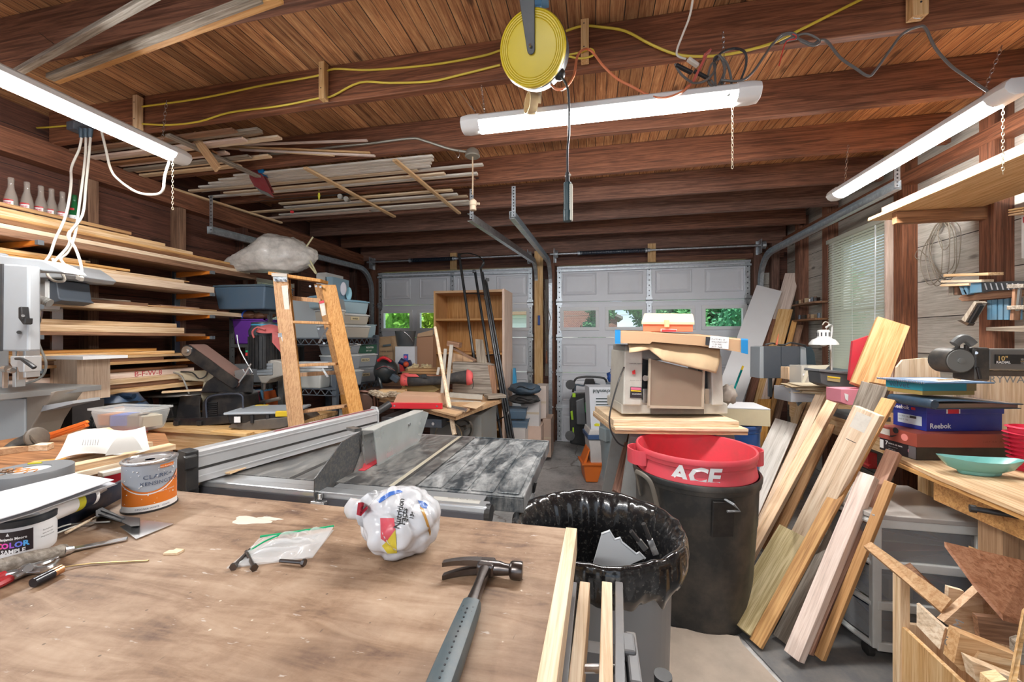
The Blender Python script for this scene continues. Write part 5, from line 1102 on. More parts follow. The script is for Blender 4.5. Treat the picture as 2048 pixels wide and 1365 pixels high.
# ================= step ladder =================
mLD=wood('ladder','z',.05,1.8); lad=PT('step_ladder','orange brown wooden step ladder with steel straps standing behind the table saw','step ladder',W(640,1150,Y=2.47)*V((1,1,0)))
def rail(a,b_,w,dy0,dy1,th=.03,tree=lad):
    p,q=tree(a[0],a[1],dy0),tree(b_[0],b_[1],dy1); p.z=max(0,p.z) if p.z<.1 else p.z; return B().bar(p,q,th,w,up=(1,0,0.0001))
def flo(px,py,dy): 
    p=lad(px,py,dy); return p
def plank(nm,a,b_,w,d0,d1,depth,m=mLD):
    """rail seen as a band w px wide between two pixels, depth metres thick"""
    b=B(); rs=[]
    for (x,y),dy in((a,d0),(b_,d1)): rs.append([lad(x-w/2,y,dy),lad(x+w/2,y,dy),lad(x+w/2,y,dy+depth),lad(x-w/2,y,dy+depth)])
    return mk(nm,b.rings(rs),m,lad.o,bev=.003)
zf_=lambda px,py0,py1,px1,dy: 0
plank('front_rail',(563,552),(624,1090),25,0,-.33,.03); plank('front_rail',(552,552),(608,1090),14,.03,-.30,.02)
plank('front_rail',(657,570),(770,1090),30,.0,-.33,.03)
plank('rear_rail',(635,568),(688,790),15,.06,.32,.03); plank('rear_rail',(688,790),(712,1000),15,.32,.52,.03)
plank('rear_rail',(575,560),(618,985),12,.06,.24,.02)
mk('top_cap',B().rings([[lad(x,y,d) for x,y,d in pts] for pts in ([(543,546,-.02),(574,548,-.02),(577,547,.12),(546,544,.12)],[(543,553,-.02),(574,554,-.02),(577,553,.12),(546,551,.12)])]),plain('worn_white_cap',(.55,.50,.44),.6,0.,.4),lad.o)
mk('top_cap',B().bar(lad(546,549,.05),lad(649,564,.05),.12,.022),mLD,lad.o,bev=.003)
for (x0,y0,x1,y1) in((592,645,662,647),(600,731,676,728),(607,823,694,812),(613,905,712,900),(620,985,735,985)):
    mk('step',B().bar(lad(x0,y0,-.04-.1*(y0-645)/340),lad(x1,y1,-.04-.1*(y0-645)/340),.085,.018),mLD,lad.o,bev=.003)
mk('rear_brace',B().bar(lad(586,597,.09),lad(642,602,.09),.018,.03),mLD,lad.o); mk('rear_brace',B().bar(lad(598,750,.3),lad(680,745,.3),.018,.03),mLD,lad.o)
lad.plate('corner_plate',[(546,553),(574,554),(574,564),(547,563)],-.012,-.002,galv())
for px,py in((549,558),(558,559),(568,559),(620,573),(632,573),(641,574),(576,643),(588,679),(593,736),(597,833),(637,658),(668,654),(648,687)):
    mk('bolt',B().cyl(lad(px,py,-.045),lad(px,py,-.0),.0075,seg=10),galv(),lad.o)
mk('strap',B().bar(lad(564,672,-.05),lad(579,712,-.09),.004,.018,up=(1,0,0)).bar(lad(571,668,-.05),lad(585,716,-.09),.004,.016,up=(1,0,0)),galv(),lad.o); 
lad.plate('hinge_plate',[(556,667),(580,664),(581,671),(556,675)],-.055,-.045,galv())
mk('spreader',B().bar(lad(655,656,-.02),lad(638,686,.1),.006,.014,up=(1,0,0)),galv(),lad.o); mk('spreader',B().bar(lad(645,738,.1),lad(656,755,.05),.006,.014,up=(1,0,0)),galv(),lad.o)
for pts,ls_ in(([(563,572),(575,571),(580,633),(571,635)],[]),([(638,603),(648,601),(652,630),(644,633)],['4']),([(582,746),(595,744),(600,790),(585,793)],[])):
    lad.plate('paper_label',pts,-.046,-.044,plain('aged_label',(.70,.66,.58),.7,0.,.25,30.))
lad.plate('yellow_label',[(581,746),(594,744),(595,762),(583,763)],-.049,-.046,mYL); lad.plate('barcode',[(587,782),(595,781),(596,789),(588,790)],-.050,-.047,mHD)
lad.plate('red_logo',[(638,603),(648,601),(648,606),(639,608)],-.049,-.046,plain('throat_red',(.60,.04,.06),.4,0.,.1))
# ================= shelving units with bins =================
mPS=plain('slate_shelf_plastic',(.085,.105,.13),.5,0.,.15); mSA=plain('slotted_steel_grey',(.13,.135,.135),.5,.4,.25)
su=thing('plastic_shelving','slate grey plastic shelving with lattice edges holding labelled bins','shelving',(-2.50,3.42,0)); SZ=[.06,.52,.985,1.425]
for x in(-.28,.28):
    for y in(-.33,.33): mk('post',B().bx(x-.022,x+.022,y-.022,y+.022,0,1.46),mPS,su,bev=.006)
for z in SZ:
    b=B().bx(-.30,.30,-.36,.36,z-.008,z); 
    b.bx(.295,.305,-.36,.36,z-.008,z+.006).bx(.295,.305,-.36,.36,z-.062,z-.054).bx(-.30,.30,-.365,-.355,z-.008,z+.004).bx(-.30,.30,-.365,-.355,z-.062,z-.054)
    s_=mk('shelf',b,mPS,su)
    b=B()
    for i in range(8):
        y0=-.33+i*.0825; b.bar((.30,y0,z-.056),(.30,y0+.041,z-.006),.006,.006).bar((.30,y0+.041,z-.006),(.30,y0+.0825,z-.056),.006,.006)
    s_b=mk('lattice_edge',b,mPS,s_); b=B()
    for i in range(7):
        x0=-.28+i*.08; b.bar((x0,-.36,z-.056),(x0+.04,-.36,z-.006),.006,.006).bar((x0+.04,-.36,z-.006),(x0+.08,-.36,z-.056),.006,.006)
    mk('lattice_edge',b,mPS,s_)
sa=thing('steel_shelving','narrow slotted steel shelving with purple bin by the left window','shelving',(-3.08,3.22,0))
for x in(-.18,.21):
    for y in(-.16,.24):
        b=B().bx(x-.018,x+.018,y-.002,y+.002,0,1.72).bx(x-.018 if x<0 else x+.016,x-.016 if x<0 else x+.018,y-.02,y+.02,0,1.72); p_=mk('post',b,mSA,sa)
        h=B(); 
        for i in range(30): h.cyl((x,y-.0035,.1+i*.055),(x,y-.0015,.1+i*.055),.005,seg=6)
        if y<0: mk('punched_hole',h,mHD,p_)['kind']='stuff'
for z in(.15,.62,1.03,1.37,1.675): mk('shelf',B().bx(-.20,.23,-.17,.26,z-.03,z),mSA,sa,bev=.002)
mBLU=plain('blue_grey_tub',(.085,.14,.205),.4,0.,.1); mPUR=plain('purple_tub',(.17,.045,.36),.4,0.,.05); mFR=clear('frosted_plastic',(.80,.82,.80),.55,.3)
mLID=plain('white_lid',(.66,.68,.68),.45,0.,.15); mCY=plain('pale_blue_lid',(.25,.46,.60),.4,0.,.1); mCB=clear('pale_blue_tub',(.45,.62,.70),.8,.3); mCG=clear('cloudy_tub',(.42,.46,.50),.72,.35); mCW=clear('dusty_clear_tub',(.60,.56,.48),.82,.35)
bin_('storage_bin','deep blue grey lidded bin under the white plastic bag','%s'and(-3.02,3.06,1.677),.05,.52,.36,.215,mBLU,plain('slate_lid',(.10,.15,.19),.4,0.,.05))
bin_('storage_bin','purple open topped bin on the steel shelving behind the red cap',(-3.06,3.20,1.372),0,.36,.36,.235,mPUR,None)
# brown wrapped bundle, blue strap
bb=thing('leather_bundle','brown leather bag with a blue strap squeezed above the purple bin','bag',(-3.05,3.18,1.615)); 
su_z=SZ[3]+.001
one('flat_bin',B().bx(-3.2,-2.9,3.02,3.36,1.03+.001,1.03+.16),plain('slate_box',(.2,.22,.24),.5,0.,.2),'grey flat bin low on the steel shelving','storage bin')
b=B()
for i,(x,y,z,r_) in enumerate(((-.10,0,.03,.055),(-.02,-.02,.04,.06),(.07,0,.035,.055),(.13,.02,.04,.05))): b.ball((x,y-.10,z-.02),r_,(1.3,1,.62),3,.25,3,i)
mk('hide',b,plain('brown_leather',(.16,.065,.03),.45,0.,.3,8.),bb,smooth='all'); mk('strap',B().tube([(-.06,-.165,-.005),(-.05,-.175,.025),(-.045,-.14,.06)],.011,6),plain('strap_blue',(.02,.10,.55),.5,0.,0.),bb)
# bins on plastic shelving; x faces the room
def shelfbin(x,y,z,w,d,h,mb,ml,lab,label,rz=pi/2+.0,name='storage_bin',**k): return bin_(name,label,(x,y,z),rz,w,d,h,mb,ml,(lab,0) if lab else None,group='labelled bins on the shelving',**k)
z1=SZ[2]+.001
def sb(px0,px1,x,z,h,mb,ml,lab,label,d=.2,rz=1.15,**k):
    a=W(px0,700,X=x); c=W(px1,700,X=x); y=(a.y+c.y)/2; w=abs(c.y-a.y)
    return shelfbin(x-d*.4,y,z,w,d,h,mb,ml,lab,label,rz,**k)
XS=-2.22
sb(683,722,XS,z1,.145,mCG,mLID,'BLADES','cloudy bin with white lid on the lattice shelf, lowest and nearest the ladder',.24)
sb(720,750,XS-.02,z1,.15,mCG,mCG,'DETAIL','cloudy bin without pale lid, lowest and farthest along the shelf',.24)
sb(680,718,XS-.02,z1+.148,.14,mCG,mLID,'PEGS','clear bin labelled PEGS stacked second up, near the ladder',.24)
sb(718,750,XS-.02,z1+.153,.135,mCG,mLID,'MOULD','cloudy bin stacked second up at the far side',.24)
sb(676,716,XS-.03,z1+.29,.10,mCG,mLID,'CONNECT','shallow clear bin with two tape labels, topmost under the shelf',.22)
g=thing('drill_box','dark green and brown cardboard box lettered in white among the bins','box',(XS-.12,W(735,690,X=XS).y,z1+.29),1.15)
mk('box_body',B().bx(-.16,.16,-.1,.1,0,.085),plain('box_brown',(.12,.07,.045),.6,0.,.1),g); mk('green_panel',B().bx(-.04,.161,-.102,-.098,0.0,.085),plain('box_green',(.02,.10,.06),.5,0.,0.),g)
text('NuWax',.028,wl_,g,(-.15,-.103,.045),(pi/2,0,0),.0,bold=.0008); text('ROUTER',.022,wl_,g,(.04,-.103,.05),(pi/2,0,0),.0,bold=.0006); text('BIT SET',.02,wl_,g,(.04,-.103,.018),(pi/2,0,0),.0)
z2=SZ[3]+.001
sb(700,736,XS,z2,.125,mCW,mLID,None,'round shouldered dusty tub on the top shelf, lowest beside the steel post',.26); sb(668,692,XS-.0,z2,.12,mCG,mLID,'WAXES','cloudy tub labelled WAXES on the top shelf near the ladder',.22)
sb(738,752,XS-.05,z2,.15,mCB,None,None,'pale blue open tub at the far end of the top shelf',.22)
sb(664,690,XS-.02,z2+.122,.135,mCW,mLID,None,'tan filled tub second up near the ladder',.22); sb(694,733,XS-.02,z2+.128,.105,mCW,mLID,'NAILS','grey tan tub second up in the middle of the top stack',.24)
sb(690,732,XS-.05,z2+.236,.13,mCB,mCY,None,'pale blue lidded tub crowning the middle of the stack',.26)
sb(650,674,XS-.05,z2+.26,.11,mCB,mCY,'LEVERS','pale blue tub with a tape label high beside the ladder',.22)
one('work_glove',B().ball((0,0,.02),.07,(.8,1.2,.34),3,.4,3,2).xf(M.Translation((XS-.1,3.6,z2+.21))),plain('glove_grey',(.55,.53,.48),.85,0.,.2),'grey cloth glove lying on the farthest tub','glove'); one('work_glove',B().ball((0,0,.015),.075,(.8,1.2,.22),3,.4,3,5).xf(M.Translation((XS-.1,3.62,z2+.165))),plain('glove_yellow',(.60,.48,.12),.85,0.,.2),'yellow cloth glove folded under the grey one','glove')
# tall upright tubs/discs on top behind ladder
for i,(px0,py0,px1,py1,c,lb) in enumerate(((640,552,660,600,(.55,.55,.53),'clear upright file tub at the top of the shelving, nearest the ladder'),(658,560,672,602,(.25,.4,.5),'blue upright file tub at the top of the shelving beside the discs'))):
    a=W(px0,py0,Y=3.3); c_=W(px1,py1,Y=3.3); one('file_tub',B().bx(a.x,c_.x,3.25,3.50,1.79 if i==0 else 1.79,a.z+(.02)),clear('tub_c%d'%i,c,.85,.3),lb,'storage bin')
one('box_lid_stack',B().bx(-2.74,-2.30,3.12,3.5,z2+.001,z2+.36),clear('grey_tub_big',(.40,.44,.46),.9,.4),'large grey translucent tub behind the ladder on the top shelf','storage bin')
for i,(px,py,c) in enumerate(((687,578,(.62,.60,.66)),(698,588,(.30,.60,.72)))):
    p=W(px,py,Y=3.38+.06*i); one('pool_float_disc',B().lathe([(.06,-.008),(.065,0),(.06,.008)],(0,0,0),24,.45,1,'z').xf(M.Translation((p.x,p.y,p.z))@M.Rotation(pi/2,4,'X')@M.Rotation(.25,4,'Y')),plain('disc%d'%i,c,.4),['lilac oval disc standing against the dark wall above the tubs','pale cyan oval disc leaning behind the lilac one'][i],'disc')
# items seen through the ladder
bin_('storage_bin','long white lidded tub seen between the ladder steps','%s'and(-2.52,3.12,SZ[2]+.001),.0,.40,.16,.17,clear('milky_tub',(.62,.64,.62),.85,.3),mLID)
bin_('storage_bin','flat grey tub low behind the ladder on the lattice shelving',(-2.50,3.3,SZ[1]+.001),0,.42,.5,.2,mCG,mLID)
one('tool_case',B().bx(-2.62,-2.30,3.10,3.20,SZ[2]+.176,SZ[2]+.23),mLW_,'small white tool case on a tub behind the ladder','case')
# paperbacks, gift bag behind drill press
rb=random.Random(3)
for i in range(9):
    c=[(.5,.03,.04),(.03,.08,.3),(.6,.5,.1),(.02,.25,.15),(.6,.6,.6),(.35,.02,.05),(.02,.02,.03),(.1,.3,.5),(.5,.1,.02)][i]
    one('book',B().box((0,0,.09),(.016,.12,.17+rb.uniform(-.02,.02)),M.Rotation(-.3,3,'Y')).xf(M.Translation((-2.93+i*.022,2.96,.80))),plain('book%d'%i,c,.5),['dark red','navy','mustard','green','white','maroon','black','blue','orange'][i]+' paperback leaning behind the drill press','book','paperbacks leaning behind the drill press')
# plastic bag on top
pb=PT('plastic_bag','large translucent white plastic bag slumped on top of the blue bin','plastic bag',W(545,544,Y=3.08))
n=N('bag_film'); f=n.noise(n.co(),9,5,.7); n.fin((.80,.77,.72),.22); n.put(n.b.inputs['Alpha'],n.ramp(f,[(.3,(.5,.5,.5)),(.65,(.92,.92,.92))])); n.b.inputs['Coat Weight'].default_value=.4; mPB=n.m
b=B().ball((0,0,0),1,(1,1,1),5)
ks=pb.k
for v in b.b.verts:
    d=v.co.copy(); a=d.x; x=85*ks*a-(30*ks*max(0,-a)**1.6); top_=(1-max(0,-a)**1.3*.75)*(1-.10*max(0,a)); z=(d.z*.5+.42)*84*ks*top_*(.95 if d.z>0 else 1)
    w_=MN.noise(d*2.1)*.02+abs(MN.noise(V((d.x*7,d.y*7,d.z*5))))*.020; v.co=V((x,d.y*.19*top_,max(z,-.002)))+d*w_
    v.co.z=max(v.co.z,.0)
b.xf(M.Translation((.01,.0,0))); mk('bag_body',b,mPB,pb.o,smooth='all')
mk('drawstring',B().tube([pb(610,498,-.03),pb(618,486,-.03),pb(626,474,-.03)],.007,6),plain('drawstring_yellow',(.66,.62,.38),.5,0.,.1),pb.o,smooth=True); mk('drawstring',B().tube([pb(612,508,-.05),pb(622,525,-.05),pb(633,548,-.08),pb(626,540,-.08),pb(618,530,-.06)],.008,6),plain('drawstring_yellow',(.66,.62,.38),.5,0.,.1),pb.o,smooth=True)
# ================= bookcase =================
mOK=wood('oak','z',.04,.8); bk=thing('bookcase','tall empty oak veneer bookcase in front of the left garage door','bookcase',(-1.355,4.15,0))
mOKx=wood('oak','x',.04,.8)
mk('side_panel',B().bx(-.40,-.38,0,.40,0,1.95),mOK,bk,bev=.001); mk('side_panel',B().bx(.38,.405,0,.42,0,1.955),wood('pink','z',.04),bk,bev=.001)
mk('back_panel',B().bx(-.38,.38,.37,.378,.05,1.94),mOK,bk)
for z in(.455,.895,1.27,1.642): mk('shelf',B().bx(-.378,.378,.004,.369,z-.022,z),mOKx,bk,bev=.001)
mk('top_panel',B().bx(-.38,.38,.0,.37,1.925,1.95),mOKx,bk,bev=.001); mk('kick_board',B().bx(-.378,.378,.02,.035,0,.07),mOKx,bk)
# black hooped rack
hr=thing('hooped_rack','tall black steel rack with curved hoops leaning before the bookcase','metal rack',W(1000,905,Y=3.62)*V((1,1,0)))
mBS=plain('black_steel',(.03,.033,.038),.35,.6,.15)
def hp_(px,py,Y=3.62): return W(px,py,Y=Y)-hr.location
def low(px,py,Y): p=hp_(px,py,Y); return p
for i,(a,c) in enumerate((((918,508,3.80),(979,935,3.40)),((950,545,3.86),(1012,935,3.46)),((961,535,3.70),(1030,960,3.34)),((965,545,3.78),(1036,960,3.42)),((972,560,3.84),(1041,960,3.48)))):
    mk('upright',B().tube([hp_(*a),hp_(*c)],.0135 if i<2 else .011,8),mBS,hr,smooth=True)
for pts in([(918,509,3.80),(936,507,3.78),(955,512,3.74),(967,522,3.70),(966,530,3.69),(961,537,3.70)],[(932,588,3.77),(955,588,3.80),(970,590,3.80),(979,597,3.75)],[(951,717,3.66),(966,713,3.70),(984,710,3.69),(997,709,3.62)],[(971,848,3.50),(990,843,3.53),(1008,834,3.50),(1015,824,3.44),(1014,831,3.42)]):
    mk('hoop',B().tube([hp_(*p) for p in pts],.013,8,4,.45),mBS,hr,smooth=True)
for px,py in((971,596),(975,560),(948,543),(995,728)): mk('wing_nut',B().box(hp_(px,py,3.66),(.03,.02,.03)),mBS,hr,bev=.004)
# ================= old saw bench with clutter =================
os_=thing('old_table_saw','old blue grey table saw with hand wheel buried under scrap in front of the bookcase','table saw',(-1.25,2.95,0)); OX,OY=-1.25,2.95
mBG2=plain('blue_grey_enamel',(.075,.095,.125),.45,.2,.35)
mk('saw_table',B().bx(-1.50-OX,-1.04-OX,2.60-OY,3.2-OY,.80,.86),mBG2,os_,bev=.004); 
for x in(-1.10,-1.2): mk('table_bolt',B().cyl((x-OX,2.59-OY,.83),(x-OX,2.60-OY,.83),.011,seg=8),steel(),os_)
mk('cabinet',B().taper((-1.02-OX,3.05-OY,0),(.42,.5),(.40,.46),.86),plain('weathered_grey',(.22,.22,.21),.7,0.,.5,8.),os_,bev=.004)
wh=mk('hand_wheel',B().lathe([(.075,-.01),(.085,0),(.075,.012),(.062,.012),(.062,-.01)],(0,0,0),24,cap=False,ax='y').cyl((0,-.02,0),(0,.05,0),.018,seg=12).bar((0,0,0),(.07,0,.02),.012).bar((0,0,0),(-.06,0,.03),.012).bar((0,0,0),(0,0,-.07),.012).cyl((.055,-.05,.03),(.055,0,.03),.012,seg=10),plain('wheel_iron',(.16,.145,.125),.45,.5,.4),os_,smooth=True); wh.location=W(925,858,Y=2.74)-os_.location
o=mk('guard_ring',B().lathe([(.10,-.01),(.105,0),(.10,.01)],(0,0,0),24,cap=False,ax='y'),plain('tan_ring',(.35,.28,.18),.5,0.,.2),os_); o.location=W(897,872,Y=2.70)-os_.location
def Wz(px,py,z): return W(px,py,Z=z)
def flat(nm,pts,z,t,m,label,cat,group=None): return one(nm,B().slab([Wz(x,y,z) for x,y in pts],t),m,label,cat,group)
one('plywood_sheet',B().slab([Wz(740,792,.925),Wz(912,832,.925),Wz(1003,799,.925),Wz(850,769,.925)],.03),wood('ply','x',.05),'thick plywood sheet lying on the old saw under the scrap','plywood')
one('cardboard_sheet',B().slab([Wz(735,789,.945),Wz(910,830,.945),Wz(940,818,.945),Wz(800,775,.945)],.012),card(),'brown cardboard sheet under the red box on the scrap pile','cardboard')
rbx=thing('scrap_box','cardboard box with a bright red front edge on the scrap pile','box',Wz(832,815,.955),.15)
mk('box_body',B().prism([(-.17,0),(.17,-.0),(.15,.075),(-.13,.085)],-.0,.18,'xz'),plain('tan_card',(.50,.30,.19),.7,0.,.1),rbx,bev=.002); mk('red_edge',B().bx(-.19,.185,-.022,-.002,-.008,.032),plain('lacquer_red',(.55,.02,.03),.3,0.,.05),rbx,bev=.003)
for x in(-.14,.15): mk('screw',B().cyl((x,-.026,.012),(x,-.022,.012),.006,seg=8),steel(),rbx)
rs=random.Random(11)
for i in range(7):
    p=Wz(748+i*9,790+ (i%3)*3,.96); one('crumpled_paper',B().ball((0,0,.02),.035,(1.2,.9,.5),3,.9,3,i).xf(M.Translation(p)),plain('kraft_scrap',(.55,.45,.33),.85,0.,.2),['crumpled kraft paper scrap at the left tip of the pile','second crumpled paper scrap from the folding chair','third crumpled paper scrap from the folding chair','middle crumpled paper scrap beside the red box','crumpled paper scrap touching the red box','crumpled paper scrap behind the red box','last crumpled paper scrap, half under the box'][i],'paper scrap')
board('lumber_offcut',Wz(760,783,.99),Wz(812,783,.99),.07,.03,wood('pine','x',.05),'short pine offcut above the crumpled papers','board')
one('folded_carton',B().prism([(-.16,0),(.14,0),(.19,.03),(.10,.075),(-.12,.07)],0,.16,'xz').xf(M.Translation(Wz(835,785,.97))@M.Rotation(.1,4,'Z')),plain('olive_carton',(.36,.27,.10),.7,0.,.3),'olive brown folded carton behind the red edged box','carton')
# black and red tool bag
tg=PT('tripod_bag','long black padded bag with salmon red ends lying on the scrap pile','bag',W(875,775,Y=3.12))
mBF=plain('black_fabric',(.035,.035,.037),.85,0.,.2,20.); mRF=plain('salmon_fabric',(.75,.12,.12),.8,0.,.05)
b=B().rings([[tg(px,cy+math.sin(a)*h*(1 if math.sin(a)>0 else 1),.0)+V((0,math.cos(a)*.06,0)) for a in [2*pi*k/14 for k in range(14)]] for px,cy,h in((812,760,13),(835,761,12),(860,762,9),(885,761,9),(910,757,11),(935,755,15),(940,756,14))]); b.disp(.006,18); mk('bag_body',b,mBF,tg.o,smooth='all')
b=B().rings([[tg(px,cy+math.sin(a)*h,.0)+V((0,math.cos(a)*.062,0)) for a in [2*pi*k/14 for k in range(14)]] for px,cy,h in((804,760,12),(808,759,13.5),(818,760,13.5))]); mk('red_end',b,mRF,tg.o,smooth='all')
b=B().rings([[tg(px,cy+math.sin(a)*h,.0)+V((0,math.cos(a)*.063,0)) for a in [2*pi*k/14 for k in range(14)]] for px,cy,h in((934,755,16),(940,756,15),(945,757,11))]); mk('red_end',b,mRF,tg.o,smooth='all')
tg.plate('red_flap',[(806,748),(832,749),(838,754),(815,754)],-.062,-.055,mRF); tg.plate('buckle',[(842,750),(852,749),(854,756),(844,756)],-.068,-.055,black())
tg.pipe('loose_strap',[(944,757,-.03),(947,768,-.03),(945,778,-.03)],.003,black())
# frames, pole, crate
mWF=wood('gray','x',.05); 
wf_=PT('wooden_trestle','pale grey wooden frame standing crooked on the scrap pile','frame',W(885,803,Y=2.95))
def wbar(t,nm,a,b_,w,m,d=.02,dy=0): mk(nm,B().bar(t(*a,dy),t(*b_,dy),d,w*t.k,up=(0,0,1) if abs(a[0]-b_[0])>abs(a[1]-b_[1]) else (1,0,0)),m,t.o,bev=.001)
mWG=plain('grey_washed_wood',(.42,.39,.34),.7,0.,.4,20.)
wbar(wf_,'frame_rail',(903,690),(894,785),7,mWG); wbar(wf_,'frame_rail',(891,698),(883,802),6,mWG); wbar(wf_,'frame_rail',(883,802),(962,806),6,mWG); wbar(wf_,'frame_rail',(899,790),(965,795),9,mWG,.04,.03)
wbar(wf_,'frame_rail',(878,735),(875,750),5,mWG)
pl_=one('round_pole',B().tube([W(870,655,Y=2.82),W(880,710,Y=2.74),W(896,800,Y=2.61),W(909,870,Y=2.53)],[.012]*3+[.013]*3+[.016]*20,10),wood('pale','z',.02),'long pale round wooden pole leaning across the old saw','pole',smooth=True)
cr_=PT('weathered_box','weathered grey plank box under boards beside the black hooped rack','box',W(940,793,Y=3.30))
cr_.plate('front',[(905,727),(975,729),(985,790),(905,788)],0,.03,wood('gray','x',.05)); cr_.plate('side',[(975,730),(988,733),(994,792),(985,790)],0,.14,wood('brown','z',.05)); cr_.plate('top',[(905,725),(975,727),(988,731),(905,729)],0,.15,wood('gray','x',.05))
board('brown_block',W(897,687,Y=3.35),W(921,691,Y=3.35),.08,.045,wood('brown','x',.05),'short brown end block on top of the propped board','wood block')
board('diagonal_board',W(902,694,Y=3.36),W(952,722,Y=3.34),.03,.02,wood('brown','x',.05),'dark board slanting down from the brown block','board')
one('plank_end',B().slab([W(952,678,Y=3.4),W(966,680,Y=3.4),W(975,727,Y=3.4),W(955,727,Y=3.4)],.02),wood('gray','z',.05),'upright weathered plank end behind the hooped rack','board')
one('tan_panel',B().slab([W(900,705,Y=3.45),W(948,716,Y=3.45),W(946,727,Y=3.45),W(900,726,Y=3.45)],.01),wood('oak','z',.05),'tan plywood panel piece between block and weathered box','board')
board('shelf_offcut',Wz(965,797,.955)+V((0,.1,0)),Wz(1002,795,.955)+V((0,.1,0)),.12,.025,wood('gray','x',.05),'grey board end sticking out behind the hooped rack','board')
flat('cardboard_flap',[(925,812),(952,818),(972,806),(950,803)],.955,.003,card((.60,.42,.26)),'tan cardboard flap near the corner of the old saw','cardboard')
flat('metal_bracket',[(895,815),(930,822),(935,817),(900,811)],.955,.012,steel(),'small steel bracket on the corner of the scrap pile','bracket')
# folding chairs
fc=PT('folding_chair','brown padded folding chair back behind the ladder foot','chair',W(715,1050,Y=2.95)*V((1,1,0)))
mFC=plain('brown_vinyl',(.13,.065,.045),.45,0.,.15)
for dx,dy in((0,0),(6,.06)):
    fc.plate('backrest',[(692+dx,835),(694+dx,805),(700+dx,792),(722+dx,787),(738+dx,790),(745+dx,800),(748+dx,835)],dy,dy+.02,mFC,bev=.006)
    fc.pipe('frame_tube',[(689+dx,990,dy),(689+dx,830,dy),(692+dx,800,dy),(702+dx,787,dy),(724+dx,783,dy),(742+dx,787,dy),(749+dx,800,dy),(752+dx,990,dy)],.010,plain('brown_tube',(.17,.075,.05),.35,.3,.1))
# rear low storage crate with bag, bucket, boxes
one('storage_chest',B().bx(-2.42,-1.80,3.80,4.12,0,1.045),wood('brown','x',.05),'brown wooden chest behind the shelving carrying the paper sack','chest')
kb=PT('paper_sack','upright kraft paper sack with small printed text','sack',W(777,745,Y=3.95)+V((0,0,.0)))
b=B().rings([[kb(x,y,d) for x,y,d in pts] for pts in ([(757,745,0),(797,745,0),(799,745,.14),(757,745,.14)],[(753,705,-.01),(799,704,-.01),(801,704,.15),(755,705,.15)],[(756,674,.03),(796,672,.03),(798,673,.10),(757,674,.10)])]); b2=b
bmesh.ops.subdivide_edges(b.b,edges=b.b.edges[:],cuts=5,use_grid_fill=True); b.disp(.006,14); mk('sack_body',b,card((.50,.34,.20)),kb.o,smooth='all')
kb.plate('dark_stamp',[(766,690),(782,688),(782,692),(766,694)],-.022,-.018,plain('stamp_blue',(.10,.14,.16),.6,0.,0.))
for i in range(3): text(['COFFEE BEANS','KEEP DRY','NET WT 50 LB'][i],.024,plain('stamp_ink',(.12,.09,.07),.7,0.,0.),kb.o,kb(757,705+i*9,-.022),(pi/2,0,0),.0)
kb.pipe('fold_line',[(783,676,-.0),(786,700,-.015),(786,742,-.005)],.004,card((.42,.28,.16)))
bu=PT('metal_bucket','dark grey metal bucket with wire handle standing on a white box','bucket',W(811,693,Y=4.02)); kk=bu.k
mk('pail',B().lathe([(.085,0),(.09,.005),(.112,.158),(.116,.160),(.110,.158),(.086,.01),(.01,.008)],bu(811,692),24,cap=False),plain('bucket_grey',(.14,.155,.165),.35,.5,.1),bu.o,smooth=True); bu.pipe('wire_handle',[(800,662,-.1),(808,664,-.12),(818,672,-.12),(826,684,-.1)],.003,steel())
wbx=thing('appliance_box','white cardboard box with blue side stripe under the bucket','box',W(813,745,Y=4.0),TH)
mk('carton',B().bx(-.10,.11,-.08,.14,0,.282),plain('carton_white',(.60,.62,.66),.6,0.,.1),wbx,bev=.002); mk('blue_stripe',B().bx(-.01,.04,-.083,-.08,0,.20),plain('stripe_blue',(.04,.09,.40),.5,0.,0.),wbx); mk('pink_dot',B().cyl((.012,-.086,.17),(.012,-.083,.17),.016,seg=14),plain('dot_pink',(.7,.1,.25),.5,0.,0.),wbx)
one('tall_carton',B().slab([W(834,672,Y=4.05),W(866,670,Y=4.05),W(866,745,Y=4.05),W(829,745,Y=4.05)],-.09),card((.40,.22,.13)),'tall brown carton leaning against the bookcase','carton')
one('carton_flap',B().slab([W(836,668,Y=4.04),W(866,660,Y=4.04),W(866,672,Y=4.04),W(836,674,Y=4.04)],.01),card((.50,.33,.2)),'tan ragged cardboard on top of the tall carton','cardboard')
gd=PT('red_power_drill','red and navy cordless drill beside the paper sack','drill',W(808,742,Y=3.85))
mk('drill_body',B().tube([gd(800,722,0),gd(812,728,0),gd(822,726,0)],.035,10),plain('drill_navy',(.02,.03,.10),.4,0.,.0),gd.o,smooth=True); mk('drill_nose',B().ball(gd(812,729,-.04),.03,(1,1,1),2),plain('drill_red',(.6,.08,.03),.4,0.,.0),gd.o,smooth=True); gd.plate('drill_grip',[(798,728),(806,728),(808,744),(800,744)],-.02,.02,plain('drill_red2',(.5,.03,.03),.4,0.,.0),bev=.004)
for i,(px,py,s_,lb) in enumerate(((828,733,.06,'larger cream cloth heap before the tall carton'),(852,730,.045,'smaller cream cloth heap touching the bookcase'))): one('cloth_heap',B().ball((0,0,.02),s_,(1.3,1,.8),3,.8,2.5,i+3).xf(M.Translation(W(px,py+10,Y=3.9))),plain('cream_cloth',(.66,.55,.33),.85,0.,.25),lb,'cloth')
for i,(z,x0,x1,tone,lb) in enumerate(((1.05,-1.95,-1.22,'cherry','lowest of the boards'),(1.078,-1.92,-1.30,'ply','middle of the boards'),(1.105,-1.86,-1.38,'honey','uppermost of the boards'))): board('flat_board',(x0,3.82,z),(x1,3.86,z),.2,.024,wood(tone,'x',.05),lb+' stacked behind the black and red bag','board')
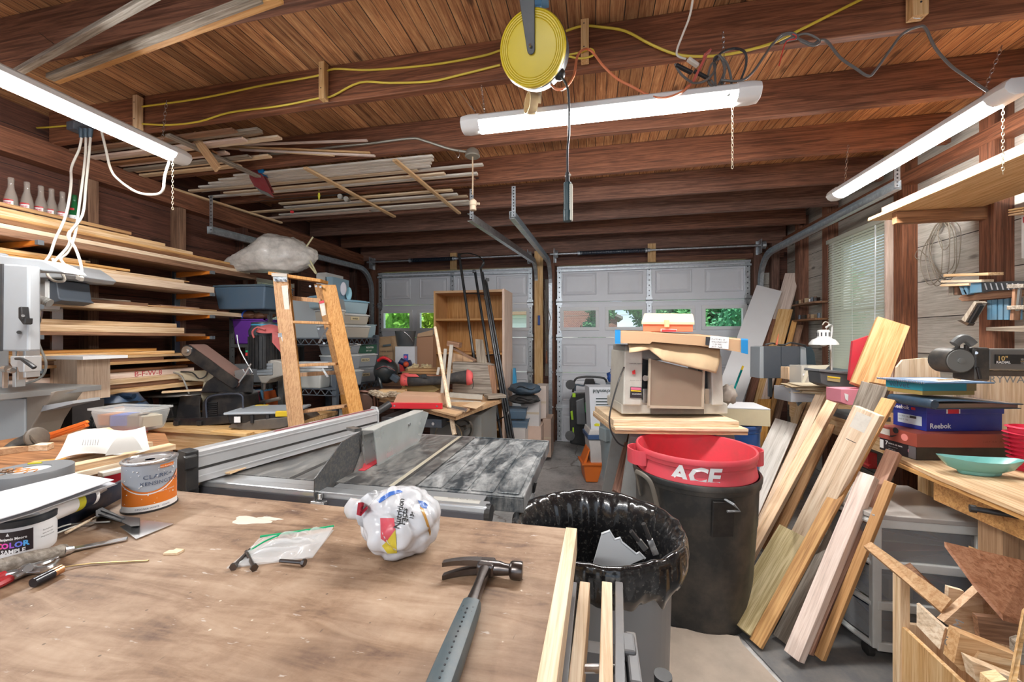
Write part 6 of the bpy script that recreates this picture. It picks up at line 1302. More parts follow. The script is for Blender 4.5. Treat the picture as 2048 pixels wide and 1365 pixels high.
one('support_chest',B().bx(-1.79,-1.22,3.76,4.02,0,1.035),wood('dark','x',.05),'dark wooden chest in shade below the stacked flat boards','chest')
# vacuum/blower black with red
bl=PT('canister_vacuum','black rounded canister vacuum with a red top handle beside the shelving','vacuum',W(775,775,Y=3.45))
mk('canister',B().ball(bl(772,742,.0),.115,(1.0,.9,1.05),3),plain('vac_black',(.02,.028,.033),.3,0.,.15),bl.o,smooth=True)
bl.pipe('red_handle',[(756,722,-.08),(765,716,-.1),(776,719,-.1),(782,724,-.09)],.014,plain('handle_red',(.6,.02,.03),.4,0.,0.)); bl.pipe('seam',[(752,740,-.09),(770,733,-.115),(790,742,-.10)],.004,plain('maroon_strip',(.20,.05,.06),.5,0.,.2))
mk('nozzle_box',B().box(bl(790,757,-.08),(.08,.06,.06),M.Rotation(.6,3,'Y')),plain('vac_blue_grey',(.06,.09,.12),.35,0.,.1),bl.o,bev=.01); bl.pipe('leg_tube',[(756,750,-.06),(760,765,-.08),(764,778,-.08)],.016,plain('vac_black',(.02,.028,.033),.3,0.,.15))
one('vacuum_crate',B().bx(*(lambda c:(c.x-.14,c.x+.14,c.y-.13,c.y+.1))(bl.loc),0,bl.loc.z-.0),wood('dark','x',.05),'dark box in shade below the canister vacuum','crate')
# ================= boxes right of the bookcase =================
def cbox(px0,px1,py0,py1,Y,dep,c,label,zb=None,lab=None,nm='carton'):
    p=W((px0+px1)/2,py1,Y=Y); t=thing(nm,label,'box',p,TH*.0,'cartons beside the bookcase'); a,b_=W(px0,py0,Y=Y),W(px1,py0,Y=Y); w=b_.x-a.x; h=a.z-p.z
    mk('box_body',B().bx(-w/2,w/2,0,dep,0,h),plain('carton_%02d%02d'%(int(c[0]*100),int(c[2]*100)),c,.75,0.,.1),t,bev=.002)
    mk('tape_strip',B().bx(-w*.5,w*.5,-.001,.0,h*.5-.012,h*.5+.012),plain('pack_tape',(.55,.45,.33),.4,0.,.05),t)
    if lab: text(lab,.035,plain('stamp_ink',(.12,.09,.07),.7,0.,0.),t,(-w*.3,-.003,h*.25),(pi/2,0,0),.0)
    return t
cbox(1018,1050,857,930,4.12,.26,(.60,.55,.52),'white lettered carton at the bottom, closest to the bookcase',lab='Lenox'); cbox(1053,1082,853,930,4.32,.3,(.62,.45,.36),'tan carton at the bottom below the upright white one'); cbox(1085,1102,838,915,4.55,.3,(.52,.38,.30),'carton with black print at the bottom near the door post',lab='18')
cbox(1042,1078,800,853,4.34,.14,(.62,.58,.56),'white carton standing upright in the middle of the pile'); cbox(1070,1092,772,838,4.60,.26,(.66,.56,.50),'tall pale carton leaning in at the post side')
bin_('open_bin','slate blue open bin lying tilted, lower of two by the bookcase','%s'and(-.83,4.25,W(1030,857,Y=4.2).z),.1,.26,.2,.10,mBLU,None); bin_('open_bin','slate blue open bin, upper of two by the bookcase',(-.84,4.25,W(1030,857,Y=4.2).z+.102),.1,.24,.2,.12,mBLU,None)
mDF=plain('duffel_blue',(.05,.085,.125),.75,0.,.2,16.)
for i,(px,py,w_,h_,lb) in enumerate(((1048,803,.17,.055,'lower dark blue duffel bag squashed on the cartons'),(1050,785,.18,.065,'upper dark blue duffel bag with straps on the cartons'))):
    p=W(px,py+5,Y=4.28); t=thing('duffel_bag',lb,'bag',p); b=B().ball((0,0,h_),1,(w_,.14,h_),4,.18,2.2,i+2); mk('bag_body',b,mDF if i else mBF,t,smooth='all')
    mk('carry_strap',B().tube([(-w_*.4,-.13,h_*1.2),(-.02,-.15,h_*1.7),(w_*.5,-.12,h_*1.1),(w_*.7,-.05,h_*1.6)],.010,6,4,.4),black(),t)
one('water_jug_bag',B().slab([W(1026,737,Y=4.5),W(1030,737,Y=4.5),W(1033,772,Y=4.5),W(1025,772,Y=4.5)],-.05),plain('bag_cyan',(.05,.35,.65),.4,0.,.05),'cyan and white bag edge beside the bookcase side','bag')
# things hanging on post
one('hanging_file',B().box(W(1078,641,Y=YF-.11),(.03,.02,.13)),plain('handle_blue',(.03,.08,.35),.4,0.,0.),'blue handled tool hanging on the pine post','tool')
hk=PT('barbecue_tools','bundle of long wire skewers with a wooden handle hanging beside the centre post','tool bundle',W(1093,735,Y=YF-.10))
for i,(a,c) in enumerate((((1089,580),(1095,720)),((1087,600),(1094,700)),((1100,640),(1093,700)),((1090,590),(1102,640)))): hk.pipe('wire',[(*a,-.02),(a[0]*.5+c[0]*.5,a[1]*.5+c[1]*.5+2,-.03),(*c,-.02)],.004,steel(),6)
hk.pipe('wooden_handle',[(1093,702,-.03),(1093,716,-.03),(1093,728,-.03)],[.010]*3+[.014]*3+[.010]*3,wood('rust','z'))
# ================= mower, boxes, cans =================
mw=PT('lawn_mower','folded battery lawn mower in black grey and lime standing on end by the door','lawn mower',W(1160,890,Y=5.02)*V((1,1,0)))
mk('deck',B().rings([[mw(x,y,d) for x,y,d in pts] for pts in ([(1140,888,0),(1182,895,0),(1182,895,.2),(1140,888,.2)],[(1139,800,.0),(1184,800,0),(1184,800,.2),(1139,800,.2)],[(1146,786,0),(1178,785,0),(1178,785,.2),(1146,786,.2)])]),plain('mower_black',(.025,.028,.03),.4,0.,.1),mw.o,bev=.02)
mw.plate('grey_cover',[(1152,802),(1168,796),(1172,850),(1154,850)],-.03,.02,plain('mower_grey',(.18,.19,.20),.35,0.,.1),bev=.01); mw.plate('green_cover',[(1171,806),(1178,802),(1179,828),(1171,826)],-.05,0,plain('mower_green',(.03,.42,.10),.35,0.,.0),bev=.006)
for pts in([(1145,787),(1151,787),(1151,795),(1145,795)],[(1141,824),(1145,822),(1147,840),(1143,840)],[(1145,856),(1148,856),(1148,866),(1145,866)]): mw.plate('lime_trim',pts,-.012,.0,plain('mower_lime',(.42,.70,.04),.35,0.,.0))
for px,py,r_ in((1140,872,.06),(1179,868,.07),(1141,770,.06)): mk('wheel',B().cyl(mw(px,py,-.03),mw(px,py,.03)+V((0,0,0)),r_,seg=20).cyl(mw(px,py,-.04),mw(px,py,-.03),r_*.5,seg=14),black(),mw.o,smooth=True)
mw.pipe('handle_bar',[(1146,785,0),(1148,765,-.02),(1156,756,-.03),(1180,754,-.03),(1208,757,-.03),(1214,768,-.02)],.013,black()); mw.pipe('handle_bar',[(1150,782,0),(1152,770,-.02),(1166,772,-.03),(1182,768,-.03),(1200,770,-.02)],.012,plain('slate_tube',(.10,.14,.18),.35,.3,.1)); mw.plate('control_hub',[(1172,758),(1188,758),(1192,772),(1168,772)],-.06,-.01,black(),bev=.01)
bt2=PT('folded_tarp','blue and white folded tarp bundle behind the planer','tarp',W(1232,772,Y=4.6)); mk('bundle',B().ball(bt2(1238,752,0),.10,(1.3,1,.9),3,.4,2.5,4),plain('tarp_blue',(.02,.10,.42),.5,0.,.1),bt2.o,smooth='all'); mk('white_rope',B().tube([bt2(1222,748,-.1),bt2(1228,738,-.12),bt2(1240,735,-.12),bt2(1246,742,-.1)],.012,6),plain('carton_white',(.60,.62,.66),.6,0.,.1),bt2.o)
kz=W(1206,865,Y=4.05).z
og2=PT('orange_caddy','orange plastic tool caddy on the floor under the white cooler','caddy',W(1190,965,Y=4.0)*V((1,1,0)))
og2.plate('tray',[(1167,930),(1172,965),(1196,966),(1204,938),(1204,930)],0,.22,plain('orange_plastic',(.85,.20,.03),.4,0.,.05),bev=.01); og2.plate('side_wall',[(1167,928),(1178,900),(1180,900),(1172,930)],0,.2,plain('orange_plastic',(.85,.20,.03),.4,0.,.05)); og2.plate('rim',[(1164,928),(1208,928),(1208,933),(1164,932)],-.02,.23,plain('orange_plastic',(.85,.20,.03),.4,0.,.05),bev=.004)
cl2=PT('cooler','white cooler with a blue rimmed lid on the orange caddy','cooler',W(1192,929,Y=4.02)); cl2.plate('body',[(1182,929),(1178,880),(1220,880),(1216,929)],0,.25,plain('cooler_white',(.60,.57,.55),.45,0.,.15),bev=.01); cl2.plate('blue_rim',[(1176,880),(1175,871),(1222,871),(1222,880)],-.02,.27,plain('cooler_blue',(.05,.10,.22),.4,0.,.05),bev=.004); cl2.plate('lid',[(1177,871),(1180,860),(1220,860),(1222,871)],-.01,.26,plain('cooler_white',(.60,.57,.55),.45,0.,.15),bev=.006)
ka=PT('mixer_carton','white KitchenAid carton standing upside down on the cooler','box',W(1206,859,Y=4.04)); ka.plate('carton',[(1182,859),(1178,775),(1236,775),(1236,859)],0,.24,plain('carton_white',(.60,.62,.66),.6,0.,.1),bev=.003)
for i in range(5): ka.plate('print_line',[(1192,797+i*6),(1224,797+i*6),(1224,799+i*6),(1192,799+i*6)],-.003,-.0005,plain('print_dark',(.05,.07,.07),.6,0.,0.))
ka.plate('yellow_oval',[(1188,850),(1192,847),(1199,848),(1199,853),(1190,853)],-.003,-.0005,plain('print_yellow',(.65,.62,.03),.4,0.,0.))
t=text('KitchenAid',.052,plain('print_dark',(.05,.07,.07),.6,0.,0.),ka.o,ka(1233,780,-.003),(-pi/2,0,pi),.0,bold=.001)
t=text('CORDLESS MIXER',.022,plain('print_dark',(.05,.07,.07),.6,0.,0.),ka.o,ka(1225,828,-.003),(-pi/2,0,pi),.0)
def can(name,label,cx,cy,r,h,col,mat=None,rb=.84,zb=0.0,handles=True,ribs=True):
    t=thing(name,label,'trash can',(cx,cy,zb)); m=mat or plain(col[0],col[1],.42,0.,.3,6.)
    rip=(lambda a,i:.010*max(0,math.cos(a*8))**6 if 1<i<7 else 0) if ribs else None
    mk('barrel',B().lathe([(r*rb-.01,0),(r*rb,.01),(r*rb+.003,.06),(r*(rb+.03),h*.3),(r*(rb+.06),h*.5),(r*(rb+.085),h*.66),(r*(rb+.095),h*.67),(r*.955,h-.055),(r*.985,h-.05),(r*.99,h-.03),(r*1.0,h-.028),(r*1.005,h-.008),(r*.99,h),(r*.965,h-.004),(r*.95,h-.04),(r*(rb),h*.1),(.02,.03)],seg=64,rip=rip),m,t,smooth=True)
    return t,m
# grey can
gc,mg=can('trash_can','blue grey ribbed trash can with strap handles behind the planer stand',.33,3.42,.305,.80,('can_blue_grey',(.23,.285,.31)))
for a in(-2.6,.6): mk('handle',B().box((.30*math.cos(a),.30*math.sin(a),.66),(.05,.10,.11),M.Rotation(a,3,'Z')),mg,gc,bev=.01)
# blue barrel + foam
bb_,mb=can('trash_can','bright blue ribbed barrel under the foam block near the leaning white board',1.02,3.25,.17,.80,('barrel_blue',(.01,.09,.33)))
mk('band',B().lathe([(.166,.60),(.172,.605),(.172,.62),(.166,.625)],seg=40,cap=False),mb,bb_)
one('foam_block',B().bx(.86,1.20,3.10,3.40,.805,.92),plain('foam_yellow',(.74,.64,.42),.9,0.,.1),'cream foam block on the blue barrel','foam block')
one('foam_block',B().slab([(.86,3.10,.9215),(1.20,3.10,.9215),(1.20,3.40,.9215),(.86,3.40,.9215)],-.006),plain('foam_white',(.76,.76,.78),.9,0.,.02),'white sheet on top of the cream foam block','sheet')
# black can + red can
kc,mk_b=can('trash_can','large black wheeled trash can holding the red one',.52,2.30,.315,.735,('can_black',(.022,.023,.023)))
for px,ang in ((1255,-2.75),(1410,-1.32)):
    pass
b=B(); A0=V((math.cos(-1.30),math.sin(-1.30),0)); T0=V((-A0.y,A0.x,0)); 
mk('handle',B().tube([A0*.31+V((0,0,.68))-T0*.02,A0*.345+V((0,0,.67))-T0*.0,A0*.345+V((0,0,.64))+T0*.03,A0*.345+V((0,0,.64))-T0*.03],.006,6,1),plain('clip_grey',(.22,.23,.24),.4,.3,.1),kc)
mk('handle_pocket',B().slab([A0*.287-T0*.075+V((0,0,.50)),A0*.287+T0*.03+V((0,0,.50)),A0*.302+T0*.03+V((0,0,.67)),A0*.302-T0*.075+V((0,0,.67))],-.012),plain('pocket_black',(.012,.012,.013),.5,0.,.1),kc,bev=.003)
A1=V((math.cos(-2.55),math.sin(-2.55),0)); T1=V((-A1.y,A1.x,0))
hp2=[A1*.30-T1*.07+V((0,0,.60)),A1*.33-T1*.06+V((0,0,.70)),A1*.35-T1*.04+V((0,0,.735)),A1*.355+T1*.03+V((0,0,.735)),A1*.34+T1*.06+V((0,0,.70)),A1*.31+T1*.07+V((0,0,.58))]
mk('pull_handle',B().tube(hp2,.012,8,4,.6),plain('handle_grey',(.17,.155,.13),.5,.1,.3),kc,smooth=True)
rd,mr=can('trash_can','red ACE trash can nested in the black one, open and dusty inside',.52,2.30,.298,.36,None,plain('can_red',(.70,.075,.10),.42,0.,.35,9.,0.,(.28,.11,.09)),.90,.49,ribs=False)
for a,s_ in((-2.95,1),(.18,1)):
    c=V((math.cos(a),math.sin(a),0)); tt_=V((-c.y,c.x,0)); 
    rs_=[]
    for k in range(13):
        q=pi*k/12; rs_.append(c*(.285+.065*math.sin(q))+tt_*.085*math.cos(q))
    b=B().rings([[p+V((0,0,z))+c*o for z,o in((.27,-.003),(.345,-.003),(.345,.004),(.27,.004))] for p in rs_]); mk('loop_handle',b,mr,rd,bev=.002)
t=text('ACE',.105,mLW_,rd,(0,0,0),(0,0,0),.0,'ace_logo','CENTER',.004,1.,.15)
aa=math.atan2(-2.30,-.52+.015)
for v in t.data.vertices:
    an=aa+v.co.x*1.1/.292; r_=.2965+.02*(v.co.y-.05)*0+ (-.004+.06*v.co.y); v.co=V((r_*math.cos(an),r_*math.sin(an),.250+v.co.y))
# ---- bag lined bin ----
bx_,by_=-.0,1.225
bn=thing('lined_bin','grey plastic bin lined with a shiny black garbage bag beside the bench','waste bin',(bx_,by_,0))
mk('barrel',B().lathe([(.19,0),(.195,.01),(.216,.785),(.220,.79),(.219,.80),(.212,.795),(.18,.02),(.01,.015)],seg=48),plain('bin_grey',(.23,.235,.24),.4,0.,.1,4.),bn,smooth=True)
mGB_=N('black_film'); mGB_.fin((.012,.012,.013),.20); mGB_.b.inputs['Coat Weight'].default_value=.5; _f=mGB_.noise(mGB_.co(),90,3,.7); mGB_.put(mGB_.b.inputs['Base Color'],mGB_.ramp(_f,[(.55,(.010,.010,.011)),(.75,(.09,.085,.075))])); mGB_=mGB_.m
prof=[(.240,.765),(.250,.78),(.257,.81),(.252,.84),(.25,.868),(.240,.876),(.222,.868),(.196,.80),(.185,.68),(.175,.5),(.165,.36),(.12,.31),(.01,.30)]
b=B(); rs_=[]
for i,(r_,z) in enumerate(prof):
    q=[]
    for k in range(120):
        a=2*pi*k/120; w_=MN.noise(V((math.cos(a)*6,math.sin(a)*6,z*3.2)))*.016+MN.noise(V((math.cos(a)*17,math.sin(a)*17,z*5)))*.010+abs(MN.noise(V((math.cos(a)*11,math.sin(a)*11,z*9+5))))*.012-.004
        if 3<=i<=6: w_=max(w_*.5,-.004)+.004
        zz=z+MN.noise(V((math.cos(a)*8,math.sin(a)*8,9)))*(.035 if i==0 else .008)
        q.append(V(((r_+w_*(1 if i<11 else .3))*math.cos(a),(r_+w_*(1 if i<11 else .3))*math.sin(a),zz)))
    rs_.append(q)
mk('garbage_bag',b.rings(rs_,cap=False),mGB_,bn,smooth='all',sub=1)
def clampat(px,py,px2,py2,Y,label,both=True,tip=wood('pale','x',.05)):
    p=W(px,py,Y=Y); t=thing('spring_clamp',label,'clamp',p); q=W(px2,py2,Y=Y)-p; mid=q*.5
    mk('handle',B().tube([mid,mid*.4+V((0,0,.0)),V((0,0,0))],.0085,8,3,.7),black(),t,smooth=True); mk('jaw',B().bar(mid,q,.016,.008,up=(0,1,0)),steel(),t,bev=.001); return t
clampat(1071,965,1062,1005,1.42,'black spring clamp gripping the bag rim on the far left side'); c3=clampat(1287,1048,1312,1110,1.10,'black spring clamp with wooden tip gripping the bag on the right')
clampat(1262,1063,1292,1100,1.13,'steel spring clamp with white tips beside the black one',tip=None)
lid=thing('plastic_tray','white translucent plastic tray standing inside the garbage bag','plastic lid',(.03,1.12,.62)); PL=[W(*q,Y=1.13)-lid.location for q in((1185,1130),(1203,1067),(1219,1061),(1229,1078),(1240,1075),(1243,1083),(1272,1107),(1278,1104),(1290,1116),(1262,1128),(1225,1160),(1190,1150))]
mk('sheet',B().slab(PL,.004),clear('milk_plastic',(.72,.76,.80),.93,.3),lid,bev=.001); mk('rim_edge',B().tube([p+V((0,-.004,0)) for p in PL[1:9]],.0035,5,1),clear('milk_plastic',(.72,.76,.80),.93,.3),lid)
one('storage_tote',B().bx(.12,.42,4.5,4.75,0,.915),mBLU,'tall blue grey tote in shade behind the planer','storage bin')
# ================= planer on stand =================
pn=PT('planer_stand','plywood topped stand carrying the planer behind the trash cans','stand',W(1357,1280,Y=2.62)*V((1,1,0)))
mk_edge=wood('pale','x',.03)
def slabz(t,pts,z0,z1,m,nm): return mk(nm,B().prism(pts,z0,z1,'xy'),m,t.o,bev=.001)
zc=.893
L0=pn(1228,842,-.10); L1=pn(1484,857,-.10)
slabz(pn,[(L0.x,-.12),(L1.x,-.16),(L1.x,.42),(L0.x-.02,.42)],.862,.882,wood('ply','x',.03),'top_board'); slabz(pn,[(L0.x,-.125),(L1.x,-.165),(L1.x,.41),(L0.x-.02,.41)],.883,.9,mk_edge,'top_board'); slabz(pn,[(L0.x-.0,-.09),(L1.x-.03,-.12),(L1.x-.03,.40),(L0.x-.01,.40)],.901,.935,mk_edge,'top_board')
for x in(-.26,.26):
    mk('leg',B().bar((x,-.04,.86),(x*1.55,-.10,0),.10,.02,up=(0,1,0)),plain('stand_grey',(.34,.34,.33),.5,.3,.3),pn.o); mk('leg',B().bar((x,.30,.86),(x*1.5,.42,0),.10,.02,up=(0,1,0)),plain('stand_grey',(.34,.34,.33),.5,.3,.3),pn.o)
pr_=PT('thickness_planer','cream benchtop thickness planer with folded tan table on the stand','planer',V(W(1350,825,Y=2.62)*V((1,1,0)))+V((0,0,.9355)))
mPC=plain('planer_cream',(.56,.54,.48),.4,.1,.25)
pr_.plate('base',[(1243,808),(1262,800),(1438,802),(1456,808),(1456,829),(1243,829)],-.0,.38,mPC,bev=.008); pr_.plate('base_gap',[(1302,818),(1408,818),(1408,829),(1302,829)],-.012,-.001,plain('dusty_cast',(.14,.125,.11),.5,.3,.5))
pr_.plate('left_column',[(1249,702),(1286,702),(1284,812),(1246,812)],-.03,.30,mPC,bev=.01); pr_.plate('right_column',[(1422,712),(1444,712),(1448,812),(1424,812)],-.03,.30,mPC,bev=.008)
pr_.plate('inner_housing',[(1284,712),(1302,712),(1300,806),(1284,806)],.02,.1,black()); pr_.plate('inner_housing',[(1408,725),(1424,725),(1424,812),(1408,808)],.02,.1,black())
pr_.plate('motor_bar',[(1286,778),(1300,778),(1300,806),(1286,806)],-.01,.05,steel()); pr_.plate('motor_bar',[(1410,778),(1424,778),(1424,808),(1410,808)],-.01,.05,steel())
pr_.plate('folded_table',[(1300,718),(1408,745),(1406,817),(1298,815)],-.05,-.03,plain('tan_table',(.34,.26,.19),.45,.3,.4,5.),bev=.003)
for pts in([(1298,718),(1302,718),(1300,816),(1296,816)],[(1406,742),(1410,742),(1408,818),(1404,818)],[(1296,812),(1408,815),(1408,819),(1296,817)]): pr_.plate('table_edge',pts,-.06,-.045,plain('edge_cream',(.55,.47,.36),.4,.2,.2))
pr_.plate('top_cover',[(1250,690),(1440,696),(1444,720),(1300,722),(1250,708)],.0,.30,plain('cover_grey',(.30,.29,.27),.5,.2,.3),bev=.01)
mk('elevation_knob',B().cyl(pr_(1290,757,-.05),pr_(1300,757,-.02),.018,seg=12),steel(),pr_.o)
pr_.plate('warning_label',[(1261,774),(1283,775),(1283,797),(1260,796)],-.035,-.032,plain('label_dark',(.025,.018,.022),.4,0.,0.)); pr_.plate('pink_label_band',[(1262,775),(1282,776),(1282,781),(1262,780)],-.038,-.035,plain('band_pink',(.62,.15,.25),.5,0.,0.)); pr_.plate('yellow_label_band',[(1262,781),(1282,782),(1282,784),(1262,783)],-.038,-.035,mYL)
for i in range(3): pr_.plate('arrow_mark',[(1264,743+i*3),(1270,740+i*2),(1271,743+i*3),(1266,747+i)],-.038,-.035,plain('btn_red',(.75,.05,.05),.4,0.,0.))
text('DANGER KEEP HANDS CLEAR',.0105,black(),pr_.o,pr_(1259,729,-.036),(pi/2,0,0),.0); text('disconnect power first',.008,black(),pr_.o,pr_(1260,762,-.036),(pi/2,0,0),.0); text('WARNING',.012,mLW_,pr_.o,pr_(1264,790,-.037),(pi/2,0,0),.0)
pr_.pipe('power_cable',[(1248,735,-.03),(1238,760,-.1),(1226,800,-.12),(1219,835,-.13),(1222,862,-.13),(1235,885,-.12),(1248,893,-.1)],.005,black())
fl=PT('felt_cloth','tan felt cloth draped over the top of the planer','cloth',W(1350,720,Y=2.60)+V((0,0,-.0)))
fp_=[(1256,686,-.02),(1300,683,-.03),(1318,686,-.03),(1380,688,-.03),(1440,700,-.03),(1446,722,-.05),(1430,748,-.09),(1380,730,-.085),(1322,716,-.085),(1316,700,-.06),(1300,700,-.07),(1290,706,-.08),(1260,706,-.07)]
b=B(); P=[fl(*q) for q in fp_]; b.slab(P,.006) if False else None
top=[(1254,684),(1300,682),(1320,685),(1380,688),(1440,698)]; bot=[(1258,706),(1300,700),(1325,722),(1385,736),(1434,748)]
def ff(u,v):
    i=min(3,int(u*4)); f=u*4-i; a=V(fl(top[i][0]+(top[i+1][0]-top[i][0])*f,top[i][1]+(top[i+1][1]-top[i][1])*f,-.03)); c=V(fl(bot[i][0]+(bot[i+1][0]-bot[i][0])*f,bot[i][1]+(bot[i+1][1]-bot[i][1])*f,-.10))
    p=a.lerp(c,v); p.y+=-.012*math.sin(u*17)*v-.02*math.sin(v*pi); return p
mk('drape',B().grid(ff,40,10,.004),plain('felt_tan',(.58,.42,.25),.9,0.,.15,25.),fl.o,smooth='all'); mk('drape_top',B().grid(lambda u,v:ff(u,0)+V((0,v*.26,.0+.004*math.sin(u*9))),20,4,.004),plain('felt_tan',(.58,.42,.25),.9,0.,.15,25.),fl.o,smooth='all')
lc_=PT('flat_carton','long flat cardboard carton with blue tape on both ends lying on the planer','carton',W(1360,700,Y=2.62)+V((0,0,-.0)))
b=B().rings([[lc_(x,y,d) for y,d in ((y1,-.12),(y0,-.12),(y0-3,.30),(y1-3,.30))] for x,y0,y1 in((1233,664,687),(1300,665,688),(1304,666,684),(1400,672,692),(1494,682,707))]); mk('carton_body',b,card((.55,.35,.20)),lc_.o)
for a,c in(((1230,663,688),(1241,663,688)),((1482,680,706),(1496,681,709))):
    b=B().rings([[lc_(x,y,d) for y,d in ((y1,-.124),(y0,-.124),(y0-3,.304),(y1-3,.304))] for x,y0,y1 in(a,c)]); mk('blue_tape',b,plain('painters_tape',(.01,.22,.52),.5,0.,.05),lc_.o)
lc_.plate('shipping_label',[(1421,672),(1458,675),(1457,699),(1418,696)],-.126,-.1235,mLW_); lc_.plate('barcode',[(1412,674),(1421,675),(1419,692),(1411,690)],-.126,-.1235,mHD)
for i,s_ in enumerate(('PLATE 48 x 20','SHELVING UNIT','1 2 JH 0002','2017 - AAK')): text(s_,.013,black(),lc_.o,lc_(1423,680+i*5,-.128),(pi/2,.06,0),.0)
tb2=PT('tackle_box','orange plastic tackle box with beige lid and latch on the flat carton','tool box',W(1337,664,Y=2.68)+V((0,0,.004)))
mk('tub',B().rings([[tb2(x,y,d) for x,d in((1286,0),(1386,0),(1384,.20),(1288,.20))] for y in(664,646)]),plain('tackle_orange',(.80,.20,.10),.4,0.,.1),tb2.o,bev=.004)
mk('lid',B().rings([[tb2(x0,y,d0),tb2(x1,y+1,d0),tb2(x1-2,y+1,d1),tb2(x0+2,y,d1)] for y,x0,x1,d0,d1 in((649,1283,1389,-.012,.212),(644,1283,1389,-.012,.212),(629,1288,1386,.02,.17),(627,1290,1384,.03,.16))]),plain('tackle_beige',(.72,.57,.38),.45,0.,.1),tb2.o,bev=.003)
tb2.plate('latch',[(1330,640),(1339,640),(1339,655),(1330,655)],-.026,-.01,plain('latch_tan',(.66,.5,.28),.4,0.,.1),bev=.003); tb2.plate('label_frame',[(1322,658),(1354,659),(1352,664),(1322,664)],-.004,-.0005,mLW_); tb2.plate('red_label',[(1323,659),(1353,660),(1352,664),(1323,664)],-.006,-.003,plain('btn_red',(.75,.05,.05),.4,0.,0.))
db=PT('dust_bag','grey cloth dust bag hanging at the right side of the planer','bag',W(1455,800,Y=2.75)); mk('cloth',B().ball(db(1456,790,0),.045,(1,1,1.3),3,.5,3,1),plain('dust_cloth',(.33,.28,.24),.9,0.,.3),db.o,smooth='all')
board('leaning_offcut',W(1262,860,Y=3.0),W(1232,985,Y=2.55),.05,.02,wood('rust','x',.1),'dark board edge leaning between the grey can and the planer stand','board',up=(0,1,0))
board('leaning_offcut',W(1285,862,Y=2.95),W(1258,985,Y=2.5),.04,.02,wood('gray','x',.1),'pale board edge leaning just left of the black can','board',up=(0,1,0))
# ================= ceiling things =================
mYC=plain('yellow_cord',(.66,.50,.05),.45,0.,.05); mOC=plain('orange_cord',(.70,.22,.10),.45,0.,.05); mWC=plain('white_cord',(.66,.61,.54),.5,0.,.1); mBC=plain('black_cord',(.03,.034,.04),.4,0.,.1)
YA=1.94-.032; YA0=YA
# cord reel
cx=W(1066,100,Y=1.42); rl=thing('cord_reel','round yellow cord reel hanging from the ceiling by a black bracket','cord reel',cx,0)
vd_=(V((0,0,CH))-cx); q_=vd_.to_track_quat('Z','Y'); tilt=M.Rotation(0,4,'X')
dirn=V((-.10,-.93,-.36)).normalized(); Rq=dirn.to_track_quat('Z','Y').to_matrix().to_4x4()
mYR=plain('reel_yellow',(.62,.47,.02),.38,0.,.08,5.)
k=1.0; prof=[(.118,-.012),(.121,0),(.121,.012),(.117,.020)]
r_=.117
for i in range(4): prof+=[(r_-.004-i*.007,.021),(r_-.0055-i*.007,.0185),(r_-.0075-i*.007,.021)]
prof+=[(.080,.022),(.02,.024)]
o=mk('yellow_cover',B().lathe(prof,seg=48),mYR,rl,smooth=True); o.matrix_local=Rq
o=mk('black_housing',B().lathe([(.112,-.075),(.119,-.07),(.120,-.02),(.118,-.012)],seg=48),mBC,rl,smooth=True); o.matrix_local=Rq
o=mk('rim_ring',B().lathe([(.122,-.004),(.1235,0),(.122,.004)],seg=48,cap=False),mBC,rl,smooth=True); o.matrix_local=Rq
top=V((-.01,.05,ZC-cx.z))
c0=Rq@V((0,0,.036)); _y=(V((0,0,1))-dirn*dirn.z).normalized(); _x=_y.cross(dirn); _br=M((_x,_y,dirn)).transposed().to_4x4()
o=mk('bracket_arm',B().prism([(.014*math.cos(a),-.008+.014*math.sin(a)) for a in G(lambda t:pi+pi*t,7)]+[(.026,.13),(.026,.19),(-.026,.19),(-.026,.13)],.028,.034,'xy'),mBC,rl,bev=.002); o.matrix_local=_br
for d_ in(0,.045): o=mk('screw',B().cyl(c0+V((0,-.012,.0+d_)),c0+V((0,-.003,0+d_)),.005,seg=8),steel(),rl)
mk('blue_mount',B().box((.0,.03,.22),(.055,.02,.10)).box((.0,.045,.33),(.10,.05,.26)),plain('mount_blue',(.10,.24,.40),.4,.2,.2),rl,bev=.002)
g0=Rq@V((.085,-.085,-.03)); mk('cable_guide',B().ball(g0,.022,(1,1,1),2),black(),rl,smooth=True)
gl_=W(1137,150,Y=1.40); dr=thing('drop_light','black hand lamp hanging on a long cord below the yellow reel','work light',W(1135,443,Y=1.42))
dz=lambda px,py:W(px,py,Y=1.42)-dr.location
mk('cord',B().tube([cx+g0-dr.location,dz(1136,180),dz(1138,260),dz(1135,300),dz(1135,352)],.0042,7,4),mBC,dr,smooth=True)
mk('strain_relief',B().tube([dz(1135,346),dz(1135,366)],.008,8),mBC,dr,smooth=True)
b=B(); pr2=[]
z0=0; zt=dz(1135,366).z
for i in range(25): pr2.append((.0135+(.001 if i%2 else 0),zt*.28+zt*.72*i/24))
mk('grip',B().lathe([(.015,0),(.0155,zt*.27)]+pr2,seg=14),plain('lamp_grip',(.02,.05,.06),.4,0.,.05),dr,smooth=True); mk('lamp_tube',B().bx(.004,.018,-.012,.012,.0,zt*.95),plain('lamp_shield',(.62,.60,.5),.3,0.,.05),dr,bev=.004); mk('wire_tie',B().box(dz(1136,352),(.022,.012,.004),M.Rotation(-.25,3,'Y')),mWC,dr)
